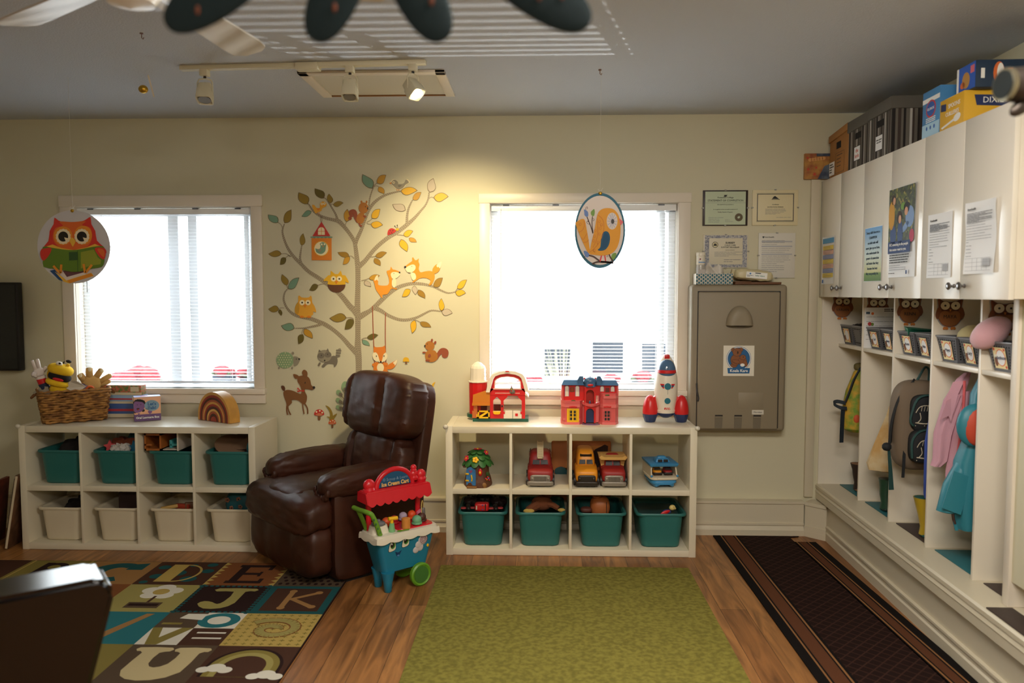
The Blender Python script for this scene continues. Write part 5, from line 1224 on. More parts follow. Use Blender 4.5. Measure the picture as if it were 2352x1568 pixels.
# right shelf bins
def car(label, key, dx, dy, z, rot, m, flat=False):
    t = thing('toy_car', label, 'toy car', inbin(key, dx, dy, z), 0, 'red toy vehicles in the first bin', rot=rot)
    g = G(); g.sup((0, 0, .024), (.085, .055, .048), m, p=6, n=8); g.obj('car_body', t)
    g = G(); g.box(.02, .026, -.029, .029, .006, .044, p_dk); g.obj('windscreen', t)
    g = G()
    for zz in (.012, .038): g.ell((.005, -.028, zz), (.004, .002, .004), plas('lamp_blue', (50, 90, 160)), 8)
    g.obj('lamp', t)
    g = G(); g.box(-.034, -.027, -.0295, -.027, .012, .036, mat('tiny_plate', (210, 200, 180), .5)); g.obj('plate', t); return t
car('bright red toy car lying on its side in the first bin of the right shelf', ('r', 0), -.005, -.135, .205, (0, 0, 0), plas('car_red', (196, 30, 34), .35))
for dx, lb in ((-.09, 'dark toy helicopter with red skids left of the red car'), (.075, 'dark toy plane with red wings right of the red car')):
    t = thing('toy_plane', lb, 'toy plane', inbin(('r', 0), dx, -.12, .20), .15, 'red toy vehicles in the first bin')
    g = G(); g.sup((0, .0, .02), (.03, .09, .03), p_dk, p=2.5, n=8); g.obj('fuselage', t)
    for sx in (-1, 1):
        g = G(); g.sup((sx*.028, -.01, .018), (.036, .03, .012), plas('wing_red', (160, 50, 50), .5), p=3, n=6); g.obj('wing', t)
    g = G(); g.cyl((0, -.02, .03), (0, -.02, .05), .002, p_dk, n=6); g.obj('mast', t)
for i, (dx, dy, zz) in enumerate(((-.08, .03, .19), (.0, .06, .2), (.09, .02, .19))): lump('dark_toy', ['dark toy heaped behind the left plane', 'dark toy heaped behind the red car', 'dark toy heaped behind the right plane'][i], 'toy', ('r', 0), dx, dy, zz, (.09, .11, .06), mat('dark_toy_plastic', (40, 26, 24), .5), 2.6, amp=.012, group='dark toys at the back of the first bin')
bp_ = mat('brown_plush', (112, 62, 34), .95, bump=(240, .6, .004)); yp = mat('yellow_plush', (196, 166, 84), .95, bump=(240, .6, .004))
t = thing('brown_plush', 'brown plush monkey with yellow feet sprawled on the second bin', 'plush toy', inbin(('r', 1), .01, -.07, .19), 0)
g = G(); g.ell((0, 0, .045), (.065, .05, .045), bp_, 16); g.tube([(-.03, -.03, .04), (-.06, -.06, .03), (-.085, -.075, .018)], [.03, .025, .022], bp_); g.tube([(.03, -.02, .05), (.07, -.03, .04), (.10, -.045, .025)], [.022, .018, .016], bp_); g.obj('body', t)
g = G(); g.ell((.03, .03, .095), (.034, .03, .034), bp_, 14); g.ell((.055, .01, .10), (.012, .012, .010), bp_, 8); g.obj('head', t)
for x, y, z_, r_ in ((-.078, -.082, .018, (.034, .02, .016)), (.118, -.055, .018, (.024, .015, .012))):
    g = G(); g.ell((x, y, z_), r_, yp, 12, M=None); g.obj('foot', t)
t = thing('orange_ball', 'round brown orange toy head with a seam in the third bin', 'toy', inbin(('r', 2), .0, -.06, .15), 0)
ofl = mat('brown_orange_vinyl', (168, 96, 50), .5); g = G(); g.sup((0, 0, .065), (.12, .12, .13), ofl, p=2.6, n=14); g.obj('body', t)
g = G(); g.box(.034, .037, -.062, -.05, .045, .105, p_dk); g.obj('seam', t)
g = G(); g.ell((-.02, 0, .128), (.03, .03, .012), ofl, 10); g.obj('knob', t)
lump('brown_toy', 'flat brown toy beside the orange toy head', 'toy', ('r', 2), -.085, -.09, .185, (.07, .06, .035), mat('reddish_brown', (86, 44, 32), .6), 2.6)
lump('teal_tray', 'dark teal flat tray lying inside the last bin', 'tray', ('r', 3), .0, .01, .17, (.24, .27, .015), mat('deep_teal_plastic', (18, 62, 64), .4), 8)
t = thing('toy_parrot', 'small toy parrot with a red wing and cream head in the last bin', 'toy', inbin(('r', 3), .05, -.13, .19), .2)
g = G(); g.ell((-.01, 0, .016), (.028, .016, .014), plas('parrot_blue', (50, 84, 150)), 10); g.obj('body', t)
g = G(); g.ell((.024, 0, .040), (.020, .014, .017), plas('parrot_cream', (220, 196, 120)), 12); g.ell((.040, 0, .034), (.008, .008, .008), plas('parrot_cream', (220, 196, 120)), 8); g.ell((.026, -.013, .045), .002, p_dk, 6); g.obj('head', t)
g = G(); g.ell((-.018, -.012, .022), (.032, .006, .012), p_red, 10, M=MX.Rotation(RAD(-18), 4, 'Y')); g.obj('wing', t)
# ============================================================ on the left shelf
# ---- wicker basket
BX, BY, BRZ = -2.905, -.275, RAD(36)
wk1 = mat('seagrass_rope', (176, 126, 62), .75, nz=(30, .35, (120, 78, 34)), bump=(260, .5, .003)); wk2 = mat('seagrass_dark', (116, 74, 34), .8)
bsk2 = thing('wicker_basket', 'rectangular woven seagrass basket full of puppets on the left shelf', 'basket', (BX, BY, .757), BRZ)
g = G()
def bprof(z, grow=0):
    f = z/.2; w_, d_ = .165+.028*f+grow, .095+.02*f+grow; r_ = .03; out = []
    for cx, cy, a0 in ((w_-r_, d_-r_, 0), (-w_+r_, d_-r_, 90), (-w_+r_, -d_+r_, 180), (w_-r_, -d_+r_, 270)):
        for k in range(4): a = RAD(a0+30*k); out.append((cx+r_*cos(a), cy+r_*sin(a)))
    # densify straight runs
    res = []
    for i in range(len(out)):
        a, b = out[i], out[(i+1) % len(out)]; n = max(1, int(math.hypot(b[0]-a[0], b[1]-a[1])/.022))
        for j in range(n): res.append((a[0]+(b[0]-a[0])*j/n, a[1]+(b[1]-a[1])*j/n))
    return res
rows = 13
for rr in range(rows):
    z = .010+rr*.0142; P = bprof(z)
    vs = []
    for i, (x, y) in enumerate(P):
        o = .0045*(1 if (i//2+rr) % 2 else -1); L_ = math.hypot(x, y); vs.append((x*(1+o/L_), y*(1+o/L_), z+.0035*sin(i*1.57+rr*2.1)))
    g.tube(vs, [.0072+.0022*abs(sin(i*.78+rr)) for i in range(len(vs))], wk1, n=6, closed=True)
g.obj('woven_wall', bsk2, smooth=80)
g = G(); P = bprof(.196, .002); g.tube([(x, y, .197+.0022*sin(i*3.1)) for i, (x, y) in enumerate(P)], [.008 if i % 2 else .0062 for i in range(len(P))], wk1, n=6, closed=True); g.obj('braided_rim', bsk2, smooth=80)
g = G(); P = bprof(0, -.01); g.prism([(x, y, .002) for x, y in P], (0, 0, .008), wk2); g.prism([(x*.95, y*.93, .02) for x, y in bprof(.1, -.004)], (0, 0, .12), wk2); g.obj('base', bsk2)
for sx in (-1, 1):
    g = G(); g.tube(smoothline([(sx*.198, -.03, .185), (sx*.225, -.02, .16), (sx*.222, .02, .16), (sx*.198, .03, .185)]), .007, wk2); g.obj('handle', bsk2)
def bl(x, y, z): return V((BX, BY, .757))+MX.Rotation(BRZ, 3, 'Z') @ V((x, y, z))
# ---- bee puppet
yel = mat('yellow_fleece', (236, 190, 30), .95, bump=(300, .5, .003)); blkfl = mat('black_fleece', (22, 18, 18), .95); tong = mat('red_felt', (206, 40, 44), .9); slv = mat('silver_wing', (176, 166, 150), .35, .5)
bee = thing('bee_puppet', 'yellow bee hand puppet with a wide open mouth in the wicker basket', 'puppet', bl(-.075, -.02, .18), BRZ+RAD(-22))
g = G(); MB_ = MX.Translation((0, 0, .115)) @ MX.Rotation(RAD(18), 4, 'Y')
def muz(q): return (0, .03*max(0, -q.y)*(1 if abs(q.z) < .38 else 0), 0)
g.sup((0, 0, .028), (.145, .12, .075), yel, p=2.3, n=14, M=MB_); g.sup((.01, -.006, -.052), (.140, .12, .052), yel, p=2.3, n=14, M=MB_); g.sup((-.015, .035, -.012), (.125, .065, .10), yel, p=2.4, n=10, M=MB_); g.obj('head', bee, smooth=180)
g = G(); g.sup((.008, -.006, -.014), (.128, .108, .062), blkfl, p=2.4, n=12, M=MB_); g.obj('mouth', bee)
g = G(); g.sup((.014, -.045, -.022), (.07, .035, .026), tong, p=2.2, n=8, M=MB_); g.obj('tongue', bee)
g = G(); g.ell((-.010, -.03, .068), (.02, .018, .014), mat('eye_felt', (226, 220, 206), .9), 10, M=MB_); g.ell((-.004, -.044, .072), (.008, .006, .006), blkfl, 8, M=MB_); g.obj('eye', bee)
g = G(); g.ell((.034, -.01, .07), (.012, .012, .010), yel, 8, M=MB_); g.obj('nose', bee)
g = G(); g.ell((.02, .03, .085), (.017, .015, .010), blkfl, 10, M=MB_); g.tube([(.0, .035, .158), (.02, .03, .19)], .004, blkfl, n=6); g.obj('antenna', bee)
g = G(); g.ell((0, .0, .02), (.06, .05, .05), yel, 14); g.obj('neck', bee)
g = G(); g.ell((.01, .0, -.01), (.075, .05, .035), blkfl, 14); g.obj('collar', bee)
for sx, z0 in ((-1, .0), (1, .03)):
    g = G(); pts = [(sx*.045, -.03, z0+.0), (sx*.06, -.025, z0+.04), (sx*.095, -.02, z0+.045), (sx*.15, -.01, z0+.005), (sx*.10, -.03, z0-.035)]; g.prism(pts, (0, .010, 0), slv); g.obj('wing', bee)
# ---- white glove puppet hand
wg = mat('white_glove', (226, 214, 206), .85, bump=(200, .3, .002))
gl_ = thing('glove_puppet', 'white gloved hand puppet pointing up with a red and navy cuff in the wicker basket', 'puppet', bl(-.155, .015, .19), BRZ)
g = G(); M = MX.Rotation(RAD(-12), 4, 'Y')
g.sup((0, 0, .125), (.058, .034, .052), wg, p=2.6, n=8, M=M)
for (x, z, l, a) in ((-.012, .14, .062, -4), (.006, .145, .058, 4)): g.tube([M @ V((x, 0, z)), M @ V((x+l*sin(RAD(a)), 0, z+l*.8)), M @ V((x+l*sin(RAD(a))*1.2, -.002, z+l))], [.0115, .0105, .008], wg)
for (x, z, x2, z2) in ((-.026, .13, -.034, .108), (-.018, .125, -.022, .098)): g.tube([M @ V((x, -.012, z)), M @ V(((x+x2)/2-.006, -.022, (z+z2)/2)), M @ V((x2, -.014, z2))], .0095, wg)
g.tube([M @ V((.02, 0, .12)), M @ V((.042, -.005, .142)), M @ V((.052, -.008, .13))], [.011, .011, .009], wg); g.obj('hand', gl_, smooth=180)
g = G(); g.cyl(M @ V((0, 0, .098)), M @ V((0, 0, .082)), .028, wg, n=16); g.obj('glove_hem', gl_)
g = G(); g.cyl(M @ V((0, 0, .084)), M @ V((.004, 0, .05)), .026, p_red, n=14); g.obj('red_cuff', gl_)
g = G(); g.cyl(M @ V((.004, 0, .052)), M @ V((.012, 0, -.02)), .027, mat('navy_sleeve', (38, 44, 70), .8), n=14); g.obj('sleeve', gl_)
# ---- tan plush hand glove
tp_ = mat('tan_plush', (206, 164, 98), .95, bump=(240, .6, .004)); np_ = mat('cream_nail', (232, 216, 176), .8)
th = thing('plush_hand', 'tan plush animal paw glove with cream nails at the right of the wicker basket', 'puppet', bl(.10, .0, .17), BRZ)
g = G(); g.sup((0, 0, .055), (.11, .06, .10), tp_, p=2.6, n=12)
FN = [(-.048, .085, -.062, .115, .020), (-.012, .10, -.010, .150, .021), (.028, .095, .058, .138, .019), (.05, .065, .105, .098, .017), (.05, .04, .10, .062, .014)]
for x0, z0, x1, z1, r_ in FN: g.tube([(x0*.7, 0, z0*.8), ((x0+x1)/2, -.006, (z0+z1)/2), (x1, -.010, z1), (x1+(x1-x0)*.15, -.010, z1+(z1-z0)*.12)], [r_, r_, r_*.95, r_*.5], tp_, n=10)
g.obj('paw', th, smooth=180)
for x0, z0, x1, z1, r_ in FN[:3]:
    g = G(); g.ell((x1, -.010-r_*.85, z1-.004), (r_*.5, .004, r_*.7), np_, 8); g.obj('nail', th)
t = thing('purple_puppet', 'dark purple puppet cloth with an orange trim in the middle of the wicker basket', 'puppet', bl(.02, -.02, .16), BRZ)
g = G(); g.sup((0, 0, .035), (.12, .10, .07), mat('purple_satin', (84, 66, 100), .4), p=2.4, n=10, fn=lambda q: (0, 0, .01*NZ.noise(q*3))); g.obj('cloth', t)
g = G(); g.tube(smoothline([(.04, -.05, .035), (.055, -.055, .052), (.075, -.05, .05), (.085, -.045, .035)]), .007, plas('orange_trim', (220, 96, 30), .6)); g.obj('trim', t)
t = thing('toy_stick', 'slim pink and brown stick poking out right of the wicker basket', 'stick', bl(.185, .02, .165), BRZ)
g = G(); g.tube([(0, 0, .03), (.03, -.01, -.0), (.055, -.02, -.035)], [.009, .008, .007], mat('pinkish_wood', (190, 130, 110), .5)); g.obj('stick', t)
# stacked puzzle boxes behind the basket
for i, (lb, z0, h_, m1) in enumerate((('blue and white game box at the bottom of the stack behind the basket', .757, .088, 'b'), ('slim pale blue game box in the middle of the stack behind the basket', .8455, .055, 'c'), ('colourful picture puzzle box on top of the stack behind the basket', .901, .062, 'a'))):
    t = thing('game_box', lb, 'box', (-2.665-.008*i, -.120, z0+.0), RAD(2-2*i), 'game boxes behind the wicker basket')
    side = {'a': mat('picture_box_side', (206, 110, 90), .5, nz=(60, .4, (90, 130, 70))), 'b': mat('game_box_blue', (70, 100, 160), .5), 'c': mat('game_box_pale', (150, 180, 212), .5)}[m1]
    g = G(); g.box(-.15, .15, -.04, .02, 0, h_, side, .002); g.obj('box_body', t)
    g = G(); g.box(-.151, .151, -.0412, -.0395, 0, h_*.26, mat('box_cream', (222, 210, 180), .5)); g.box(.08, .135, -.0418, -.0395, h_*.35, h_*.85, mat('box_cream', (222, 210, 180), .5))
    if m1 != 'a': g.box(-.15, .1, -.0414, -.0395, h_*.45, h_*.62, mat('box_red_line', (186, 60, 70), .5))
    g.obj('print', t)
# ---- oral language box
ol = thing('language_box', 'purple and peach box reading Oral Language Box on the left shelf', 'box', (-2.498, -.322, .757), RAD(30))
g = G(); g.box(0, .150, 0, .085, 0, .150, mat('peach_card', (236, 178, 140), .5), .0012); g.obj('box_body', ol)
lav = mat('lavender_card', (150, 160, 214), .5); pur = mat('purple_card', (104, 74, 124), .5)
g = G(); g.box(-.0004, .1504, -.0006, .0856, 0, .042, pur); g.obj('title_band', ol)
g = G(); g.box(-.0004, .1504, -.0004, .0854, .1495, .1506, lav); g.obj('top_panel', ol)
g = G(); g.ell((.075, .04, .1505), (.04, .022, .0015), p_red, 14); g.ell((.07, .036, .1515), (.016, .010, .001), p_dk, 10); g.obj('opening', ol)
g = G(); pl = lambda x, z, q: V((x, -.0004-q, z)); p2 = lambda x, z, q: pl(x, z, q+.0004); p3 = lambda x, z, q: pl(x, z, q+.0008); p4 = lambda x, z, q: pl(x, z, q+.0012)
for x, z in ((.004, .118), (.012, .127), (.022, .130), (.033, .129), (.043, .126), (.052, .121), (.056, .112), (.05, .066), (.006, .06)): polyp(g, ellp(x, z, .0095, .009, 10), pl, p_dk)
skin = mat('purple_ink', (128, 86, 140), .5)
polyp(g, smoothclosed([(.001, .06), (.001, .12), (.03, .122), (.052, .114), (.06, .09), (.048, .068), (.03, .056)], 3), p2, skin); polyp(g, [(.018, .05), (.034, .05), (.027, .042), (.022, .042)], p2, skin)
polyp(g, smoothclosed([(.014, .082), (.03, .082), (.024, .070), (.016, .072)], 3), p3, p_dk); polyp(g, ellp(.022, .0745, .004, .003, 8), p4, p_red); polyp(g, ellp(.018, .103, .003, .002, 8), p3, p_dk); polyp(g, ellp(.038, .104, .003, .002, 8), p3, p_dk)
polyp(g, smoothclosed([(.082, .046), (.076, .058), (.086, .064), (.098, .062), (.1, .052), (.09, .043)], 3), p2, skin)
bub = mat('bubble_blue', (128, 160, 180), .5); polyp(g, ellp(.1, .094, .042, .034, 24, -5), p3, bub); polyp(g, [(.07, .078), (.084, .068), (.054, .074)], p3, bub); g.obj('picture', ol)
dbl = mat('letter_blue', (40, 96, 150), .5)
text("Let's", .026, ol, (.1, -.0024, .104), dbl, bold=.0008); text('Talk!', .024, ol, (.1, -.0024, .079), dbl, bold=.0008)
text('Oral Language Box', .0185, ol, (.075, -.0014, .021), wht, sx=.92, bold=.0006)
# ---- wooden rainbow
rb = thing('wooden_rainbow', 'nested wooden rainbow arches standing on the left shelf', 'toy', (-2.010, -.302, .757), RAD(-31))
wcol = [(206, 152, 70), (154, 50, 34), (84, 44, 30), (176, 88, 50), (206, 152, 70), (154, 50, 34), (84, 44, 30), (216, 166, 84), (168, 78, 44), (84, 44, 30), (160, 60, 40)]
rs_ = [.155, .139, .127, .115, .104, .092, .080, .066, .053, .041, .028, .014]
for i, c in enumerate(wcol):
    m = mat('rainbow_wood_%d_%d' % (c[0], c[1]), c, .45, nz=(14, .16)); ro, ri = rs_[i]-.0004, rs_[i+1]
    up_ = .028*(ro/.155); n = 22
    oo = [(-ro, 0)]+[(-ro*cos(pi*a/n), up_+ro*sin(pi*a/n)) for a in range(n+1)]+[(ro, 0)]
    ii = [(-ri, 0)]+[(-ri*cos(pi*a/n), up_*.9+ri*sin(pi*a/n)) for a in range(n+1)]+[(ri, 0)]
    if i == len(wcol)-1: ii = [(0, 0)]*len(ii)
    g = G()
    d_ = .075
    vs = []; fs = []; N_ = len(oo)
    for (a, b), (c_, e_) in zip(oo, ii): vs += [(a, 0, b), (c_, 0, e_), (a, d_, b), (c_, d_, e_)]
    for j in range(N_-1):
        p, q_ = 4*j, 4*j+4; fs += [(p, p+1, q_+1, q_), (p+2, q_+2, q_+3, p+3), (p, q_, q_+2, p+2), (p+1, p+3, q_+3, q_+1)]
    fs += [(0, 2, 3, 1), (4*N_-4, 4*N_-3, 4*N_-1, 4*N_-2)]
    g.raw(vs, fs, m); g.obj('arch', rb, smooth=30)
# ============================================================ ice cream cart
c_blue, c_red, c_green, c_white = plas('cart_blue', (30, 120, 150), .35), plas('cart_red', (206, 28, 40), .3), plas('cart_green', (96, 150, 34), .4), plas('cart_white', (226, 218, 200), .3)
ic = thing('ice_cream_cart', 'blue toy ice cream cart with a red awning and green wheel beside the recliner', 'toy cart', (-.735, -.975, 0), RAD(42))
g = G()
def trap(x0, y0, z0, x1, y1, z1, r_=.03):
    def rg(x, y, z):
        o = []
        for cx, cy, a0 in ((x-r_, y-r_, 0), (-x+r_, y-r_, 90), (-x+r_, -y+r_, 180), (x-r_, -y+r_, 270)):
            for k in range(5): a = RAD(a0+22.5*k); o.append(V((cx+r_*cos(a), cy+r_*sin(a), z)))
        return o
    return rg(x0, y0, z0), rg(x1, y1, z1)
def ringstack(g, rings, m):
    vs = []; fs = []; n = len(rings[0])
    for r in rings: vs += r
    for i in range(len(rings)-1):
        for k in range(n): fs.append((i*n+k, i*n+(k+1) % n, (i+1)*n+(k+1) % n, (i+1)*n+k))
    fs += [tuple(range(n-1, -1, -1)), tuple((len(rings)-1)*n+k for k in range(n))]; g.raw(vs, fs, m)
a, b_ = trap(.135, .062, .105, .178, .082, .285); c, _ = trap(.120, .050, .095, .1, .1, 1); ringstack(g, [c, a, b_], c_blue); g.obj('cart_body', ic, smooth=35)
for y in (-.05, .05):
    g = G(); g.lathe([(.016, 0), (.020, .004), (.024, .05), (.036, .105), (.0, .11)], c_blue, (-.105, y, 0), 16); g.obj('leg', ic)
for y in (-.082, .082):
    g = G(); s_ = 1 if y > 0 else -1; M = MX.Translation((.075, y, .062)) @ MX.Rotation(-s_*pi/2, 4, 'X')
    g.lathe([(.0, -.016), (.055, -.016), (.062, -.008), (.062, .010), (.054, .016), (.046, .010), (.0, .010)], c_green, n=30, M=M); g.obj('wheel', ic)
g = G(); g.lathe([(.0, .0105), (.045, .0105), (.044, .013), (0, .013)], plas('hub_green', (62, 110, 44), .5), n=30, M=MX.Translation((.075, -.082, .062)) @ MX.Rotation(pi/2, 4, 'X')); g.obj('hub_cap', ic)
# white scalloped counter
g = G(); a, b_ = trap(.193, .094, .290, .188, .090, .312, .035); ringstack(g, [a, b_], c_white)
for i in range(46):
    pass
P_ = []
per = []
for k in range(160):
    t = k/160; L_ = 2*(.386+.188)
    s_ = t*L_
    if s_ < .386: p = (-.193+s_, -.094)
    elif s_ < .574: p = (.193, -.094+s_-.386)
    elif s_ < .96: p = (.193-(s_-.574), .094)
    else: p = (-.193, .094-(s_-.96))
    per.append((p, .014+.009*abs(sin(s_/L_*pi*14))))
vs, fs = [], []
for (x, y), h in per: vs += [(x*.985, y*.97, .302), (x, y, .29), (x*1.004, y*1.01, .29-h), (x*.985, y*.97, .29-h)]
n = len(per)
for i in range(n):
    j = (i+1) % n
    for k in range(4): fs.append((i*4+k, j*4+k, j*4+(k+1) % 4, i*4+(k+1) % 4))
g.raw(vs, fs, c_white); g.obj('counter', ic, smooth=50)
g = G(); a, b_ = trap(.05, .038, .312, .042, .032, .352, .02); M = MX.Translation((-.135, -.02, 0)); ringstack(g, [[p+V((-.135, -.01, 0)) for p in r] for r in (a, b_)], c_white); g.obj('tub_stand', ic)
g = G(); g.lathe([(.036, .352), (.036, .362), (.030, .368), (.012, .372), (.010, .38), (.0, .382)], plas('grey_lid', (110, 110, 112), .4), (-.135, -.01, 0), 20); g.obj('tub_lid', ic)
g = G(); a, b_ = trap(.11, .07, .312, .108, .068, .318, .03); ringstack(g, [[p+V((.07, .005, 0)) for p in r] for r in (a, b_)], c_red); g.obj('scoop_tray', ic)
# posts, awning, sign
for x in (-.155, .15):
    g = G(); g.lathe([(.014+.0012*(i % 2), .30+i*.012) for i in range(20)], c_red, (x, .055, 0), 12); g.obj('post', ic)
g = G(); g.box(-.195, .19, -.0, .085, .512, .526, c_red, .006)
n = 8
for i in range(n):
    x0 = -.197+i*.0485; pts = [(x0, .518), (x0, .465)]+[(x0+.0485*k/6, .465-.014*sin(pi*k/6)) for k in range(1, 6)]+[(x0+.0485, .465), (x0+.0485, .518)]
    g.prism([V((x, -.002-(.02 if z < .5 else 0)*1, z)) for x, z in pts], (0, .005, 0), c_red)
for sx, x in ((-1, -.197), (1, .191)): g.prism([V((x, -.02, .465)), V((x, .09, .470)), V((x, .085, .52)), V((x, 0, .52))], (sx*.004, 0, 0), c_red)
g.obj('awning', ic, smooth=30)
g = G(); n = 14
ao = [(-.005-.125*cos(pi*k/n), .522+.108*sin(pi*k/n)) for k in range(n+1)]; ai = [(-.005-.098*cos(pi*k/n), .530+.080*sin(pi*k/n)) for k in range(n+1)]
g.tube([(x, .04, z) for x, z in [(-.005-.112*cos(pi*k/n), .522+.096*sin(pi*k/n)) for k in range(n+1)]], .014, c_red, n=10); g.obj('sign_arch', ic)
g = G(); g.prism([V((x, .034, z)) for x, z in ai], (0, .01, 0), plas('sign_blue', (30, 84, 122), .4)); g.obj('sign_panel', ic)
cream_ink = mat('cream_ink', (226, 186, 110), .5); grey_ink = mat('grey_blue_ink', (130, 160, 186), .5)
text('© Scoop & Learn', .022, ic, (-.004, .032, .568), grey_ink); text('Ice Cream Cart', .0285, ic, (-.005, .032, .543), cream_ink, bold=.0012, sx=.92)
for x, z, r_ in ((-.155, .552, .034), (.118, .572, .026), (.165, .562, .030), (.118, .606, .018)):
    g = G(); g.ell((x, .045, z), (r_, r_*.8, r_), c_red, 14, fn=lambda d: 1+.05*NZ.noise(d*3)); g.lathe([(r_*.9, z-r_*1.2), (r_*1.05, z-r_*.7), (r_*.8, z-r_*.3)], c_red, (x, .045, 0), 12); g.obj('scoop_ornament', ic)
# handle
g = G(); hg = plas('handle_green', (104, 150, 40), .55); hd = mat('grip_teal_print', (30, 84, 74), .6)
pts = smoothline([(-.155, -.062, .312), (-.175, -.062, .37), (-.200, -.06, .425), (-.215, -.045, .437), (-.222, .04, .437), (-.222, .09, .437)], 6); g.tube(pts, .0125, hg, n=10); g.tube([(-.215, .06, .432), (-.19, .062, .38), (-.162, .062, .312)], .0115, hg, n=10); g.obj('push_handle', ic)
g = G()
for y in (-.062,):
    for i in range(4): g.ell((-.162-.011*i, y-.0095, .33+.024*i), (.004, .004, .009), hd, 6)
g.obj('grip_print', ic)
# face
def nearp(x, z, o=0): f = (z-.105)/.18; return V((x, -(.062+.02*f)-.0008-o, z))
def npoly(g, pts, m, o): g.prism([nearp(x, z, o) for x, z in pts], (0, -.0006, 0), m)
for x, z in ((-.092, .248), (-.012, .256)):
    g = G(); npoly(g, smoothclosed([(x-.022, z-.03), (x-.020, z+.005), (x-.006, z+.026), (x+.014, z+.02), (x+.021, z-.004), (x+.016, z-.026)], 3), p_dk, 0); npoly(g, smoothclosed([(x-.020, z-.028), (x-.018, z+.004), (x-.006, z+.024), (x+.012, z+.018), (x+.019, z-.004), (x+.014, z-.024)], 3), mat('eye_cream_print', (226, 216, 190), .4), .0006); npoly(g, ellp(x+.001, z+.002, .0145, .018), plas('iris_green', (70, 130, 50), .3), .0012); npoly(g, ellp(x-.003, z+.005, .010, .0135), p_dk, .0018); npoly(g, ellp(x-.006, z+.011, .0035, .0045, 8), wht, .0024); g.obj('eye', ic, smooth=0)
g = G(); npoly(g, smoothclosed([(-.074, .212), (-.055, .205), (-.036, .214), (-.045, .194), (-.056, .180), (-.066, .192)], 3), plas('mouth_navy', (24, 56, 96), .4), 0); npoly(g, ellp(-.055, .188, .007, .005, 10), plas('tongue_blue', (80, 130, 180), .4), .0006); g.obj('mouth', ic, smooth=0)
g = G(); cg = mat('speaker_grey', (196, 186, 184), .5)
for x, z, r_ in ((.095, .245, .030), (.07, .222, .022), (.055, .195, .020), (.08, .205, .022)): g.ell(nearp(x, z, -.002), (r_, .006, r_), cg, 14)
g.obj('speaker_cloud', ic)
g = G(); dr_ = mat('swirl_red', (130, 60, 70), .5)
for r_ in (.022, .014, .007): g.tube([nearp(.098+r_*cos(t*pi/10), .246+r_*sin(t*pi/10), .0045) for t in range(20)], .0014, dr_, n=5, closed=True)
g.obj('swirl', ic)
g = G(); g.ell(nearp(.128, .205, .001), (.008, .004, .009), p_yel, 8); g.obj('star_button', ic)
# syringe like sprinkle shaker with a cord
g = G(); g.lathe([(.022, .312), (.022, .318), (.012, .322), (.012, .33), (.010, .335), (.013, .345), (.012, .375), (.008, .38), (0, .381)], plas('dark_grey_metal', (104, 100, 98), .3), (.168, .03, 0), 16); g.obj('scoop_holder', ic)
g = G(); g.tube(smoothline([(.168, .03, .38), (.162, .02, .41), (.15, .01, .425), (.138, 0, .40), (.135, -.01, .35), (.132, -.02, .318)]), .0025, mat('yellow_cord', (200, 170, 90), .6), n=6); g.obj('cord', ic)
# ice cream pieces: loose things lying on the counter
def cl(x, y, z): return V((-.735, -.975, 0))+MX.Rotation(RAD(42), 3, 'Z') @ V((x, y, z))
def scoop(label, x, y, col, r_, z=.318, n=3):
    t = thing('ice_cream_scoop', label, 'toy scoop', cl(x, y, z), RAD(42), 'toy ice cream scoops on the cart')
    m = plas('scoop_%d' % (col[0]*7+col[1]), col, .5)
    g = G(); g.ell((0, 0, r_*.95), (r_, r_, r_*.95), m, 16); g.obj('ball', t)
    g = G(); g.lathe([(r_*.8, 0), (r_*1.08, r_*.18), (r_*1.05, r_*.5), (r_*.8, r_*.6)], m, n=16, wob=lambda a, z: 1+.05*sin(7*a)); g.obj('skirt', t)
scoop('orange toy scoop at the left end of the cart tray', -.055, .045, (214, 84, 36), .024); scoop('dark red toy scoop left of the lilac one', .0, .055, (176, 34, 40), .023)
scoop('lilac toy scoop at the back of the cart tray', .06, .062, (176, 160, 180), .023, .324); scoop('bright orange toy scoop near the right post', .115, .06, (226, 84, 30), .023, .324)
scoop('mint green toy scoop at the front of the cart tray', .085, -.035, (110, 170, 128), .026); scoop('chocolate brown toy scoop on the right of the cart tray', .135, -.005, (76, 40, 26), .025); scoop('pink toy scoop behind the chocolate one', .158, .045, (214, 110, 140), .022, .330)
t = thing('toy_cone', 'stack of toy wafer cones standing at the front of the cart', 'toy cone', cl(.005, -.055, .3125), RAD(42)); wf = plas('wafer', (206, 132, 54), .6)
g = G(); g.lathe([(.020, 0)]+[(.0225+.0015*(i % 2), .006+i*.0065) for i in range(9)]+[(.0, .064)], wf, n=18); g.obj('wafer_stack', t)
t = thing('toy_cup', 'small green and yellow toy cup with a yellow scoop handle on the cart', 'toy cup', cl(-.075, -.045, .3125), RAD(42))
g = G(); g.lathe([(.018, 0), (.013, .035), (.012, .045), (0, .046)], plas('cup_green', (120, 176, 120), .4), n=14); g.obj('cup', t)
g = G(); g.cyl((0, 0, .045), (0, 0, .062), .009, p_yel, n=10); g.tube([(-.02, -.0, .070), (.03, -.005, .068)], .010, p_yel); g.obj('scoop_handle', t)
t = thing('toy_spoon', 'green toy spoon lying flat on the white counter of the cart', 'toy spoon', cl(-.04, -.07, .3125), RAD(30))
g = G(); g.ell((0, 0, .003), (.018, .010, .003), c_green, 10); g.tube([(.015, 0, .003), (.05, 0, .003)], .003, c_green, n=6); g.obj('spoon', t)
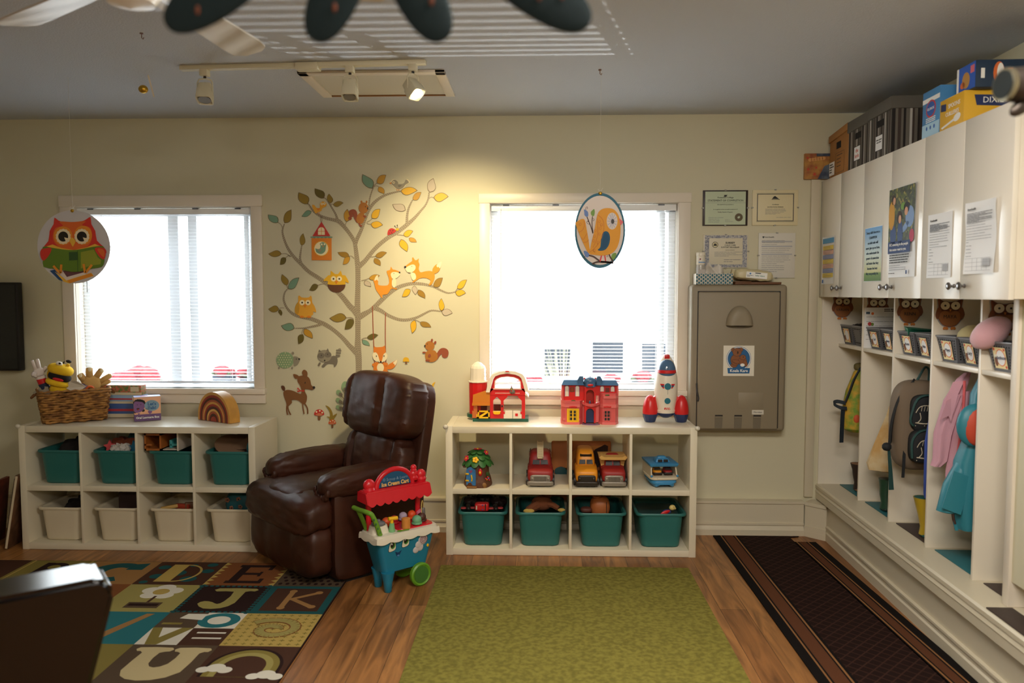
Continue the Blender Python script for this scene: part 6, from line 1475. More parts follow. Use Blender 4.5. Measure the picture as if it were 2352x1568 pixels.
# ============================================================ wall decals (thin vinyl on the window wall)
def c3(x, y): return (600+x/4.612, 380+y/4.612)
def c4(x, y): return (600+x/4.704, 680+y/4.704)
DY = -.0006
def W2(u, v, l=0):
    p = on(u, v, 1, 0); return V((p.x, DY-.0004*l, p.z))
class Decal(G):
    def __init__(s, tr): super().__init__(); s.tr = tr; s.l = 0
    def p(s, pts, m, l=None):
        if l is None: l = s.l; s.l += 1
        s.prism([W2(*s.tr(*q), l) for q in pts], (0, -.0003, 0), m); return s
    def e(s, cx, cy, rx, ry=None, m=None, rot=0, l=None, n=20): return s.p(ellp(cx, cy, rx, ry, n, rot), m, l)
    def c(s, pts, m, k=4, l=None): return s.p(smoothclosed(pts, k), m, l)
    def ln(s, pts, w, m, k=4, l=None):
        q = smoothline([(*a, w) if len(a) == 2 else a for a in pts], k) if len(pts) > 2 else [(*a, w) if len(a) == 2 else a for a in pts]
        L_, R_ = [], []
        for i, (x, y, ww) in enumerate(q):
            a = q[max(i-1, 0)]; b = q[min(i+1, len(q)-1)]; tx, ty = b[0]-a[0], b[1]-a[1]; h = math.hypot(tx, ty) or 1
            L_.append((x-ty/h*ww/2, y+tx/h*ww/2)); R_.append((x+ty/h*ww/2, y-tx/h*ww/2))
        return s.p(L_+R_[::-1], m, l)
    def done(s, name, label, parent=None, cat='wall decal', group='woodland wall decals'):
        return s.obj(name, parent, smooth=0, label=label if not parent else None, cat=cat if not parent else None, group=group if not parent else None)
def vm(n, rgb): return mat('vinyl_'+n, rgb, .5)
v_teal, v_olive, v_dol = vm('teal', (120, 156, 130)), vm('olive', (150, 124, 44)), vm('dark_olive', (104, 92, 34))
v_gold, v_yel, v_dkg, v_gry = vm('gold', (196, 146, 40)), vm('yellow', (228, 176, 30)), vm('dark_gold', (160, 122, 36)), vm('pale_grey', (196, 182, 160))
v_red, v_org, v_wht, v_blk = vm('red', (196, 50, 44)), vm('orange', (222, 130, 36)), vm('cream', (240, 226, 186)), vm('black', (40, 34, 32))
v_brn, v_dbr, v_rst, v_sqr = vm('brown', (128, 84, 46)), vm('dark_brown', (98, 60, 36)), vm('rust', (150, 74, 44)), vm('squirrel', (176, 112, 40))
v_g1, v_g2, v_mint, v_ow, v_fox = vm('grey', (150, 142, 122)), vm('mid_grey', (120, 112, 98)), vm('mint', (140, 168, 126)), vm('owl_gold', (226, 164, 48)), vm('fox', (228, 148, 36))
v_line = vm('leaf_outline', (112, 92, 60))
# chevron bark
ch = bpy.data.materials.new('vinyl_chevron_bark'); ch.use_nodes = True; N, L, B = nodes(ch); B.inputs['Roughness'].default_value = .5
uvn = N.new('ShaderNodeUVMap'); sp = N.new('ShaderNodeSeparateXYZ'); L.new(uvn.outputs[0], sp.inputs[0])
def mth(op, a, b=None):
    n = N.new('ShaderNodeMath'); n.operation = op
    for i, k in enumerate((a, b)):
        if k is None: continue
        if isinstance(k, (int, float)): n.inputs[i].default_value = k
        else: L.new(k, n.inputs[i])
    return n.outputs[0]
zz = mth('PINGPONG', mth('MULTIPLY', sp.outputs['X'], 1), .008)
fr = mth('FRACT', mth('MULTIPLY', mth('ADD', sp.outputs['Y'], zz), 1/.0125))
cr = N.new('ShaderNodeValToRGB'); cr.color_ramp.interpolation = 'CONSTANT'; L.new(fr, cr.inputs[0])
cr.color_ramp.elements[0].color = lin((132, 120, 100)); cr.color_ramp.elements[1].position = .5; cr.color_ramp.elements[1].color = lin((176, 162, 134)); L.new(cr.outputs[0], B.inputs['Base Color'])

tree = thing('tree_decal', 'large wall decal tree with grey chevron trunk and yellow, olive and teal leaves', 'wall decal', (0, 0, 0), 0, 'woodland wall decals')
def branch(pts, tr, l=0):
    q = smoothline([(*tr(x, y), w) for x, y, w in pts], 5); k = 1/4.65
    vs, uv, fs = [], [], []; s = 0; pp = None
    for i, (u, v, w) in enumerate(q):
        a = q[max(i-1, 0)]; b = q[min(i+1, len(q)-1)]; tx, ty = b[0]-a[0], b[1]-a[1]; h = math.hypot(tx, ty) or 1; w = w*k/2
        c = W2(u, v, l)
        if pp is not None: s += (c-pp).length
        pp = c; A = W2(u-ty/h*w, v+tx/h*w, l); Bp = W2(u+ty/h*w, v-tx/h*w, l); ww = (A-c).length
        vs += [A, Bp]; uv += [(.02-ww, s), (.02+ww, s)]
        if i: fs.append((2*i-2, 2*i-1, 2*i+1, 2*i))
    return vs, uv, fs
tr_ = lambda x, y: (x, y)
BR = [([(824, 905, 63), (824, 870, 63), (824, 830, 66), (822, 800, 70), (822, 770, 56), (822, 735, 60), (821, 700, 60), (822, 660, 54), (822, 620, 54), (820.5, 600, 52), (817, 570, 44), (814, 553, 40)], tr_),
      ([(1000, 830, 40), (1010, 790, 42), (1060, 680, 38), (1100, 570, 34), (1140, 470, 36), (1200, 390, 34), (1290, 325, 28), (1390, 290, 20), (1478, 273, 14)], c3),
      ([(1000, 840, 40), (990, 810, 42), (950, 740, 40), (880, 650, 42), (820, 590, 48), (760, 575, 36), (680, 555, 34), (610, 525, 28), (550, 480, 24), (510, 420, 16), (495, 405, 12)], c3),
      ([(815, 600, 36), (790, 520, 22), (750, 450, 18), (700, 370, 14), (670, 342, 10)], c3),
      ([(1130, 490, 24), (1140, 430, 18), (1150, 350, 16), (1170, 280, 14), (1185, 242, 12)], c3),
      ([(1035, 1080, 50), (1050, 1055, 54), (1100, 1010, 48), (1180, 910, 44), (1260, 830, 44), (1350, 760, 44), (1450, 700, 44), (1540, 630, 44), (1620, 560, 34), (1690, 480, 24), (1740, 420, 20), (1770, 350, 18), (1778, 285, 14)], c3),
      ([(1545, 630, 34), (1545, 540, 26), (1560, 460, 22), (1590, 390, 16), (1606, 365, 12)], c3),
      ([(1020, 1580, 70), (985, 1530, 66), (940, 1490, 58), (860, 1390, 52), (780, 1310, 46), (700, 1255, 46), (600, 1185, 42), (500, 1120, 40), (420, 1040, 38), (340, 960, 34), (280, 870, 28), (240, 770, 24), (225, 690, 18), (246, 618, 12)], c3),
      ([(425, 1040, 30), (412, 990, 24), (415, 940, 20), (430, 848, 12)], c3),
      ([(1020, 1620, 60), (1080, 1580, 60), (1150, 1540, 46), (1210, 1490, 50), (1280, 1420, 50), (1360, 1350, 44), (1450, 1290, 40), (1560, 1255, 34), (1650, 1250, 32), (1740, 1260, 28), (1830, 1285, 24), (1900, 1320, 20), (1980, 1350, 16), (2055, 1338, 10)], c3),
      ([(1215, 120, 50), (1260, 140, 46), (1300, 160, 40), (1370, 205, 34), (1480, 250, 32), (1580, 255, 30), (1680, 230, 26), (1760, 190, 22), (1840, 155, 18), (1945, 165, 12)], c4),
      ([(1035, 620, 56), (1000, 580, 56), (950, 530, 48), (880, 450, 42), (790, 370, 40), (700, 310, 44), (620, 275, 44), (540, 245, 40), (440, 225, 36), (350, 195, 32), (280, 130, 26), (245, 50, 22), (245, 0, 18), (258, -45, 16), (282, -75, 12)], c4),
      ([(660, 295, 34), (620, 312, 28), (560, 327, 24), (460, 345, 16), (365, 346, 10)], c4)]
me_v, me_uv, me_f = [], [], []
for i, (pts, tr) in enumerate(BR):
    a, b, f = branch(pts, tr, .15*i); o = len(me_v); me_v += a; me_uv += b; me_f += [tuple(o+k for k in q) for q in f]
me = bpy.data.meshes.new('trunk'); me.from_pydata([tuple(v) for v in me_v], [], me_f); me.materials.append(ch)
ul = me.uv_layers.new(name='UVMap')
for lp in me.loops: ul.data[lp.index].uv = me_uv[lp.vertex_index]
to = bpy.data.objects.new('trunk', me); COL.objects.link(to); to.parent = tree
sm = to.modifiers.new('thick', 'SOLIDIFY'); sm.thickness = .0003; sm.offset = 0
# thin stems
d = Decal(c3); stm = vm('stem', (160, 146, 120))
for pts in ([(225, 660), (210, 625), (182, 605)], [(310, 965), (270, 935), (215, 935)], [(318, 962), (290, 955), (262, 975)], [(735, 440), (745, 410), (762, 412)], [(735, 430), (725, 410), (722, 400)], [(1185, 245), (1200, 210), (1225, 188)], [(1190, 230), (1215, 215), (1245, 225)], [(1120, 600), (1150, 585), (1175, 565)], [(1115, 605), (1135, 620), (1160, 622)], [(1440, 735), (1470, 735), (1505, 740)], [(985, 985), (960, 960), (935, 960)], [(1155, 965), (1180, 968), (1208, 960)], [(1062, 1220), (1100, 1210), (1140, 1195)], [(670, 1255), (640, 1255), (605, 1268)], [(280, 1310), (278, 1290), (272, 1272)], [(2050, 1340), (2065, 1322), (2078, 1303)], [(1780, 350), (1800, 335), (1825, 340)], [(885, 650), (895, 620), (905, 600)]): d.ln(pts, 8, stm, l=5)
d.tr = c4
for pts in ([(1085, 470), (1105, 455), (1142, 448)], [(1000, 245), (970, 230), (925, 232)], [(250, 128), (225, 125), (198, 130)], [(1660, 255), (1690, 265), (1715, 280)], [(460, 350), (445, 375), (440, 408)]): d.ln(pts, 8, stm, l=5)
d.done('stem', None, tree)
LV = [(c3, l) for l in [(1180, 245, 1072, 92, 100, v_teal), (1225, 190, 1325, 100, 80, v_gold), (1245, 225, 1305, 302, 60, v_gold), (1475, 272, 1658, 265, 85, v_yel), (1605, 365, 1697, 282, 66, v_gold), (1785, 287, 1825, 135, 95, v_gry), (1825, 340, 1985, 328, 95, v_yel), (1530, 475, 1390, 412, 85, v_gry), (495, 410, 397, 285, 100, v_olive), (668, 348, 568, 243, 85, v_dol), (735, 402, 720, 298, 62, v_olive), (762, 415, 873, 396, 58, v_olive), (535, 485, 428, 540, 58, v_teal), (182, 605, 72, 520, 80, v_teal), (248, 612, 322, 466, 85, v_olive), (430, 850, 447, 717, 62, v_olive), (218, 935, 75, 935, 70, v_olive), (262, 975, 200, 1052, 62, v_dol), (905, 600, 915, 460, 72, v_gold), (1170, 560, 1263, 460, 80, v_yel), (1160, 622, 1290, 630, 75, v_yel), (1505, 740, 1610, 693, 65, v_yel), (1565, 768, 1648, 812, 50, v_gold), (1480, 780, 1547, 915, 80, v_yel), (935, 965, 810, 918, 60, v_dkg), (940, 965, 865, 1050, 62, v_gold), (1208, 962, 1333, 922, 62, v_dkg), (1200, 980, 1265, 1062, 60, v_dkg), (1140, 1198, 1258, 1165, 55, v_gold), (1095, 1222, 1165, 1283, 55, v_gry), (605, 1265, 508, 1322, 65, v_dol), (275, 1272, 222, 1150, 68, v_olive), (285, 1308, 405, 1186, 80, v_teal), (192, 1520, 75, 1520, 72, v_olive), (1825, 1287, 1925, 1188, 75, v_dkg), (2075, 1305, 2180, 1208, 65, v_yel), (2055, 1345, 2168, 1350, 70, v_yel), (1582, 1312, 1492, 1390, 68, v_yel), (1622, 1272, 1635, 1370, 58, v_gry), (1662, 1315, 1737, 1408, 62, v_dkg), (1910, 1542, 1910, 1405, 62, v_yel)]]
LV += [(c4, l) for l in [(1948, 165, 2068, 182, 75, v_gry), (1660, 255, 1630, 403, 68, v_yel), (1715, 280, 1838, 335, 62, v_dkg), (925, 232, 738, 237, 95, v_olive), (1000, 250, 902, 360, 88, v_dol), (1142, 450, 1267, 420, 62, v_dol), (1090, 472, 1175, 537, 52, v_teal), (362, 345, 215, 318, 88, v_teal), (465, 352, 558, 458, 72, v_gold), (452, 410, 402, 518, 72, v_dol), (200, 140, 218, 213, 40, v_dol)]]
for tr, (bx, by, tx, ty, w_, m) in LV:
    d = Decal(tr); ax, ay = tx-bx, ty-by; h = math.hypot(ax, ay); ax /= h; ay /= h
    for sc_, mm in ((1, v_line), (.9, m)):
        P = []
        cx, cy = (bx+tx)/2, (by+ty)/2
        for s_, n_ in ((1, 1), (-1, -1)):
            rng = range(0, 9) if s_ == 1 else range(8, -1, -1)
            for k in rng:
                t = k/8; off = s_*w_/2*(sin(pi*t**.8))**.85+s_*0+.06*w_*sin(pi*t*2)
                x = bx+ax*h*t-ay*off; y = by+ay*h*t+ax*off
                P.append((cx+(x-cx)*sc_, cy+(y-cy)*sc_))
        P = [p for i, p in enumerate(P) if i == 0 or math.hypot(p[0]-P[i-1][0], p[1]-P[i-1][1]) > .5]
        d.p(P, mm, 6 if mm is v_line else 7)
    d.done('leaf', None, tree)

# ---- animals, each a sticker of its own
d = Decal(c3); d.l = 10
d.c([(575, 505), (540, 425), (565, 420), (585, 445), (620, 450), (625, 405), (655, 380), (690, 400), (690, 430), (650, 455), (640, 480), (605, 495)], v_ow); d.e(645, 408, 12, 12, v_wht); d.e(672, 405, 12, 12, v_wht); d.e(646, 408, 4, 4, v_blk); d.e(671, 405, 4, 4, v_blk); d.c([(590, 460), (625, 455), (610, 478)], v_org, 3); d.p([(655, 418), (668, 417), (662, 430)], v_org); d.ln([(605, 490), (608, 522)], 3, v_org); d.ln([(618, 488), (620, 522)], 3, v_org)
d.done('bird_decal', 'small orange bird decal perched on the upper left branch')
d = Decal(c3); d.l = 10
d.c([(935, 580), (925, 545), (950, 510), (985, 545), (1010, 580), (1040, 590), (1020, 610), (990, 560), (955, 490), (930, 480), (975, 475), (1005, 500), (1015, 560), (960, 545), (955, 570)], v_rst, 2) if 0 else d.ln([(940, 562), (945, 560), (935, 545), (960, 548), (950, 500, 44), (985, 490, 50), (1005, 540, 40), (1025, 600, 24)][3:], 30, v_rst)
d.e(942, 560, 20, 20, v_rst); d.ln([(935, 490, 20), (965, 485, 36), (992, 510, 44), (1008, 560, 40), (1028, 605, 24)], 30, v_rst)
d.c([(1010, 560), (1040, 505), (1085, 505), (1100, 550), (1080, 605), (1045, 620), (1020, 600)], v_sqr); d.e(1085, 450, 52, 58, v_sqr); d.e(1065, 388, 10, 16, v_sqr, -10); d.e(1118, 388, 10, 16, v_sqr, 10); d.e(1130, 455, 6, 14, v_blk); d.e(1107, 437, 4, 6, v_blk); d.e(1100, 540, 18, 10, v_rst, 20); d.ln([(1040, 610), (1055, 640), (1072, 635)], 16, v_rst)
d.done('squirrel_decal', 'brown squirrel decal climbing a high branch')
d = Decal(c3); d.l = 10
d.p([(640, 595), (735, 748), (545, 748)], v_red); d.ln([(636, 540), (632, 575), (640, 600), (648, 575), (640, 540)], 3, v_dbr); d.p([(525, 752), (755, 752), (755, 768)]+[(745-k*20, 770 if k % 2 else 762) for k in range(11)]+[(525, 768)], v_teal); d.p([(535, 770), (747, 770), (749, 1003), (538, 1003)], v_org)
d.p(ellp(640, 690, 36, 36, 16, 0, 180, 360)+[(676, 735), (604, 735)], v_wht); d.ln([(640, 655), (640, 735)], 5, v_org); d.ln([(604, 697), (676, 697)], 5, v_org)
d.p([(640+r_*cos(k*pi/24), 880+r_*sin(k*pi/24)) for k in range(48) for r_ in ((84 if k % 2 else 74),)], v_yel); d.e(640, 880, 73, 74, v_wht)
d.c([(578, 880), (600, 885), (625, 880), (632, 850), (625, 830), (655, 812), (690, 830), (688, 865), (680, 910), (640, 938), (590, 920)], v_teal); d.e(645, 836, 10, 10, v_wht); d.e(675, 834, 10, 10, v_wht); d.p([(652, 850), (668, 850), (660, 868)], v_org); d.c([(600, 890), (640, 892), (625, 918)], v_g1, 3)
d.done('birdhouse_decal', 'orange birdhouse decal with a red roof hanging from a branch')
d = Decal(c3); d.l = 10
for a, m in ((1.12, v_wht), (1, v_g1)):
    q = [(1378, 190), (1395, 160), (1420, 152), (1450, 175), (1455, 195), (1510, 190), (1535, 150), (1565, 180), (1530, 205), (1500, 240), (1450, 255), (1400, 215)]
    d.c([((x-1465)*a+1465, (y-200)*a+200) for x, y in q], m)
d.e(1405, 180, 13, 13, v_wht); d.e(1406, 180, 5, 5, v_blk); d.p([(1380, 178), (1380, 198), (1358, 188)], v_org); d.c([(1450, 212), (1490, 208), (1465, 232)], v_g2, 3); d.ln([(1440, 250), (1442, 270)], 5, v_org); d.ln([(1460, 250), (1462, 270)], 5, v_org)
d.done('bird_decal', 'grey bird decal beside the topmost yellow leaf')
d = Decal(c3); d.l = 10
d.c([(1340, 735), (1345, 690), (1375, 665), (1410, 672), (1428, 695), (1400, 718), (1370, 730)], v_red); d.e(1443, 678, 18, 14, v_yel, -20)
for x, y in ((1370, 690), (1385, 710), (1398, 688), (1360, 715)): d.e(x, y, 5, 5, v_dbr, l=20)
d.ln([(1438, 665), (1430, 655), (1416, 642)], 3, v_blk); d.ln([(1448, 663), (1443, 635)], 3, v_blk); d.e(1416, 641, 5, 5, v_blk); d.e(1443, 633, 5, 5, v_blk)
d.done('ladybug_decal', 'red ladybug decal walking up the right branch')
def foxy(nm, lb, polys):
    d = Decal(c3); d.l = 10
    for f in polys: f(d)
    d.done(nm, lb)
foxy('fox_decal', 'left fox decal sitting on the right branch, facing right', [
    lambda d: d.c([(1275, 1400), (1255, 1370), (1215, 1310), (1200, 1250), (1190, 1215), (1215, 1205), (1240, 1225), (1245, 1265), (1330, 1270), (1355, 1240), (1350, 1180), (1330, 1120), (1365, 1105), (1375, 1072), (1395, 1100), (1420, 1105), (1470, 1128), (1430, 1150), (1390, 1200), (1385, 1250), (1390, 1290), (1435, 1300), (1430, 1312), (1380, 1305), (1340, 1360), (1290, 1370), (1285, 1395)], v_fox),
    lambda d: d.c([(1200, 1215), (1212, 1180), (1235, 1160), (1238, 1190), (1240, 1220), (1225, 1210), (1212, 1218)], v_wht, 3),
    lambda d: d.c([(1375, 1165), (1378, 1140), (1400, 1128), (1440, 1130), (1465, 1140), (1470, 1160), (1440, 1190), (1395, 1200)], v_wht), lambda d: d.e(1467, 1133, 9, 9, v_blk), lambda d: d.e(1408, 1143, 3, 5, v_blk),
    lambda d: d.c([(1395, 1205), (1425, 1200), (1430, 1250), (1420, 1290), (1395, 1285), (1385, 1245)], v_wht)])
foxy('fox_decal', 'right fox decal standing on the right branch, facing left', [
    lambda d: d.c([(1525, 1075), (1560, 1040), (1600, 1010), (1598, 985), (1610, 972), (1630, 1000), (1650, 1000), (1670, 985), (1668, 1020), (1678, 1050), (1670, 1095), (1690, 1130), (1740, 1120), (1800, 1118), (1835, 1145), (1835, 1200), (1805, 1260), (1775, 1268), (1790, 1235), (1790, 1210), (1740, 1190), (1680, 1195), (1620, 1235), (1602, 1232), (1625, 1210), (1640, 1190), (1640, 1160), (1610, 1130), (1560, 1110)], v_fox),
    lambda d: d.c([(1820, 1140), (1815, 1100), (1840, 1060), (1870, 1045), (1895, 1075), (1885, 1115), (1850, 1142)], v_fox), lambda d: d.c([(1858, 1060), (1880, 1035), (1910, 1018), (1908, 1055), (1893, 1090), (1880, 1072), (1870, 1080)], v_wht, 3),
    lambda d: d.c([(1530, 1085), (1570, 1060), (1610, 1048), (1635, 1065), (1632, 1100), (1600, 1130), (1560, 1135), (1535, 1110)], v_wht), lambda d: d.e(1527, 1075, 12, 12, v_blk), lambda d: d.e(1597, 1068, 3, 5, v_blk),
    lambda d: d.c([(1590, 1135), (1625, 1140), (1640, 1165), (1638, 1200), (1610, 1215), (1590, 1180)], v_wht), lambda d: d.ln([(1560, 1130), (1572, 1138), (1578, 1128)], 3, v_dbr)])
def owl(tr, x, y, s, nm, lb, nest):
    d = Decal(tr); d.l = 10; q = lambda pts: [(x+a*s, y+b*s) for a, b in pts]
    if nest:
        d.p(q([(-95, 60)]+[(95*cos(t*pi/12), 60+85*sin(t*pi/12)) for t in range(0, 13)]), v_dbr)
        d.c(q([(-140, 20), (-100, -25), (-70, -40), (70, -40), (100, -25), (130, 35), (115, 40), (90, 30), (85, 60), (-85, 60), (-90, 25)]), v_yel, 3); d.p(q([(-65, -40), (-60, -88), (-15, -50), (15, -50), (45, -88), (62, -35)]), v_yel); ey = 0
    else:
        d.c(q([(-75, -100), (-62, -115), (-35, -95), (35, -95), (58, -115), (70, -90), (75, -40), (100, 0), (115, 60), (85, 55), (80, 90), (0, 120), (-80, 90), (-110, 60), (-105, 0), (-75, -50)]), v_ow, 3); d.c(q([(-105, 0), (-75, -45), (-62, 20), (-75, 80), (-105, 65)]), v_gold, 3); ey = -40
        for a in (-35, 40): d.c(q([(a-26, 112), (a, 98), (a+26, 112), (a, 122)]), v_org, 3)
    for a in (-32, 30):
        d.e(x+a*s, y+ey*s, 28*s, 28*s, v_wht); d.e(x+a*s, y+ey*s, 9*s, 9*s, v_blk)
    d.p(q([(-18, ey+22), (18, ey+22), (0, ey+56)]), v_org); d.done(nm, lb)
owl(c3, 800, 1200, 1, 'owl_decal', 'yellow owl decal sitting in a brown nest on the left branch', True)
owl(c4, 478, 110, 1.02, 'owl_decal', 'golden owl decal standing on the lower left branch', False)
d = Decal(c4); d.l = 10
d.p([(260+r_*cos(k*pi/24), 690+r_*.93*sin(k*pi/24)) for k in range(48) for r_ in ((98 if k % 2 else 92),)], v_mint); d.c([(350, 660), (375, 650), (400, 660), (422, 680), (410, 715), (385, 745), (355, 750)], v_g1); d.e(345, 615, 14, 16, v_g1)
for a in range(7):
    for b in range(7):
        x, y = 185+a*26+(b % 2)*13, 612+b*25
        if (x-255)**2+(y-690)**2 < 80**2: d.e(x, y, 5, 5, v_wht, l=14, n=8)
d.e(413, 678, 10, 10, v_blk); d.e(383, 678, 4, 7, v_blk); d.e(195, 775, 10, 12, v_g1); d.e(338, 772, 10, 12, v_g1); d.done('hedgehog_decal', 'mint green spotted hedgehog decal left of the trunk')
d = Decal(c4); d.l = 10
d.c([(740, 680), (770, 645), (810, 650), (828, 690), (820, 735), (790, 765), (785, 735), (720, 730), (680, 765), (655, 755), (690, 715)], v_g2); d.e(838, 610, 24, 52, v_g1, 18)
for k, a in enumerate((575, 603, 632)): d.c([(818+k*-3, a), (866-k*5, a+8), (864-k*6, a+18), (815-k*3, a+12)], v_g2, 2)
d.e(687, 645, 76, 66, v_g1); d.p([(622, 605), (628, 575), (655, 598)], v_g2); d.p([(705, 592), (722, 560), (738, 600)], v_g2); d.e(650, 640, 38, 30, v_g2); d.e(725, 630, 36, 30, v_g2); d.e(654, 637, 4, 8, v_blk); d.e(722, 627, 4, 8, v_blk); d.e(690, 692, 9, 7, v_blk); d.e(634, 730, 12, 20, v_g2, 25); d.done('raccoon_decal', 'grey raccoon decal left of the trunk')
d = Decal(c4); d.l = 10
d.c([(240, 1020), (220, 990), (222, 965), (250, 970), (262, 1000), (255, 1020)], v_dbr, 3)
d.c([(245, 1030), (285, 1010), (345, 1020), (400, 1045), (430, 1052), (438, 1020), (420, 960), (395, 920), (400, 870), (450, 855), (500, 865), (530, 900), (545, 960), (580, 985), (555, 1012), (510, 1005), (475, 1005), (478, 1035), (497, 1080), (490, 1140), (470, 1165), (445, 1160), (400, 1125), (335, 1120), (335, 1150), (300, 1185), (290, 1215), (272, 1205), (275, 1160), (248, 1080)], v_brn)
for pts in ([(280, 1185), (278, 1230), (290, 1280)], [(290, 1190), (298, 1230), (322, 1280)], [(450, 1155), (456, 1210), (466, 1270)], [(475, 1160), (502, 1210), (506, 1268)]): d.ln(pts, 14, v_brn)
d.c([(348, 842), (385, 845), (412, 865), (408, 885), (370, 888)], v_brn, 3); d.c([(452, 850), (445, 815), (468, 792), (500, 815), (502, 860), (475, 870)], v_brn, 3); d.e(573, 984, 14, 14, v_blk); d.e(479, 932, 5, 9, v_blk); d.p([(430, 1015), (468, 1010), (468, 1030), (430, 1025), (398, 1035), (392, 1020), (420, 1015), (390, 998), (400, 984)], v_red)
d.done('deer_decal', 'brown deer decal with a red bow beside the left shelf')
d = Decal(c4); d.l = 10
d.ln([(903, 1245), (903, 1035)], 8, v_dol)
for x, y, rx, ry, rot in ((908, 975, 38, 58, 0), (842, 1040, 34, 26, 45), (964, 1028, 34, 26, -45), (840, 1125, 36, 24, 40), (968, 1100, 40, 26, -40), (840, 1200, 34, 22, 30), (958, 1190, 30, 22, -30)): d.e(x, y, rx, ry, v_mint, rot)
for x, y, rot in ((906, 1008, 90), (862, 1058, 40), (945, 1052, -40), (862, 1138, 35), (940, 1125, -35), (868, 1205, 25), (938, 1192, -25)): d.e(x, y, 24, 17, v_g2, rot)
for pts in ([(903, 1115), (875, 1075)], [(903, 1110), (935, 1065)], [(903, 1180), (870, 1150)], [(903, 1175), (935, 1140)]): d.ln(pts, 5, v_dol)
d.done('fern_decal', 'teal fern decal beside the recliner head rest')
for nm, lb, x, y, s, m1 in (('mushroom_decal', 'larger red mushroom decal under the deer', 628, 1260, 1, v_red), ('mushroom_decal', 'small orange red mushroom decal below the grass tuft', 770, 1360, .76, vm('orange_red', (206, 90, 44)))):
    d = Decal(c4); d.l = 10; d.c([(x-10*s, y), (x+10*s, y), (x+14*s, y+72*s), (x-14*s, y+72*s)], v_brn, 3); d.p([(x-54*s, y+20*s)]+[(x+55*s*cos(RAD(a)), y+16*s-56*s*sin(RAD(a))) for a in range(180, -1, -15)]+[(x+30*s, y+30*s), (x-30*s, y+30*s)], m1); d.c([(x-40*s, y+22*s), (x, y), (x+40*s, y+22*s), (x, y+32*s)], vm('mushroom_gill', (206, 120, 84)), 3)
    for a, b in ((-28, -12), (8, -24), (34, -4)): d.e(x+a*s, y+b*s, 9*s, 9*s, v_wht)
    d.done(nm, lb)
d = Decal(c4); d.l = 9
for q in ([(740, 1330), (745, 1270), (725, 1220), (695, 1178), (740, 1200), (772, 1260), (775, 1330)], [(760, 1330), (770, 1295), (822, 1265), (800, 1305), (780, 1340)], [(740, 1340), (735, 1315), (706, 1302), (735, 1300), (752, 1330)]): d.c(q, v_olive, 3)
d.done('grass_decal', 'olive grass tuft decal above the small mushroom')
d = Decal(c4); d.l = 8
d.ln([(1203, 105), (1212, 400), (1226, 728)], 9, v_rst, 2); d.ln([(1344, 180), (1342, 450), (1349, 722)], 9, v_rst, 2)
d.p([(1212, 808), (1370, 806), (1388, 830), (1388, 852), (1192, 858), (1192, 832)], v_dbr)
d.c([(1345, 780), (1375, 740), (1420, 712), (1468, 688), (1462, 730), (1430, 775), (1390, 790)], vm('fox_orange', (222, 126, 40)), 3); d.c([(1425, 720), (1468, 686), (1464, 722), (1445, 748), (1440, 730)], v_wht, 3)
fo = vm('fox_orange', (222, 126, 40))
d.c([(1225, 720), (1290, 705), (1350, 720), (1360, 780), (1350, 825), (1230, 830), (1215, 780)], fo, 3); d.e(1290, 770, 38, 48, v_wht); d.e(1222, 740, 22, 18, fo); d.e(1352, 735, 20, 18, fo); d.e(1235, 815, 24, 20, fo); d.e(1345, 808, 24, 20, fo)
d.c([(1215, 600), (1222, 545), (1245, 550), (1315, 545), (1335, 535), (1345, 600), (1366, 640), (1350, 690), (1295, 718), (1225, 690), (1205, 640)], v_wht, 3); d.c([(1217, 605), (1222, 542), (1245, 550), (1315, 545), (1337, 534), (1347, 605), (1325, 625), (1305, 700), (1285, 700), (1262, 630), (1240, 605)], fo, 3)
d.e(1247, 647, 5, 9, v_blk); d.e(1330, 645, 5, 9, v_blk); d.e(1295, 707, 11, 8, v_blk); d.ln([(1262, 700), (1280, 716), (1296, 714), (1312, 716), (1328, 702)], 4, v_blk)
d.done('fox_decal', 'orange fox decal sitting on a rope swing right of the trunk')
d = Decal(c4); d.l = 10; d.c([(1532, 700), (1540, 668), (1565, 658), (1592, 670), (1600, 705), (1585, 708), (1565, 704), (1545, 708)], v_yel, 3); d.p([(1558, 706), (1576, 706), (1580, 732), (1554, 732)], v_brn); d.done('mushroom_decal', 'tiny yellow mushroom decal right of the fox swing')
d = Decal(c4); d.l = 10
d.ln([(1895, 680, 20), (1915, 630, 40), (1955, 588, 56), (1995, 600, 60), (1990, 640, 54)], 40, v_rst); d.e(1985, 635, 34, 32, v_rst)
d.c([(1770, 640), (1790, 595), (1830, 580), (1880, 590), (1908, 640), (1895, 690), (1840, 712), (1790, 695)], v_sqr); d.e(1822, 535, 52, 52, v_sqr); d.e(1845, 478, 12, 20, v_rst, 10); d.e(1880, 500, 12, 18, v_rst, 30); d.e(1770, 535, 9, 9, v_blk); d.e(1795, 515, 4, 6, v_blk); d.e(1762, 606, 20, 9, v_rst); d.e(1800, 693, 26, 10, v_rst); d.e(1820, 640, 14, 18, v_rst, 30)
d.done('squirrel_decal', 'brown squirrel decal with a curled tail near the right window')
d = Decal(c4); d.l = 10; d.c([(1838, 985), (1850, 945), (1882, 925), (1868, 955), (1860, 985)], v_yel, 3); d.done('grass_decal', 'yellow grass tip decal showing above the recliner')
# ============================================================ rugs
gm = mat('green_carpet', (158, 148, 70), .95, nz=(46, .34), bump=(420, .8, .006))
g = G(); g.box(-.550, .845, -3.4, -.712, 0, .016, gm, .005); g.obj('area_rug', label='plain moss green area rug in the middle of the floor', cat='rug')
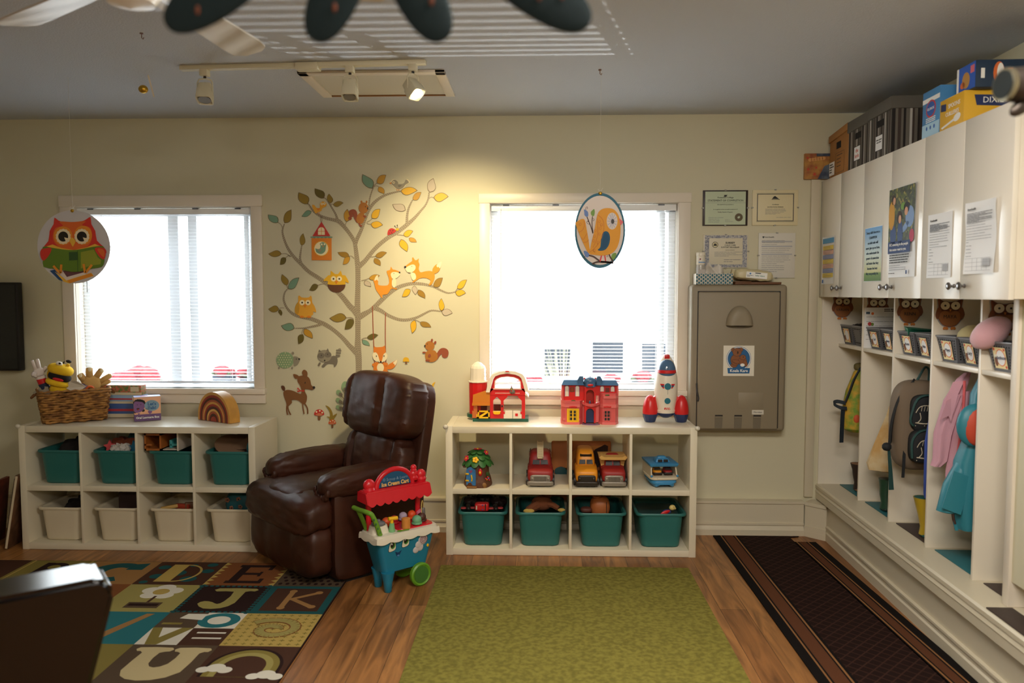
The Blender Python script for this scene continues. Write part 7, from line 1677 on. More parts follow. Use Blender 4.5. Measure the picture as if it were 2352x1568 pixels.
# runner
t = thing('runner_rug', 'dark brown runner rug with striped borders beside the cubby bench', 'rug', (0, 0, 0))
rd_ = bpy.data.materials.new('runner_dark_trellis'); rd_.use_nodes = True; N, L, B = nodes(rd_); B.inputs['Roughness'].default_value = .95
tc = N.new('ShaderNodeTexCoord'); mp = N.new('ShaderNodeMapping'); mp.inputs['Rotation'].default_value = (0, 0, pi/4); mp.inputs['Scale'].default_value = (22, 22, 22); L.new(tc.outputs['Object'], mp.inputs[0])
ck = N.new('ShaderNodeTexVoronoi'); ck.feature = 'DISTANCE_TO_EDGE'; ck.inputs['Randomness'].default_value = 0; ck.inputs['Scale'].default_value = 1; L.new(mp.outputs[0], ck.inputs['Vector'])
cr = N.new('ShaderNodeValToRGB'); L.new(ck.outputs['Distance'], cr.inputs[0]); e = cr.color_ramp.elements; e[0].position = .04; e[0].color = lin((66, 42, 34)); e[1].position = .09; e[1].color = lin((40, 24, 20))
wv = N.new('ShaderNodeTexWave'); wv.inputs['Scale'].default_value = 60; wv.bands_direction = 'DIAGONAL'; L.new(tc.outputs['Object'], wv.inputs['Vector'])
mx = N.new('ShaderNodeMix'); mx.data_type = 'RGBA'; mx.blend_type = 'MULTIPLY'; mx.inputs['Factor'].default_value = .45; L.new(cr.outputs[0], mx.inputs['A']); L.new(wv.outputs['Color'], mx.inputs['B']); L.new(mx.outputs['Result'], B.inputs['Base Color'])
blkc = mat('runner_black_edge', (22, 18, 17), .95); brc = mat('runner_brown_band', (92, 56, 36), .95, bump=(500, .5)); tanc = mat('runner_tan_line', (140, 98, 60), .95)
x0, x1, y0, y1 = 1.118, 1.742, -3.6, -.090
def xr(y): return 1.722+(-y)*.0205     # right edge tucks along the skewed bench
def strip(g, a, b, z, m, fromright=False):
    q = (lambda y, k: xr(y)-k) if fromright else (lambda y, k: x0+k)
    ya = y1 if not fromright else -.205
    if fromright: a, b = b, a
    g.prism([(q(y0, a), y0, 0), (q(y0, b), y0, 0), (q(ya, b), ya, 0), (q(ya, a), ya, 0)], (0, 0, z), m)
g = G(); g.prism([(x0+.155, y0, 0), (xr(y0)-.13, y0, 0), (xr(-.12)-.13, -.205+.09, 0), (1.66, y1, 0), (x0+.155, y1, 0)], (0, 0, .007), rd_); g.obj('field', t)
for fr in (False, True):
    g = G(); o = -.02 if fr else 0
    for a, b, z, m in ((0, .045, .007, blkc), (.045, .053, .0072, tanc), (.053, .062, .007, blkc), (.062, .125+o, .0072, brc), (.125+o, .133+o, .007, blkc), (.133+o, .142+o, .0072, tanc), (.142+o, .156+o, .007, blkc)): strip(g, a, b, z, m, fr)
    g.obj('border', t)
# alphabet rug
ar = thing('alphabet_rug', 'brown and olive alphabet rug with letter squares in front of the left shelf', 'rug', (0, 0, 0))
def rc_(n, rgb): return mat('rug_'+n, rgb, .95, bump=(500, .4))
k_brown, k_dk, k_olive, k_tan, k_teal, k_crm, k_rust, k_mus, k_taupe, k_pale, k_wht, k_dteal = rc_('brown', (74, 48, 36)), rc_('dark', (44, 28, 26)), rc_('olive', (132, 118, 60)), rc_('tan', (156, 116, 70)), rc_('teal', (44, 110, 116)), rc_('cream', (196, 178, 134)), rc_('rust', (128, 78, 44)), rc_('mustard', (180, 154, 84)), rc_('taupe', (86, 70, 54)), rc_('pale_olive', (156, 144, 84)), rc_('white', (216, 210, 194)), rc_('dark_teal', (34, 82, 84))
g = G(); g.box(-4.1, -1.030, -2.95, -.700, 0, .010, k_dk, .004); g.obj('rug_base', ar)
def FL(u, v, z=.0101):
    p = on(u, v, 2, .01); return V((p.x, p.y, z))
X = [-1.035, -1.397, -1.775, -2.155, -2.535, -2.915, -3.295]; Y = [-.708, -1.05, -1.40, -1.745, -2.09, -2.435]
SQ = {(0, 0): k_taupe, (1, 0): k_rust, (2, 0): k_brown, (3, 0): k_tan, (4, 0): k_olive, (5, 0): k_brown, (0, 1): k_brown, (1, 1): k_dk, (2, 1): k_pale, (3, 1): k_rust, (4, 1): k_olive, (0, 2): k_mus, (1, 2): k_brown, (2, 2): k_teal, (3, 2): k_tan, (0, 3): k_brown, (1, 3): k_taupe, (2, 3): k_olive, (3, 3): k_brown, (4, 2): k_dk, (4, 3): k_teal, (5, 1): k_tan, (5, 2): k_olive, (5, 3): k_dk, (0, 4): k_olive, (1, 4): k_brown, (2, 4): k_tan, (3, 4): k_teal, (4, 4): k_brown, (5, 4): k_mus}
g = G()
for (i, j), m in SQ.items(): g.prism([(X[i+1], Y[j+1], .0101), (X[i], Y[j+1], .0101), (X[i], Y[j], .0101), (X[i+1], Y[j], .0101)], (0, 0, .0004), m)
CN = {}
def cell(i, j, pts, m, z=.0106):
    w_, h_ = X[i]-X[i+1], Y[j]-Y[j+1]; CN[i, j] = CN.get((i, j), 0)+1; z += CN[i, j]*4e-6; g.prism([(X[i+1]+a*w_, Y[j+1]+b*h_, z) for a, b in pts], (0, 0, .0004), m)
def ring(i, j, cx, cy, ro, ri, m, m2, z=.0106): cell(i, j, ellp(cx, cy, ro), m, z); cell(i, j, ellp(cx, cy, ri), m2, z+.0004)
# K with teal frame
for q in ([(0, 0), (1, 0), (1, .09), (0, .09)], [(0, .91), (1, .91), (1, 1), (0, 1)], [(.0, 0), (.1, 0), (.1, 1), (0, 1)], [(.9, 0), (1, 0), (1, 1), (.9, 1)]): cell(0, 1, q, k_dteal)
for q in ([(.33, .2), (.41, .2), (.41, .8), (.33, .8)], [(.38, .52), (.72, .78), (.76, .72), (.42, .47)], [(.4, .5), (.74, .22), (.8, .28), (.44, .56)]): cell(0, 1, q, k_tan)
for c in ((.37, .2), (.37, .8), (.75, .76), (.78, .25)): cell(0, 1, ellp(*c, .055), k_tan)
# J with scalloped teal edge
for k in range(14):
    for q in ((.0+k/13, .03), (k/13, .97), (.03, k/13), (.97, k/13)): cell(1, 1, ellp(*q, .028, n=8), k_dteal)
cell(1, 1, smoothclosed([(.3, .88), (.82, .88), (.82, .78), (.70, .76), (.70, .35), (.58, .16), (.36, .14), (.22, .3), (.28, .4), (.40, .36), (.48, .3), (.54, .4), (.54, .76), (.3, .76)], 2), k_pale)
# flower I
for a in range(5): cell(2, 1, ellp(.55+.16*cos(a*2*pi/5+.3), .72+.16*sin(a*2*pi/5+.3), .13, .12), k_wht)
cell(2, 1, ellp(.55, .72, .11), k_mus, .0112); cell(2, 1, [(.52, .3), (.56, .3), (.57, .56), (.53, .56)], k_brown); cell(2, 1, [(.3, .13), (.75, .13), (.75, .33), (.3, .33)], k_taupe); cell(2, 1, [(.33, .2), (.72, .2), (.72, .28), (.33, .28)], k_dk, .011)
# E, D, C, B
for i, c, m in ((1, 'E', k_dk), (4, 'B', k_dk)): pass
for k in range(7): cell(1, 0, [(.0, k/7), (.09, (k+.5)/7), (0, (k+1)/7)], k_mus); cell(1, 0, [(1, k/7), (.91, (k+.5)/7), (1, (k+1)/7)], k_mus)
for q in ([(.3, .12), (.42, .12), (.42, .88), (.3, .88)], [(.26, .8), (.78, .8), (.78, .9), (.26, .9)], [(.26, .1), (.78, .1), (.78, .2), (.26, .2)], [(.4, .46), (.66, .46), (.66, .55), (.4, .55)], [(.64, .4), (.68, .4), (.68, .6), (.64, .6)], [(.72, .68), (.78, .68), (.78, .9), (.72, .9)], [(.72, .1), (.78, .1), (.78, .3), (.72, .3)]): cell(1, 0, q, k_dk)
for x, y, r_ in ((.15, .75, .09), (.2, .35, .1), (.45, .5, .12), (.7, .25, .12), (.85, .6, .09), (.82, .88, .08), (.12, .1, .06), (.55, .85, .06)): cell(2, 0, ellp(x, y, r_), k_dteal)
cell(2, 0, [(.25, .12), (.48, .12), (.48, .88), (.25, .88)], k_mus, .011); cell(2, 0, [(.48+.3*cos(RAD(a)), .5+.38*sin(RAD(a))) for a in range(-90, 91, 10)]+[(.48+.265*cos(RAD(a)), .5+.345*sin(RAD(a))) for a in range(90, -91, -10)], k_mus, .011)
cell(3, 0, [(.5+.4*cos(RAD(a)), .5+.42*sin(RAD(a))) for a in range(60, 301, 10)]+[(.52+.16*cos(RAD(a)), .5+.22*sin(RAD(a))) for a in range(300, 59, -10)], k_dteal); cell(3, 0, [(.62, .62), (.86, .62), (.86, .92), (.62, .86)], k_dteal)
cell(4, 0, [(.3, .1), (.42, .1), (.42, .9), (.3, .9)], k_dk); ring(4, 0, .5, .7, .2, .09, k_dk, k_olive); ring(4, 0, .52, .3, .22, .1, k_dk, k_olive)
for x in (.06, .94): cell(4, 0, [(x-.012, 0), (x+.012, 0), (x+.012, 1), (x-.012, 1)], k_mus)
# dotted F square
for a in range(9):
    for b in range(7): cell(0, 0, ellp(.08+a*.105+(b % 2)*.05, .1+b*.13, .03, .045, n=8), k_dk)
cell(0, 0, ellp(.45, .6, .2, .22), k_dteal, .011)
# V
cell(2, 2, [(.08, .9), (.24, .9), (.44, .3), (.72, .94), (.82, .94), (.5, .1), (.4, .1)], k_tan)
# split square with O, E, V
cell(1, 2, [(0, .5), (.5, .5), (.5, 1), (0, 1)], k_taupe); cell(1, 2, [(.5, .5), (1, .5), (1, 1), (.5, 1)], k_wht); cell(1, 2, [(0, 0), (.5, 0), (.5, .5), (0, .5)], k_wht, .0107)
cell(1, 2, ellp(.72, .75, .26, .24), k_teal, .0111); cell(1, 2, ellp(.72, .75, .14, .13), k_wht, .0115); cell(1, 2, [(.12, 0), (.26, 0), (.5, .5), (.36, .5), (.2, .2), (.12, .5), (0, .5)], k_olive, .0111)
for b in (.18, .34): cell(1, 2, [(.6, b), (.95, b), (.95, b+.04), (.6, b+.04)], k_wht, .0111)
cell(1, 2, [(.05, .6), (.3, .6), (.3, .66), (.05, .66)], k_olive, .0111); cell(1, 2, [(.2, .8), (.5, .75), (.5, .95), (.25, .95)], k_wht, .0111)
# G spiral with little crosses
for a in range(9):
    for b in range(9):
        x, y = .06+a*.11, .06+b*.11
        cell(0, 2, [(x-.03, y-.006), (x+.03, y-.006), (x+.03, y+.006), (x-.03, y+.006)], k_olive, .0106); cell(0, 2, [(x-.006, y-.03), (x+.006, y-.03), (x+.006, y+.03), (x-.006, y+.03)], k_olive, .0107)
sp_ = [(.5+r_*cos(a), .5+r_*.86*sin(a)) for a, r_ in ((.3+k*.25, .06+.3*k/34) for k in range(35))]
for w_, m, z in ((.075, k_rust, .0111), (.06, k_pale, .0115)):
    for k in range(34):
        (xa, ya), (xb, yb) = sp_[k], sp_[k+1]; h = math.hypot(xb-xa, yb-ya); nx, ny = -(yb-ya)/h*w_, (xb-xa)/h*w_; cell(0, 2, [(xa-nx, ya-ny), (xb-nx, yb-ny), (xb+nx, yb+ny), (xa+nx, ya+ny)], m, z+.00002*k)
# U
cell(1, 3, smoothclosed([(.12, .92), (.5, .92), (.5, .82), (.4, .78), (.4, .5), (.5, .4), (.62, .5), (.64, .78), (.56, .82), (.58, .92), (.94, .92), (.94, .82), (.86, .78), (.84, .3), (.6, .1), (.32, .12), (.18, .32), (.2, .78), (.12, .82)], 2), k_crm)
# rainbow and clouds
for ro, m, z in ((.44, k_dk, .0106), (.40, k_olive, .011), (.33, k_pale, .0114), (.25, k_brown, .0118)): cell(0, 3, [(.5+ro*cos(RAD(a)), .45+ro*1.1*sin(RAD(a))) for a in range(0, 181, 10)]+[(.5-ro, .2), (.5+ro, .2)], m, z)
for cx, cy in ((.2, .36), (.82, .22)):
    for dx, dy, r_ in ((-.13, 0, .08), (0, .05, .11), (.12, .0, .085)): cell(0, 3, ellp(cx+dx, cy+dy, r_, r_*.9), k_wht, .0122)
# left squares
cell(3, 3, [(.6, .9), (.95, .9), (.95, .95), (.7, .95), (.7, 1), (.6, 1)], k_crm); cell(3, 1, [(.2, .2), (.8, .2), (.8, .3), (.3, .3), (.3, .8), (.2, .8)], k_crm)
g.obj('pattern', ar, smooth=0)

for m_ in list(MATS.values())+[rd_]:
    if m_.name.startswith(('rug_', 'runner_', 'green_carpet')): m_.node_tree.nodes['Principled BSDF'].inputs['Specular IOR Level'].default_value = .1
# ============================================================ on the right part of the window wall
# ---- fold-down changing station
tpe = mat('taupe_polyethylene', (142, 130, 108), .5, bump=(500, .15, .001)); tpd = mat('taupe_recess', (112, 102, 84), .6)
cst = thing('changing_station', 'taupe wall mounted baby changing station with a koala emblem', 'changing station', (.9507, 0, .6857))
W_, H_ = .5947, .918
g = G(); g.box(0, W_, -.128, 0, 0, H_, tpe, .022, seg=4); g.obj('shell', cst)
g = G(); g.box(.040, W_-.044, -.1300, -.126, .020, H_-.040, p_dk, .0); g.obj('gap', cst)
g = G(); g.box(.045, W_-.049, -.140, -.100, .012, H_-.045, tpe, .010, seg=3); g.obj('lid', cst)
def kl(x, z, q=0): return V((x, -.1402-q, z))
g = G(); cx, cz = .297, .665
def hood(q): return (0, 0, .0)
vs, fs = [], []
nu, nv = 16, 8
for j in range(nv+1):
    f = j/nv
    for i in range(nu+1):
        a = pi*i/nu; rx, rz = .084*(1-.0*f), .122*(1); w = cos(f*pi/2)**.8 if f < 1 else 0
        vs.append(V((cx-cos(a)*rx*(.45+.55*w), -.138-.045*sin(f*pi/2), cz+sin(a)*rz*(.40+.60*w)*(1-.0*f))))
for j in range(nv):
    for i in range(nu): o = j*(nu+1)+i; fs.append((o, o+nu+1, o+nu+2, o+1))
fs.append(tuple(nv*(nu+1)+i for i in range(nu+1)))
g.raw(vs, fs, tpe); g.obj('handle_hood', cst, smooth=60)
g = G(); g.prism([kl(x, z) for x, z in ellp(cx, cz-.004, .080, .016, 24)], (0, -.001, 0), tpd); g.prism([kl(x, z, .001) for x, z in ellp(cx, cz-.001, .05, .005, 20)], (0, -.001, 0), p_dk); g.obj('handle_slot', cst)
for x0 in (.155, .275, .393):
    g = G(); g.prism([kl(x, z) for x, z in ((x0, .02), (x0, .105), (x0+.050, .105), (x0+.046, .02))], (0, -.0015, 0), tpd); g.box(x0+.002, x0+.048, -.146, -.140, .088, .094, tpe, .002); g.box(x0+.002, x0+.048, -.1425, -.140, .095, .104, p_dk); g.obj('strap_slot', cst)
g = G(); g.box(.300, .455, -.1408, -.1398, .145, .245, tpe, .0003); g.obj('plate_outline', cst)
g = G(); g.box(.385, .457, -.1412, -.1400, .108, .136, mat('white_sticker', (210, 204, 190), .5)); st_ = g.obj('brand_sticker', cst)
text('Microban', .014, st_, (.421, -.1416, .122), blk)
g = G(); sx0, sx1, sz0, sz1 = 1.153-.9507, 1.343-.9507, 1.035-.6857, 1.225-.6857
g.box(sx0, sx1, -.1412, -.1400, sz0, sz1, mat('emblem_white', (232, 226, 210), .45))
emb = g.obj('emblem_sticker', cst); ccx, ccz = (sx0+sx1)/2, sz0+.105
kb = mat('emblem_blue', (28, 96, 150), .45); kbr = mat('emblem_brown', (140, 84, 46), .5); kln = mat('emblem_line', (40, 28, 26), .5)
g = G(); L_ = [0]
def kp(pts, m): g.prism([kl(x, z, .0012+L_[0]*.0002) for x, z in pts], (0, -.0002, 0), m); L_[0] += 1
kp(ellp(ccx, ccz+.004, .076, .076, 32), kb); kp(ellp(ccx, ccz+.004, .0735, .0735, 32), wht); kp(ellp(ccx, ccz+.004, .069, .069, 32), kb)
kp([(ccx-.066, sz0+.016), (ccx+.066, sz0+.016), (ccx+.070, sz0+.05), (ccx-.070, sz0+.05)], kb)
def fur(x, z, rx, rz, rot=0): kp(ellp(x, z, rx+.0016, rz+.0016, 20, rot), kln); kp(ellp(x, z, rx, rz, 20, rot), kbr)
fur(ccx-.03, ccz-.038, .02, .014); fur(ccx-.02, ccz-.004, .03, .034); fur(ccx-.036, ccz+.058, .012, .012); fur(ccx+.012, ccz+.060, .012, .012); fur(ccx-.012, ccz+.044, .027, .025); fur(ccx+.022, ccz-.012, .026, .024); fur(ccx+.040, ccz-.026, .012, .02, 20); fur(ccx+.024, ccz+.012, .018, .015); fur(ccx-.018, ccz-.014, .024, .010, -12)
kp(ellp(ccx+.022, ccz-.036, .014, .010, 16), wht); kp(ellp(ccx-.008, ccz+.042, .0045, .009, 12), kln); kp(ellp(ccx-.02, ccz+.052, .002, .002, 8), kln); kp(ellp(ccx+.004, ccz+.052, .002, .002, 8), kln); kp(ellp(ccx+.026, ccz+.014, .003, .004, 8), kln)
g.obj('emblem', cst, smooth=0); text('Koala Kare', .0245, cst, (ccx, -.1475, sz0+.033), wht, bold=.0006)
g = G(); g.tube(smoothline([(.040, -.132, .30), (.043, -.140, .25), (.050, -.145, .21), (.047, -.145, .19)]), [.003]*8+[.007]*5 if 0 else .005, p_dk, n=6); g.obj('buckle_strap', cst)
# ---- on top of it
TZ = .6857+.918+.0005
t = thing('tissue_box', 'tissue box with a teal and white lattice pattern on the changing station', 'tissue box', (.980, -.120, TZ))
g = G(); g.box(0, .228, 0, .105, 0, .068, mat('tissue_white', (214, 206, 190), .6), .001); g.obj('box_body', t)
g = G(); tt_ = mat('tissue_teal', (50, 106, 122), .5)
for a in range(17):
    for b in range(3 if a % 2 else 4):
        x, z = .006+a*.0136, (.0 if a % 2 == 0 else .0113)+b*.0226
        r_ = .0095; pts = [(x+(r_*.75)*cos(RAD(k*60+30))*1, z+r_*sin(RAD(k*60+30))) for k in range(6)]
        pts = [(min(max(px, .001), .227), min(max(pz, .001), .067)) for px, pz in pts]
        if max(p[1] for p in pts)-min(p[1] for p in pts) > .004: g.prism([V((px, -.0003, pz)) for px, pz in pts], (0, -.0003, 0), tt_)
g.obj('lattice', t, smooth=0)
g = G(); tis = mat('tissue_paper', (214, 208, 198), .8)
g.grid(lambda u, v: V((.070+.10*u+.02*sin(v*5)*u, .05+.03*sin(u*7+v*3)*(1-v*.5), .066+.085*v*(1-.35*abs(u-.35)*2)*(.75+.25*sin(u*9)))), 10, 8, tis, th=(0, .001, 0)); g.grid(lambda u, v: V((.105+.075*u, .035+.02*sin(u*6+1), .066+.06*v*(1-.9*abs(u-.5)))), 8, 5, tis, th=(0, .001, 0)); g.obj('tissue', t, smooth=180)
t = thing('ointment_jar', 'white ointment jar with a blue label stacked on a clear jar behind the tissue box', 'jar', (1.022, -.05, TZ+.125))
g = G(); g.lathe([(.027, 0), (.028, .004), (.028, .052), (.026, .056), (0, .057)], c_white, n=22); g.obj('jar_body', t)
g = G(); g.lathe([(.0295, .056), (.0295, .074), (.027, .077), (0, .0775)], c_white, n=22); g.obj('lid', t)
g = G(); g.box(-.018, .02, -.0285, -.022, .012, .017, plas('label_blue', (60, 130, 200))); g.ell((-.008, -.026, .034), (.006, .004, .006), plas('heart_plum', (120, 40, 60)), 8); g.obj('label', t)
t = thing('clear_jar', 'clear jar with a white label under the ointment jar', 'jar', (1.022, -.05, TZ))
g = G(); g.lathe([(.027, 0), (.029, .005), (.029, .105), (.027, .112), (.027, .1245), (0, .1245)], mat('hazy_clear', (176, 172, 164), .2), n=22); g.obj('jar_body', t)
g = G(); g.box(-.02, .022, -.0294, -.02, .03, .095, mat('grey_label', (186, 178, 172), .6)); g.obj('label', t)
t = thing('wipes_tray', 'brown wooden tray under the wipes pack on the changing station', 'tray', (1.222, -.122, TZ))
g = G(); g.box(0, .285, 0, .115, 0, .010, mat('walnut_tray', (100, 62, 32), .55), .002); g.box(0, .10, -.004, .119, .008, .020, mat('walnut_tray', (100, 62, 32), .55), .003); g.box(.10, .285, .0, .006, .008, .015, mat('walnut_tray', (100, 62, 32), .55)); g.obj('board', t)
t = thing('wipes_pack', 'cream soft pack of baby wipes lying on the brown tray', 'wipes pack', (1.342, -.062, TZ+.0205), 0)
M = MX.Rotation(RAD(5), 4, 'Y'); cwm = mat('cream_film', (206, 194, 154), .35, bump=(30, .4, .005))
g = G(); g.sup((0, 0, .037), (.235, .10, .068), cwm, p=4, n=14, fn=lambda q: (0, 0, .008*NZ.noise(q*3)), M=M); g.prism([M @ V((x, 0, z)) for x, z in ((-.105, .02), (-.135, .03), (-.130, .065), (-.10, .055))], (0, .03, 0), cwm); g.prism([M @ V((x, 0, z)) for x, z in ((.10, .02), (.130, .024), (.126, .05), (.10, .055))], (0, .03, 0), cwm); g.obj('film', t, smooth=80)
g = G(); lb = lambda x, z, q: M @ V((x, -.0535-q, z)); polyp(g, [(-.055, .018), (.075, .018), (.075, .056), (-.055, .056)], lb, wht, .002); g.obj('label', t)
g = G(); l2 = lambda x, z, q: lb(x, z, q+.0021); polyp(g, [(.0, .048), (.035, .048), (.035, .053), (.0, .053)], l2, blk); polyp(g, ellp(-.03, .045, .006, .005, 8), l2, plas('label_blue', (60, 130, 200))); lines(g, -.05, -.01, .028, .034, 2, l2, inkm, .003, 3); g.obj('print', t)
text('baby wipes', .013, t, M @ V((.03, -.0566, .036)), mat('green_blue_ink', (60, 130, 120), .5), (pi/2, RAD(5), 0))
# ---- certificates
def certframe(label, x0, x1, z0, z1, bg_, cat='certificate'):
    t = thing('framed_certificate', label, cat, (x0, 0, z0))
    g = G(); g.box(0, x1-x0, -.010, 0, 0, z1-z0, bg_, .001); g.obj('backing', t)
    for x, z in (((x1-x0)/2, 0), ((x1-x0)/2, z1-z0), (0, (z1-z0)/2), (x1-x0, (z1-z0)/2)):
        g = G(); g.box(x-.006, x+.006, -.0125, -.002, z-.004, z+.004, mat('clip_steel', (150, 148, 140), .3, .8)); g.obj('clip', t)
    return t
def cpl(o): return lambda x, z, q: V((x, -.0103-o-q, z))
mint = mat('mint_parchment', (188, 200, 170), .45); cre = mat('cream_parchment', (220, 208, 168), .45); frk = mat('dark_brown_mat', (44, 30, 26), .45)
t = certframe('framed pale green certificate with a round seal, top left of the four', 1.039, 1.321, 1.977, 2.199, frk)
g = G(); rect(g, .014, .268, .006, .214, cpl(0), mint); polyp(g, ellp(.226, .052, .025), cpl(.0006), mat('bronze_seal', (92, 80, 58), .4, .4)); polyp(g, ellp(.226, .052, .009, .007, 10, 30), cpl(.001), mint); rect(g, .014, .268, .1425, .1437, cpl(.0006), inkm); polyp(g, smoothclosed([(.13, .182), (.137, .194), (.144, .19), (.15, .196), (.147, .182)], 3), cpl(.0006), blk); lines(g, .035, .13, .022, .05, 4, cpl(.0006), inkm, .0018, 3); lines(g, .14, .2, .025, .035, 2, cpl(.0006), inkm, .0018, 5); g.obj('sheet', t)
for s_, z, b in (('Kwantlen College', .176, .014), ('STATEMENT OF COMPLETION', .157, .0165), ('this statement is presented to', .132, .0085), ('Family Daycare Program', .085, .0095), ('in recognition of the successful completion of', .102, .0082)): text(s_, b, t, (.141, -.0112, z), blk)
t = certframe('framed cream certificate with a grey border, top right of the four', 1.350, 1.634, 1.978, 2.200, cre)
g = G()
for a in ((.028, .258, .026, .030), (.028, .258, .193, .197), (.028, .033, .026, .197), (.253, .258, .026, .197), (.024, .262, .022, .0235), (.024, .262, .1995, .201)): rect(g, *a, cpl(0), mat('dark_grey_ink', (84, 80, 78), .6))
polyp(g, [(.12, .165), (.132, .18), (.14, .184), (.15, .176), (.165, .165)], cpl(0), blk); rect(g, .118, .17, .160, .1625, cpl(0), blk); lines(g, .08, .21, .07, .102, 6, cpl(0), inkm, .0016, 7); lines(g, .15, .24, .045, .05, 1, cpl(0), inkm, .0016, 2); g.obj('border', t)
text('Just Kids Family Childcare', .0095, t, (.143, -.0112, .115), blk); text('Certificate', .010, t, (.143, -.0112, .130), blk)
t = certframe('white certificate with an ornate blue grey border, behind the tissue box', 1.046, 1.329, 1.710, 1.920, mat('certificate_white', (214, 206, 182), .45))
orn = mat('ornate_border_print', (120, 124, 142), .6, nz=(120, .5, (190, 188, 184)))
g = G()
for a in ((.008, .275, .004, .022), (.008, .275, .188, .206), (.008, .036, .022, .188), (.247, .275, .022, .188)): rect(g, *a, cpl(0), orn)
polyp(g, ellp(.074, .147, .019), cpl(0), blk); polyp(g, ellp(.074, .147, .016), cpl(.0004), cre); polyp(g, [(.062, .14), (.07, .158), (.074, .15), (.078, .158), (.086, .14)], cpl(.0008), blk); lines(g, .07, .25, .075, .10, 4, cpl(0), inkm, .002, 8); lines(g, .13, .24, .04, .052, 2, cpl(0), inkm, .003, 3); g.obj('border', t)
for s_, z, b in (('SURREY', .158, .017), ('CHILD CARE', .143, .0125), ('SUPPORT PROGRAM', .130, .0125), ('this is to certify that', .113, .007)): text(s_, b, t, (.168, -.0112, z), blk, bold=.0003 if z > .15 else 0)
t = certframe('white printed licence form in a clip frame, bottom right of the four', 1.393, 1.623, 1.647, 1.930, mat('form_white', (214, 210, 198), .45), 'form')
g = G(); lines(g, .02, .21, .04, .235, 17, cpl(0), inkm, .002, 12)
for z in (.225, .195, .145): rect(g, .018, .21, z, z+.008, cpl(.0005), mat('pale_grey_print', (176, 178, 182), .7))
polyp(g, [(.022, .262), (.034, .262), (.03, .25), (.026, .25)], cpl(0), blk); g.obj('print', t); text('fraserhealth', .013, t, (.065, -.0112, .257), blk)

# ============================================================ ceiling
# ---- track light
ivory = mat('ivory_metal', (206, 198, 170), .45); TRZ = math.atan2(-.063, 1.23)
tk = thing('track_light', 'ivory ceiling track with three swivel spot heads, the right one lit', 'track light', (-1.776, -1.138, ROOMH), TRZ)
g = G(); g.box(0, 1.232, -.018, .018, -.022, 0, ivory, .003); g.obj('track_rail', tk)
g = G(); g.box(.59, .705, -.03, .03, -.036, -.002, ivory, .004); g.obj('feed_box', tk)
bulbm = mat('lit_bulb_face', (255, 240, 200), .3, emit=((255, 226, 160), 14)); lampdk = mat('lamp_inner_grey', (120, 116, 108), .4)
for i, (x, pitch, yaw, lit) in enumerate(((.122, -22, 12, 0), (.857, -18, 4, 0), (1.168, -38, 55, 1))):
    g = G(); g.box(x-.020, x+.020, -.019, .019, -.052, -.02, ivory, .003); h = g.obj('lamp_head', tk)
    g = G(); g.cyl((x, 0, -.052), (x, 0, -.062), .007, p_dk, n=10)
    M = MX.Translation((x, 0, -.062)) @ MX.Rotation(RAD(yaw), 4, 'Z'); 
    for sx in (-1, 1): g.tube([M @ V((0, 0, 0)), M @ V((sx*.028, 0, -.006)), M @ V((sx*.036, 0, -.022)), M @ V((sx*.036, 0, -.075))], .0035, ivory, n=6)
    g.obj('yoke', h)
    M2 = MX.Translation((x, 0, -.132)) @ MX.Rotation(RAD(yaw), 4, 'Z') @ MX.Rotation(RAD(pitch), 4, 'X')
    g = G(); g.lathe([(.020, .045), (.030, .040), (.032, .012), (.037, .0), (.038, -.045), (.033, -.046), (.030, -.036), (0, -.036)], ivory, n=24, M=M2, sq=7); g.obj('lamp_can', h, smooth=35)
    g = G(); g.lathe([(0, .046), (.019, .046), (.019, .049), (0, .05)], lampdk, n=18, M=M2); g.obj('end_disc', h)
    g = G(); g.lathe([(.0, -.042), (.030, -.042), (.030, -.0375), (0, -.037)], bulbm if lit else lampdk, n=18, M=M2); g.obj('bulb_face', h)
# ---- ceiling fan
fan = thing('ceiling_fan', 'white ceiling fan at the top left, only two blades in view', 'ceiling fan', (-1.09, -2.925, 0))
fw_ = mat('fan_white_gloss', (226, 224, 220), .22); fb_ = mat('fan_blade_face', (206, 202, 194), .3)
g = G(); g.lathe([(.07, ROOMH), (.07, ROOMH-.03), (.02, ROOMH-.05), (.013, ROOMH-.06), (.013, 2.50), (.05, 2.49), (.095, 2.47), (.10, 2.43), (.085, 2.405), (.0, 2.40)], fw_, n=28); g.obj('motor', fan)
g = G(); g.lathe([(.05, 2.40), (.075, 2.385), (.085, 2.36), (.06, 2.325), (.0, 2.31)], mat('frosted_lamp_glass', (232, 228, 220), .3), n=24); g.obj('lamp_bowl', fan)
for a in (83, 147, 219, 291, 10):
    M = MX.Rotation(RAD(a), 4, 'Z') @ MX.Translation((0, 0, 2.40)) @ MX.Rotation(RAD(-11), 4, 'X')
    g = G(); pts = [(.16, -.050), (.60, -.064), (.655, -.058), (.685, -.03), (.69, .03), (.66, .064), (.60, .066), (.16, .050)]
    g.prism([M @ V((x, y, -.003)) for x, y in pts], M.to_3x3() @ V((0, 0, .006)), fb_); b_ = g.obj('blade', fan)
    g = G(); g.box(.06, .22, -.018, .018, -.008, .002, fw_, .002, M=M); g.obj('blade_iron', b_)
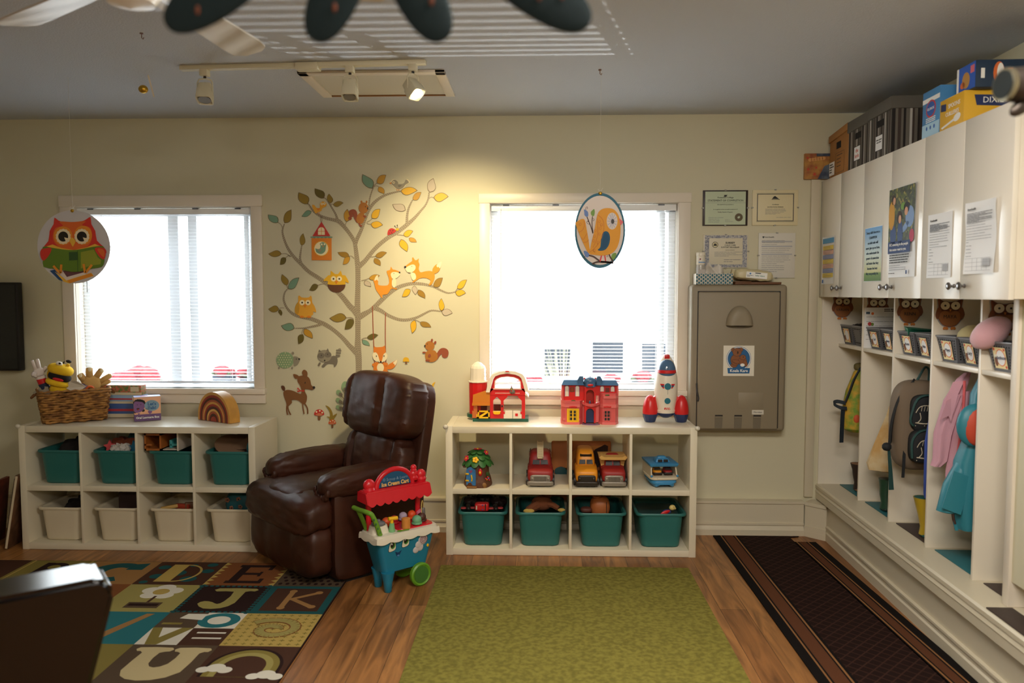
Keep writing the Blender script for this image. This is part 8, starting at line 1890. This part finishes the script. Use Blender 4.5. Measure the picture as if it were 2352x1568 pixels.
# ---- hanging discs
thr = mat('clear_thread', (206, 200, 186), .5); gold = mat('brass_clip', (206, 164, 60), .3, .9)
def hangdisc(name, label, u0, v0, u1, v1, y, cat, top):
    a, b_ = on((u0+u1)/2, (v0+v1)/2, 1, y), on(u1, (v0+v1)/2, 1, y); c = on((u0+u1)/2, v0, 1, y)
    t = thing(name, label, cat, a); rx, rz = b_.x-a.x, c.z-a.z
    g = G(); g.tube([(0, 0, rz+.006), (0, .001, ROOMH-a.z)], .0007, thr, n=4); g.obj('thread', t)
    g = G(); g.ell((0, -.003, rz-.002), (.010, .006, .009), gold, 10); g.tube([(-.012, 0, rz+.02), (0, -.002, rz+.004), (.014, 0, rz+.026)], .0014, mat('thread_knot', (226, 222, 206), .6), n=5); g.obj('clip', t)
    return t, a, rx, rz
def ipt(a, y): return lambda u, v, q: (lambda p: V((p.x-a.x, -.0025-q, p.z-a.z)))(on(u, v, 1, y))
# bird
t, a, rx, rz = hangdisc('bird_ornament', 'oval hanging ornament with a yellow bird in a teal rim before the right window', 1320, 443, 1436, 616, -.97, 'ornament', 0)
cf = lambda x, y: (1300+x/7.65, 425+y/7.65)
obw = mat('ornament_cream', (216, 204, 196), .6); ot_ = mat('ornament_teal', (28, 96, 120), .6); oy_ = mat('ornament_yellow', (222, 152, 30), .6); odb = mat('ornament_blue', (26, 76, 110), .7); obrn = mat('ornament_brown', (70, 44, 36), .6); olb = mat('ornament_periwinkle', (104, 132, 190), .6); ogn = mat('ornament_green', (112, 150, 66), .6); ostc = mat('ornament_stitch', (196, 106, 40), .6)
g = G(); g.prism([V((x, -.002, z)) for x, z in ellp(0, 0, rx, rz, 48)], (0, .004, 0), ot_); g.obj('rim_board', t)
g = G(); LL = [1]; ip0 = ipt(a, -.97)
def op(pts, m, inc=1): g.prism([ip0(*cf(x, y), LL[0]*.0004) for x, y in pts], (0, -.0004, 0), m); LL[0] += inc
op(ellp(597, 795, 412, 608, 48), obw)
def ol_(pts, w_, m):
    q_ = smoothline(pts, 5); A_, B_ = [], []
    for i, (x, y) in enumerate(q_):
        p, n_ = q_[max(i-1, 0)], q_[min(i+1, len(q_)-1)]; tx, ty = n_[0]-p[0], n_[1]-p[1]; h = math.hypot(tx, ty) or 1; A_.append((x-ty/h*w_/2, y+tx/h*w_/2)); B_.append((x+ty/h*w_/2, y-tx/h*w_/2))
    op(A_+B_[::-1], m, 0)
ol_([(470, 850), (440, 740), (400, 640), (365, 550)], 16, obrn); ol_([(475, 840), (460, 740), (455, 640), (465, 550)], 14, obrn)
for pts in ([(345, 435), (350, 395), (375, 385), (380, 410), (365, 420)], [(425, 690), (385, 680), (365, 655), (380, 630), (392, 650)], [(460, 600), (480, 590), (495, 610), (480, 630), (470, 620)], [(340, 1250), (315, 1265), (310, 1290), (330, 1298), (338, 1280)], [(480, 1400), (495, 1385), (515, 1400), (505, 1425), (490, 1420)], [(720, 1230), (735, 1250), (720, 1262), (708, 1250)]): ol_(pts, 7, obrn)
LL[0] += 1
op(smoothclosed([(315, 430), (350, 440), (385, 475), (390, 540), (360, 558), (325, 530), (320, 480)], 3), olb); op(smoothclosed([(495, 422), (505, 470), (495, 535), (465, 545), (438, 515), (438, 470), (465, 440)], 3), ogn)
op(smoothclosed([(310, 1160), (350, 1160), (400, 1200), (405, 1245), (370, 1272), (335, 1245), (318, 1200)], 3), olb); op(smoothclosed([(880, 1195), (875, 1250), (835, 1310), (800, 1290), (798, 1235), (830, 1198)], 3), ogn)
ol_([(400, 1235), (480, 1255), (560, 1310), (620, 1350), (720, 1350), (830, 1370)], 26, obrn); ol_([(460, 1385), (530, 1355), (620, 1345), (760, 1360), (830, 1365)], 30, obrn); ol_([(755, 1215), (780, 1270), (830, 1350)], 24, obrn); LL[0] += 1
op([(612, 1235), (635, 1235), (610, 1345), (585, 1340)], p_red, 0); op([(668, 1235), (690, 1232), (705, 1335), (685, 1338)], p_red)
op(smoothclosed([(170, 660), (205, 635), (250, 605), (300, 595), (335, 630), (360, 760), (395, 960), (420, 1130), (440, 1030), (500, 780), (550, 520), (620, 430), (730, 405), (840, 430), (920, 530), (955, 700), (950, 900), (900, 1090), (800, 1200), (650, 1238), (500, 1225), (400, 1200), (330, 1080), (240, 880), (180, 720)], 3), oy_)
op([(928, 580), (1008, 650), (955, 712)], p_red)
op(ellp(808, 633, 95, 148, 30), obw)
for k in range(12): aa = k*pi/6; ol_([(808+22*cos(aa), 640+34*sin(aa)), (808+84*cos(aa), 633+134*sin(aa))], 6, olb)
LL[0] += 1; op(ellp(818, 640, 28, 42, 20), mat('ornament_black', (34, 26, 24), .5))
op(smoothclosed([(555, 1140), (600, 1090), (615, 960), (640, 850), (690, 812), (745, 835), (772, 920), (755, 1040), (700, 1125), (620, 1155)], 3), odb)
ol_([(580, 1135), (640, 1130), (710, 1090), (750, 1000), (755, 910), (725, 845), (680, 835), (650, 890), (630, 1000), (605, 1110)], 8, ot_)
ol_([(560, 530), (640, 600), (665, 740), (640, 880), (590, 1000), (490, 1120), (410, 1180)], 6, ostc); ol_([(545, 590), (560, 760), (540, 940), (470, 1100)], 6, ostc); ol_([(225, 830), (290, 790), (325, 700), (310, 630)], 6, ostc); ol_([(270, 920), (300, 960), (345, 890), (370, 850)], 6, ostc); ol_([(300, 1010), (360, 1000), (400, 960)], 6, ostc)
for x, y in ((590, 640), (600, 760), (585, 860), (510, 800), (500, 900), (480, 980), (250, 690), (500, 1150), (560, 1010), (620, 700)): op(ellp(x, y, 20, 24, 12), ostc, .5); op(ellp(x, y, 15, 19, 12), oy_, .5)
g.obj('bird_picture', t, smooth=0)
# owl
t, a, rx, rz = hangdisc('owl_ornament', 'round hanging ornament with a red owl reading a green book before the left window', 86, 483, 253, 651, -.97, 'ornament', 0)
cf = lambda x, y: (70+x/8.255, 470+y/8.255)
wb_ = mat('ornament_pale_grey', (196, 194, 198), .6); wr_, wo_, wo2, wg_, wg2, wy_ = mat('owl_red', (206, 52, 40), .6), mat('owl_orange_face', (214, 100, 40), .6), mat('owl_amber', (222, 140, 40), .6), mat('book_green', (92, 124, 34), .6), mat('book_light_green', (140, 148, 44), .6), mat('owl_yellow', (226, 176, 60), .6)
g = G(); g.prism([V((x, -.002, z)) for x, z in ellp(0, 0, rx, rz, 48)], (0, .004, 0), wb_); g.obj('disc_board', t)
g = G(); LL[0] = 1; ip0 = ipt(a, -.97)
op([(370, 1250), (470, 1230), (620, 1450), (545, 1425)], mat('book_blue', (30, 70, 120), .6)); op([(470, 1270), (640, 1460), (740, 1490), (1210, 1350), (1160, 1290), (700, 1430)], wy_); op([(700, 1440), (1150, 1300), (1200, 1345), (760, 1490)], wo2); op([(490, 1235), (640, 1240), (1160, 1230), (1165, 1285), (690, 1435)], obw); op([(620, 1250), (1060, 1240), (1060, 1270), (700, 1370)], mat('book_plum', (100, 60, 64), .6))
op(smoothclosed([(465, 245), (540, 300), (640, 325), (830, 328), (1000, 310), (1080, 270), (1150, 235), (1165, 370), (1240, 500), (1270, 680), (1400, 800), (1450, 920), (1250, 900), (800, 900), (300, 900), (210, 860), (350, 690), (375, 500), (450, 370)], 2), wr_)
op(smoothclosed([(560, 320), (820, 330), (1060, 310), (990, 390), (1130, 430), (1180, 560), (1150, 720), (1030, 830), (830, 870), (600, 830), (460, 700), (440, 560), (490, 440), (630, 400)], 3), wo_); op(ellp(630, 590, 175, 175, 28), wo2, 0); op(ellp(1010, 580, 170, 180, 28), wo2)
for cx in (635, 990):
    op([(cx+r_*cos(k*pi/14), 605+r_*1.03*sin(k*pi/14)) for k in range(28) for r_ in ((146 if k % 2 else 134),)], mat('owl_eye_cream', (232, 216, 180), .6)); op(ellp(cx, 605, 94, 96, 24), p_dk); op([(cx+20, 620), (cx+105, 640), (cx+55, 705)], mat('owl_eye_cream', (232, 216, 180), .6))
op(smoothclosed([(810, 625), (870, 690), (840, 770), (820, 795), (785, 740), (760, 670)], 3), wy_)
op([(300, 800), (440, 755), (600, 820), (840, 860), (1080, 810), (1240, 745), (1350, 790), (840, 900)], wy_)
op(smoothclosed([(255, 800), (420, 815), (640, 850), (830, 860), (1000, 840), (1200, 800), (1395, 790), (1420, 900), (1420, 1080), (1370, 1180), (1200, 1210), (1000, 1260), (860, 1275), (720, 1260), (500, 1215), (270, 1180), (262, 1000)], 2), wg_); op([(975, 900), (1220, 850), (1290, 1000), (1360, 1050), (1350, 1130), (1200, 1150), (975, 1210)], wg2); op([(910, 870), (918, 870), (925, 1270), (915, 1270)], mat('book_dark_green', (50, 84, 40), .6), 0); op([(750, 900), (915, 895), (920, 1050), (755, 1060)], mat('book_dark_green', (50, 84, 40), .6))
op(smoothclosed([(210, 900), (260, 840), (420, 825), (380, 950), (280, 1060), (225, 1010)], 3), wr_); op(smoothclosed([(1240, 830), (1400, 820), (1450, 900), (1420, 1035), (1330, 990)], 3), wr_); op(smoothclosed([(1290, 850), (1390, 845), (1430, 910), (1405, 1000)], 3), wo_)
for pts in ([(460, 1160), (560, 1270), (600, 1300)], [(610, 1135), (600, 1290)], [(1030, 1125), (1060, 1290)], [(1190, 1140), (1070, 1290)]): ol_(pts, 44, wo2)
g.obj('owl_picture', t, smooth=0)
# small hooks in the ceiling
for u, v, lb in ((1378, 160, 'small brown hook in the ceiling above the hanging bird'), (325, 76, 'small brown hook in the ceiling left of the fan blade')):
    p = on(u, v, 2, ROOMH); t = thing('ceiling_hook', lb, 'hook', p, 0, 'ceiling hooks'); g = G(); g.cyl((0, 0, 0), (0, 0, -.004), .008, mat('rust_hook', (110, 70, 44), .5), n=10); g.tube([(0, 0, -.004), (0, 0, -.02), (.006, 0, -.026), (.010, 0, -.018)], .002, mat('rust_hook', (110, 70, 44), .5), n=6); g.obj('hook', t)
p = on(340, 172, 2, ROOMH); t = thing('brass_bell', 'tiny brass bell and pale tag hanging from the ceiling left of the track light', 'ornament', p)
g = G(); g.ell((-.022, -.01, -.075), (.024, .022, .021), gold, 14); g.obj('bell', t); g = G(); g.box(-.004, .004, -.001, .001, -.115, -.0, mat('pale_tag', (226, 214, 190), .6), M=MX.Rotation(RAD(-14), 4, 'Y')); g.obj('tag', t)
# ---- dark teal felt decoration close to the camera
ft = mat('dark_teal_felt', (5, 26, 30), .95, bump=(160, .4, .003)); fo_ = mat('orange_felt_dot', (96, 50, 30), .9)
t = thing('felt_decoration', 'dark teal felt leaves with small orange dots hanging along the top edge of the view', 'decoration', (-.245, -3.75, 2.02))
PET = [(-.385, .022, 40), (-.335, -.018, 60), (-.105, -.034, 26), (.078, -.036, -28), (.30, -.024, -58), (.365, .008, -40)]
for x, z, a_ in PET:
    g = G(); M = MX.Translation((x, 0, z)) @ MX.Rotation(RAD(a_), 4, 'Y')
    g.sup((0, 0, .065), (.080, .02, .19) if abs(x) < .34 else (.06, .02, .12), ft, p=2.3, n=10, M=M); p_ = g.obj('leaf', t, smooth=180)
    g = G()
    for k in range(2): c = M @ V((.012-.02*k, -.011, .03+.03*k)); g.ell(c, (.004, .002, .008), fo_, 8)
    g.obj('orange_dot', p_)
g = G(); g.sup((0, .012, .19), (.80, .016, .16), ft, p=3, n=12); g.obj('band', t); g = G()
for x in (-.3, .3): g.tube([(x, .012, .2), (x, .012, ROOMH-2.02)], .001, thr, n=4)
g.obj('thread', t)
# ---- dark metal spot lamp close to the camera at the right
t = thing('hanging_spot_lamp', 'dark metal lamp head hanging near the camera at the right edge', 'lamp', (1.083, -3.2, 2.020))
dm = mat('dark_steel', (70, 62, 56), .35, .7); sr_ = mat('satin_steel', (150, 142, 120), .3, .9)
g = G(); M = MX.Rotation(pi/2, 4, 'Y'); M = MX.Rotation(RAD(8), 4, 'Z') @ M
g.lathe([(.032, -.040), (.036, -.030), (.042, .02), (.044, .08), (.03, .10), (0, .104)], dm, n=24, M=M); g.obj('lamp_can', t)
g = G(); g.lathe([(.030, -.042), (.037, -.040), (.037, -.031), (.033, -.030)], sr_, n=24, M=M); g.obj('ring', t); g = G(); g.lathe([(0, -.0435), (.031, -.0435), (.031, -.040), (0, -.040)], mat('dark_teal_lens', (6, 14, 15), .5), n=24, M=M); g.obj('lens', t)
g = G(); g.ell((-.025, .0, -.042), (.03, .012, .016), dm, 12, M=MX.Rotation(RAD(-35), 4, 'Y')); g.obj('shutter', t)
g = G(); g.tube([(.06, 0, .04), (.06, 0, ROOMH-2.020)], .006, dm, n=8); g.obj('stem', t)
# ============================================================ left edge and foreground
t = thing('television', 'black flat television on the wall at the left edge', 'television', (-3.372, -.05, 1.045))
g = G(); g.box(-.86, 0, -.035, .02, 0, .575, mat('tv_black_plastic', (9, 8, 8), .5), .006); g.obj('tv_frame', t)
g = G(); g.box(-.845, -.014, -.0362, -.035, .016, .56, mat('tv_screen', (6, 6, 7), .3)); g.obj('screen', t)
g = G(); g.box(-.55, -.3, .018, .05, .2, .4, dark); g.obj('wall_bracket', t)
for i, (x, y, hh, tl, c, lb) in enumerate(((-3.235, -.36, .46, -10, (120, 84, 58), 'brown picture board leaning on the left shelf'), (-3.29, -.28, .42, -10, (28, 56, 62), 'dark teal picture book behind the brown board'), (-3.37, -.44, .40, -6, (120, 50, 32), 'orange edged picture book at the left edge of the view'))):
    t = thing('picture_book', lb, 'book', (x, y, .0), RAD(6), 'picture books leaning at the far left'); M = MX.Rotation(RAD(-tl), 4, 'Y')
    g = G(); g.box(-.010, .010, -.14, .16, .004, hh, mat('book_cover_%d' % i, c, .5, nz=(14, .5)), .002, M=M); g.obj('cover', t)
    g = G(); g.box(-.006, .006, -.142, .155, .008, hh-.004, mat('page_cream', (206, 190, 160), .7), M=M); g.obj('pages', t)
# dark leather tub chair close to the camera
lk2 = mat('black_brown_leather', (10, 7, 7), .2, bump=(200, .08, .001))
ang = math.atan2(-.61, -.79)
t = thing('leather_chair', 'dark leather chair back close to the camera at the lower left', 'armchair', (-1.112, -3.035, 0), ang)
g = G()
prof = [(0, .06), (0, .80)]
sec = [(.19, .05), (.10, .42), (.045, .62), (.010, .755), (.022, .792), (.05, .805), (.78, .80), (.80, .79), (.80, .05)]
g2 = bmesh.new()
vsx = [g2.verts.new((x, 0, z)) for x, z in sec]+[g2.verts.new((x, -.17, z)) for x, z in sec]; n = len(sec)
g2.faces.new(vsx[:n]); g2.faces.new(vsx[n:][::-1])
for i in range(n): g2.faces.new((vsx[i], vsx[n+i], vsx[n+(i+1) % n], vsx[(i+1) % n]))
bmesh.ops.recalc_face_normals(g2, faces=g2.faces[:]); bmesh.ops.bevel(g2, geom=g2.edges[:], offset=.014, segments=3, affect='EDGES')
g.bmadd(g2, lk2); g.obj('backrest', t)
g = G(); g.sup((.42, -.38, .34), (.56, .5, .18), lk2, p=5, n=8); g.obj('seat', t)
for x in (.12, .72):
    g = G(); g.sup((x, -.38, .32), (.14, .55, .56), lk2, p=6, n=8); g.obj('arm_rest', t)
g = G(); g.box(.15, .70, -.6, -.05, 0, .1, dark, .01); g.obj('base', t)
# ============================================================ outside the windows
gr_ = mat('pale_paving', (196, 196, 196), .9); g = G(); g.box(-14, 12, .3, 20, -.5, -.42, gr_); g.obj('ground', kind='structure')
sid = mat('white_siding', (226, 228, 230), .7); dkb = mat('dark_blue_glass', (14, 30, 46), .3)
hs = thing('white_house', 'white house wall with dark blue windows seen through the right blind', 'house', (0, 8.5, -.42))
g = G(); g.box(-3.2, 5.5, 0, .3, 0, 3.4, sid)
for i in range(22): g.box(-3.2, 5.5, -.012, 0, i*.15, i*.15+.012, sid)
g.obj('wall', hs)
for x0, x1, z0, z1 in ((.93, 1.47, .56, 1.14), (1.78, 2.5, .60, 1.10), (.10, .56, .5, 1.02)):
    g = G(); g.box(x0, x1, -.03, .02, z0, z1, dkb); w1 = g.obj('house_window', hs)
    g = G()
    for a in ((x0-.06, x0, z0, z1), (x1, x1+.06, z0, z1), (x0-.06, x1+.06, z1, z1+.06)): g.box(a[0], a[1], -.04, 0, a[2], a[3], sid)
    g.obj('window_trim', w1)
g = G(); g.box(.62, .86, -.5, -.26, 0, 3.0, sid, .01); g.obj('porch_post', hs)
petal = mat('crimson_petals', (104, 8, 26), .8); pot = mat('dark_blue_pot', (16, 34, 52), .5); leafd = mat('dark_leaves', (46, 60, 30), .8)
def bush(x, y, z, r_, lb):
    z += .10
    t = thing('flower_pot', lb, 'flower pot', (x, y, -.42), 0, 'crimson flowers in dark blue pots outside')
    g = G(); g.lathe([(r_*.7, 0), (r_*.95, z*.9), (r_*1.0, z), (0, z)], pot, n=16); g.obj('pot', t)
    g = G(); rr = random.Random(int(x*100)+7)
    for k in range(9): a = rr.random()*6.28; q_ = rr.random()**.5*r_*.9; g.ell((q_*cos(a), q_*sin(a), z+r_*.25+.2*r_*rr.random()), (r_*.5, r_*.5, r_*.42), petal, 8)
    g.obj('blossom', t)
    g = G()
    for k in range(7): a = k*.9; g.ell((r_*.8*cos(a), r_*.8*sin(a), z+.03), (r_*.3, r_*.3, r_*.12), leafd, 8)
    g.obj('leaf', t)
for x, y, z, r_, lb in ((-4.72, 4, .78, .27, 'large pot of crimson flowers at the left of the left window view'), (-5.15, 4.3, .74, .16, 'small pot of crimson flowers beside the large one'), (-3.70, 4, .90, .14, 'pot of crimson flowers near the middle right of the left window view'), (-3.36, 4, .88, .15, 'pot of crimson flowers at the right end of the left window view'), (-.11, 4, .80, .14, 'pot of crimson flowers behind the toy barn'), (.86, 4.2, .82, .11, 'pot of crimson flowers right of the toy castle'), (1.24, 4.2, .82, .15, 'pot of crimson flowers beside the toy rocket')): bush(x, y, z, r_, lb)
t = thing('ornamental_grass', 'pale spiky ornamental grass outside, left of the porch post', 'grass clump', (.30, 4.6, -.42)); g = G(); rr = random.Random(3); gb = mat('straw_blade', (170, 166, 140), .8)
for k in range(46): a = rr.random()*6.28; l_ = rr.uniform(.9, 1.5); b_ = rr.uniform(.1, .35); g.tube([(0, 0, 0), (b_*.4*cos(a), b_*.4*sin(a), l_*.6), (b_*cos(a), b_*sin(a), l_)], [.006, .005, .002], gb, n=4)
g.obj('blades', t)
# ============================================================ track spot, added fill and sun glint
# lit spot head of the track, aimed at the wall decal
SPOT = on(965, 214, 1, -1.17)
light('track_spot_lamp', 'SPOT', (SPOT.x+.03, SPOT.y+.03, SPOT.z-.02), 135, (1, .80, .46), target=(-.46, 0, 1.42), spot_size=RAD(84), spot_blend=1, shadow_soft_size=.03)
# fill lights added under the ceiling, out of view, with no fittings
light('ceiling_fill', 'AREA', (-.4, -6.2, ROOMH-.05), 84, (1, .92, .8), target=(.2, -5.2, 0), shape='RECTANGLE', size=1.2, size_y=.6)
light('ceiling_fill', 'AREA', (.5, -3.7, ROOMH-.05), 78, (1, .93, .84), target=(.7, -3.2, 0), shape='RECTANGLE', size=1.2, size_y=.6)

# spot standing in for sun bounced off cars outside, through the right blind
light('sun_glint_lamp', 'SPOT', (1.63, 2.93, .70), 1100, (1, .97, .92), target=(-.2, -1.5, ROOMH), spot_size=RAD(60), spot_blend=.3, shadow_soft_size=.012)
# lettering becomes plain mesh
bpy.context.view_layer.update()
dg = bpy.context.evaluated_depsgraph_get()
for o in [x for x in COL.objects if x.type == 'FONT']:
    me = bpy.data.meshes.new_from_object(o.evaluated_get(dg)); nm = o.name
    n = bpy.data.objects.new('tmp', me); COL.objects.link(n)
    n.parent = o.parent; n.location = o.location; n.rotation_euler = o.rotation_euler; n.scale = o.scale
    for k in o.keys():
        if k in ('label',): n[k] = o[k]
    bpy.data.objects.remove(o); n.name = nm
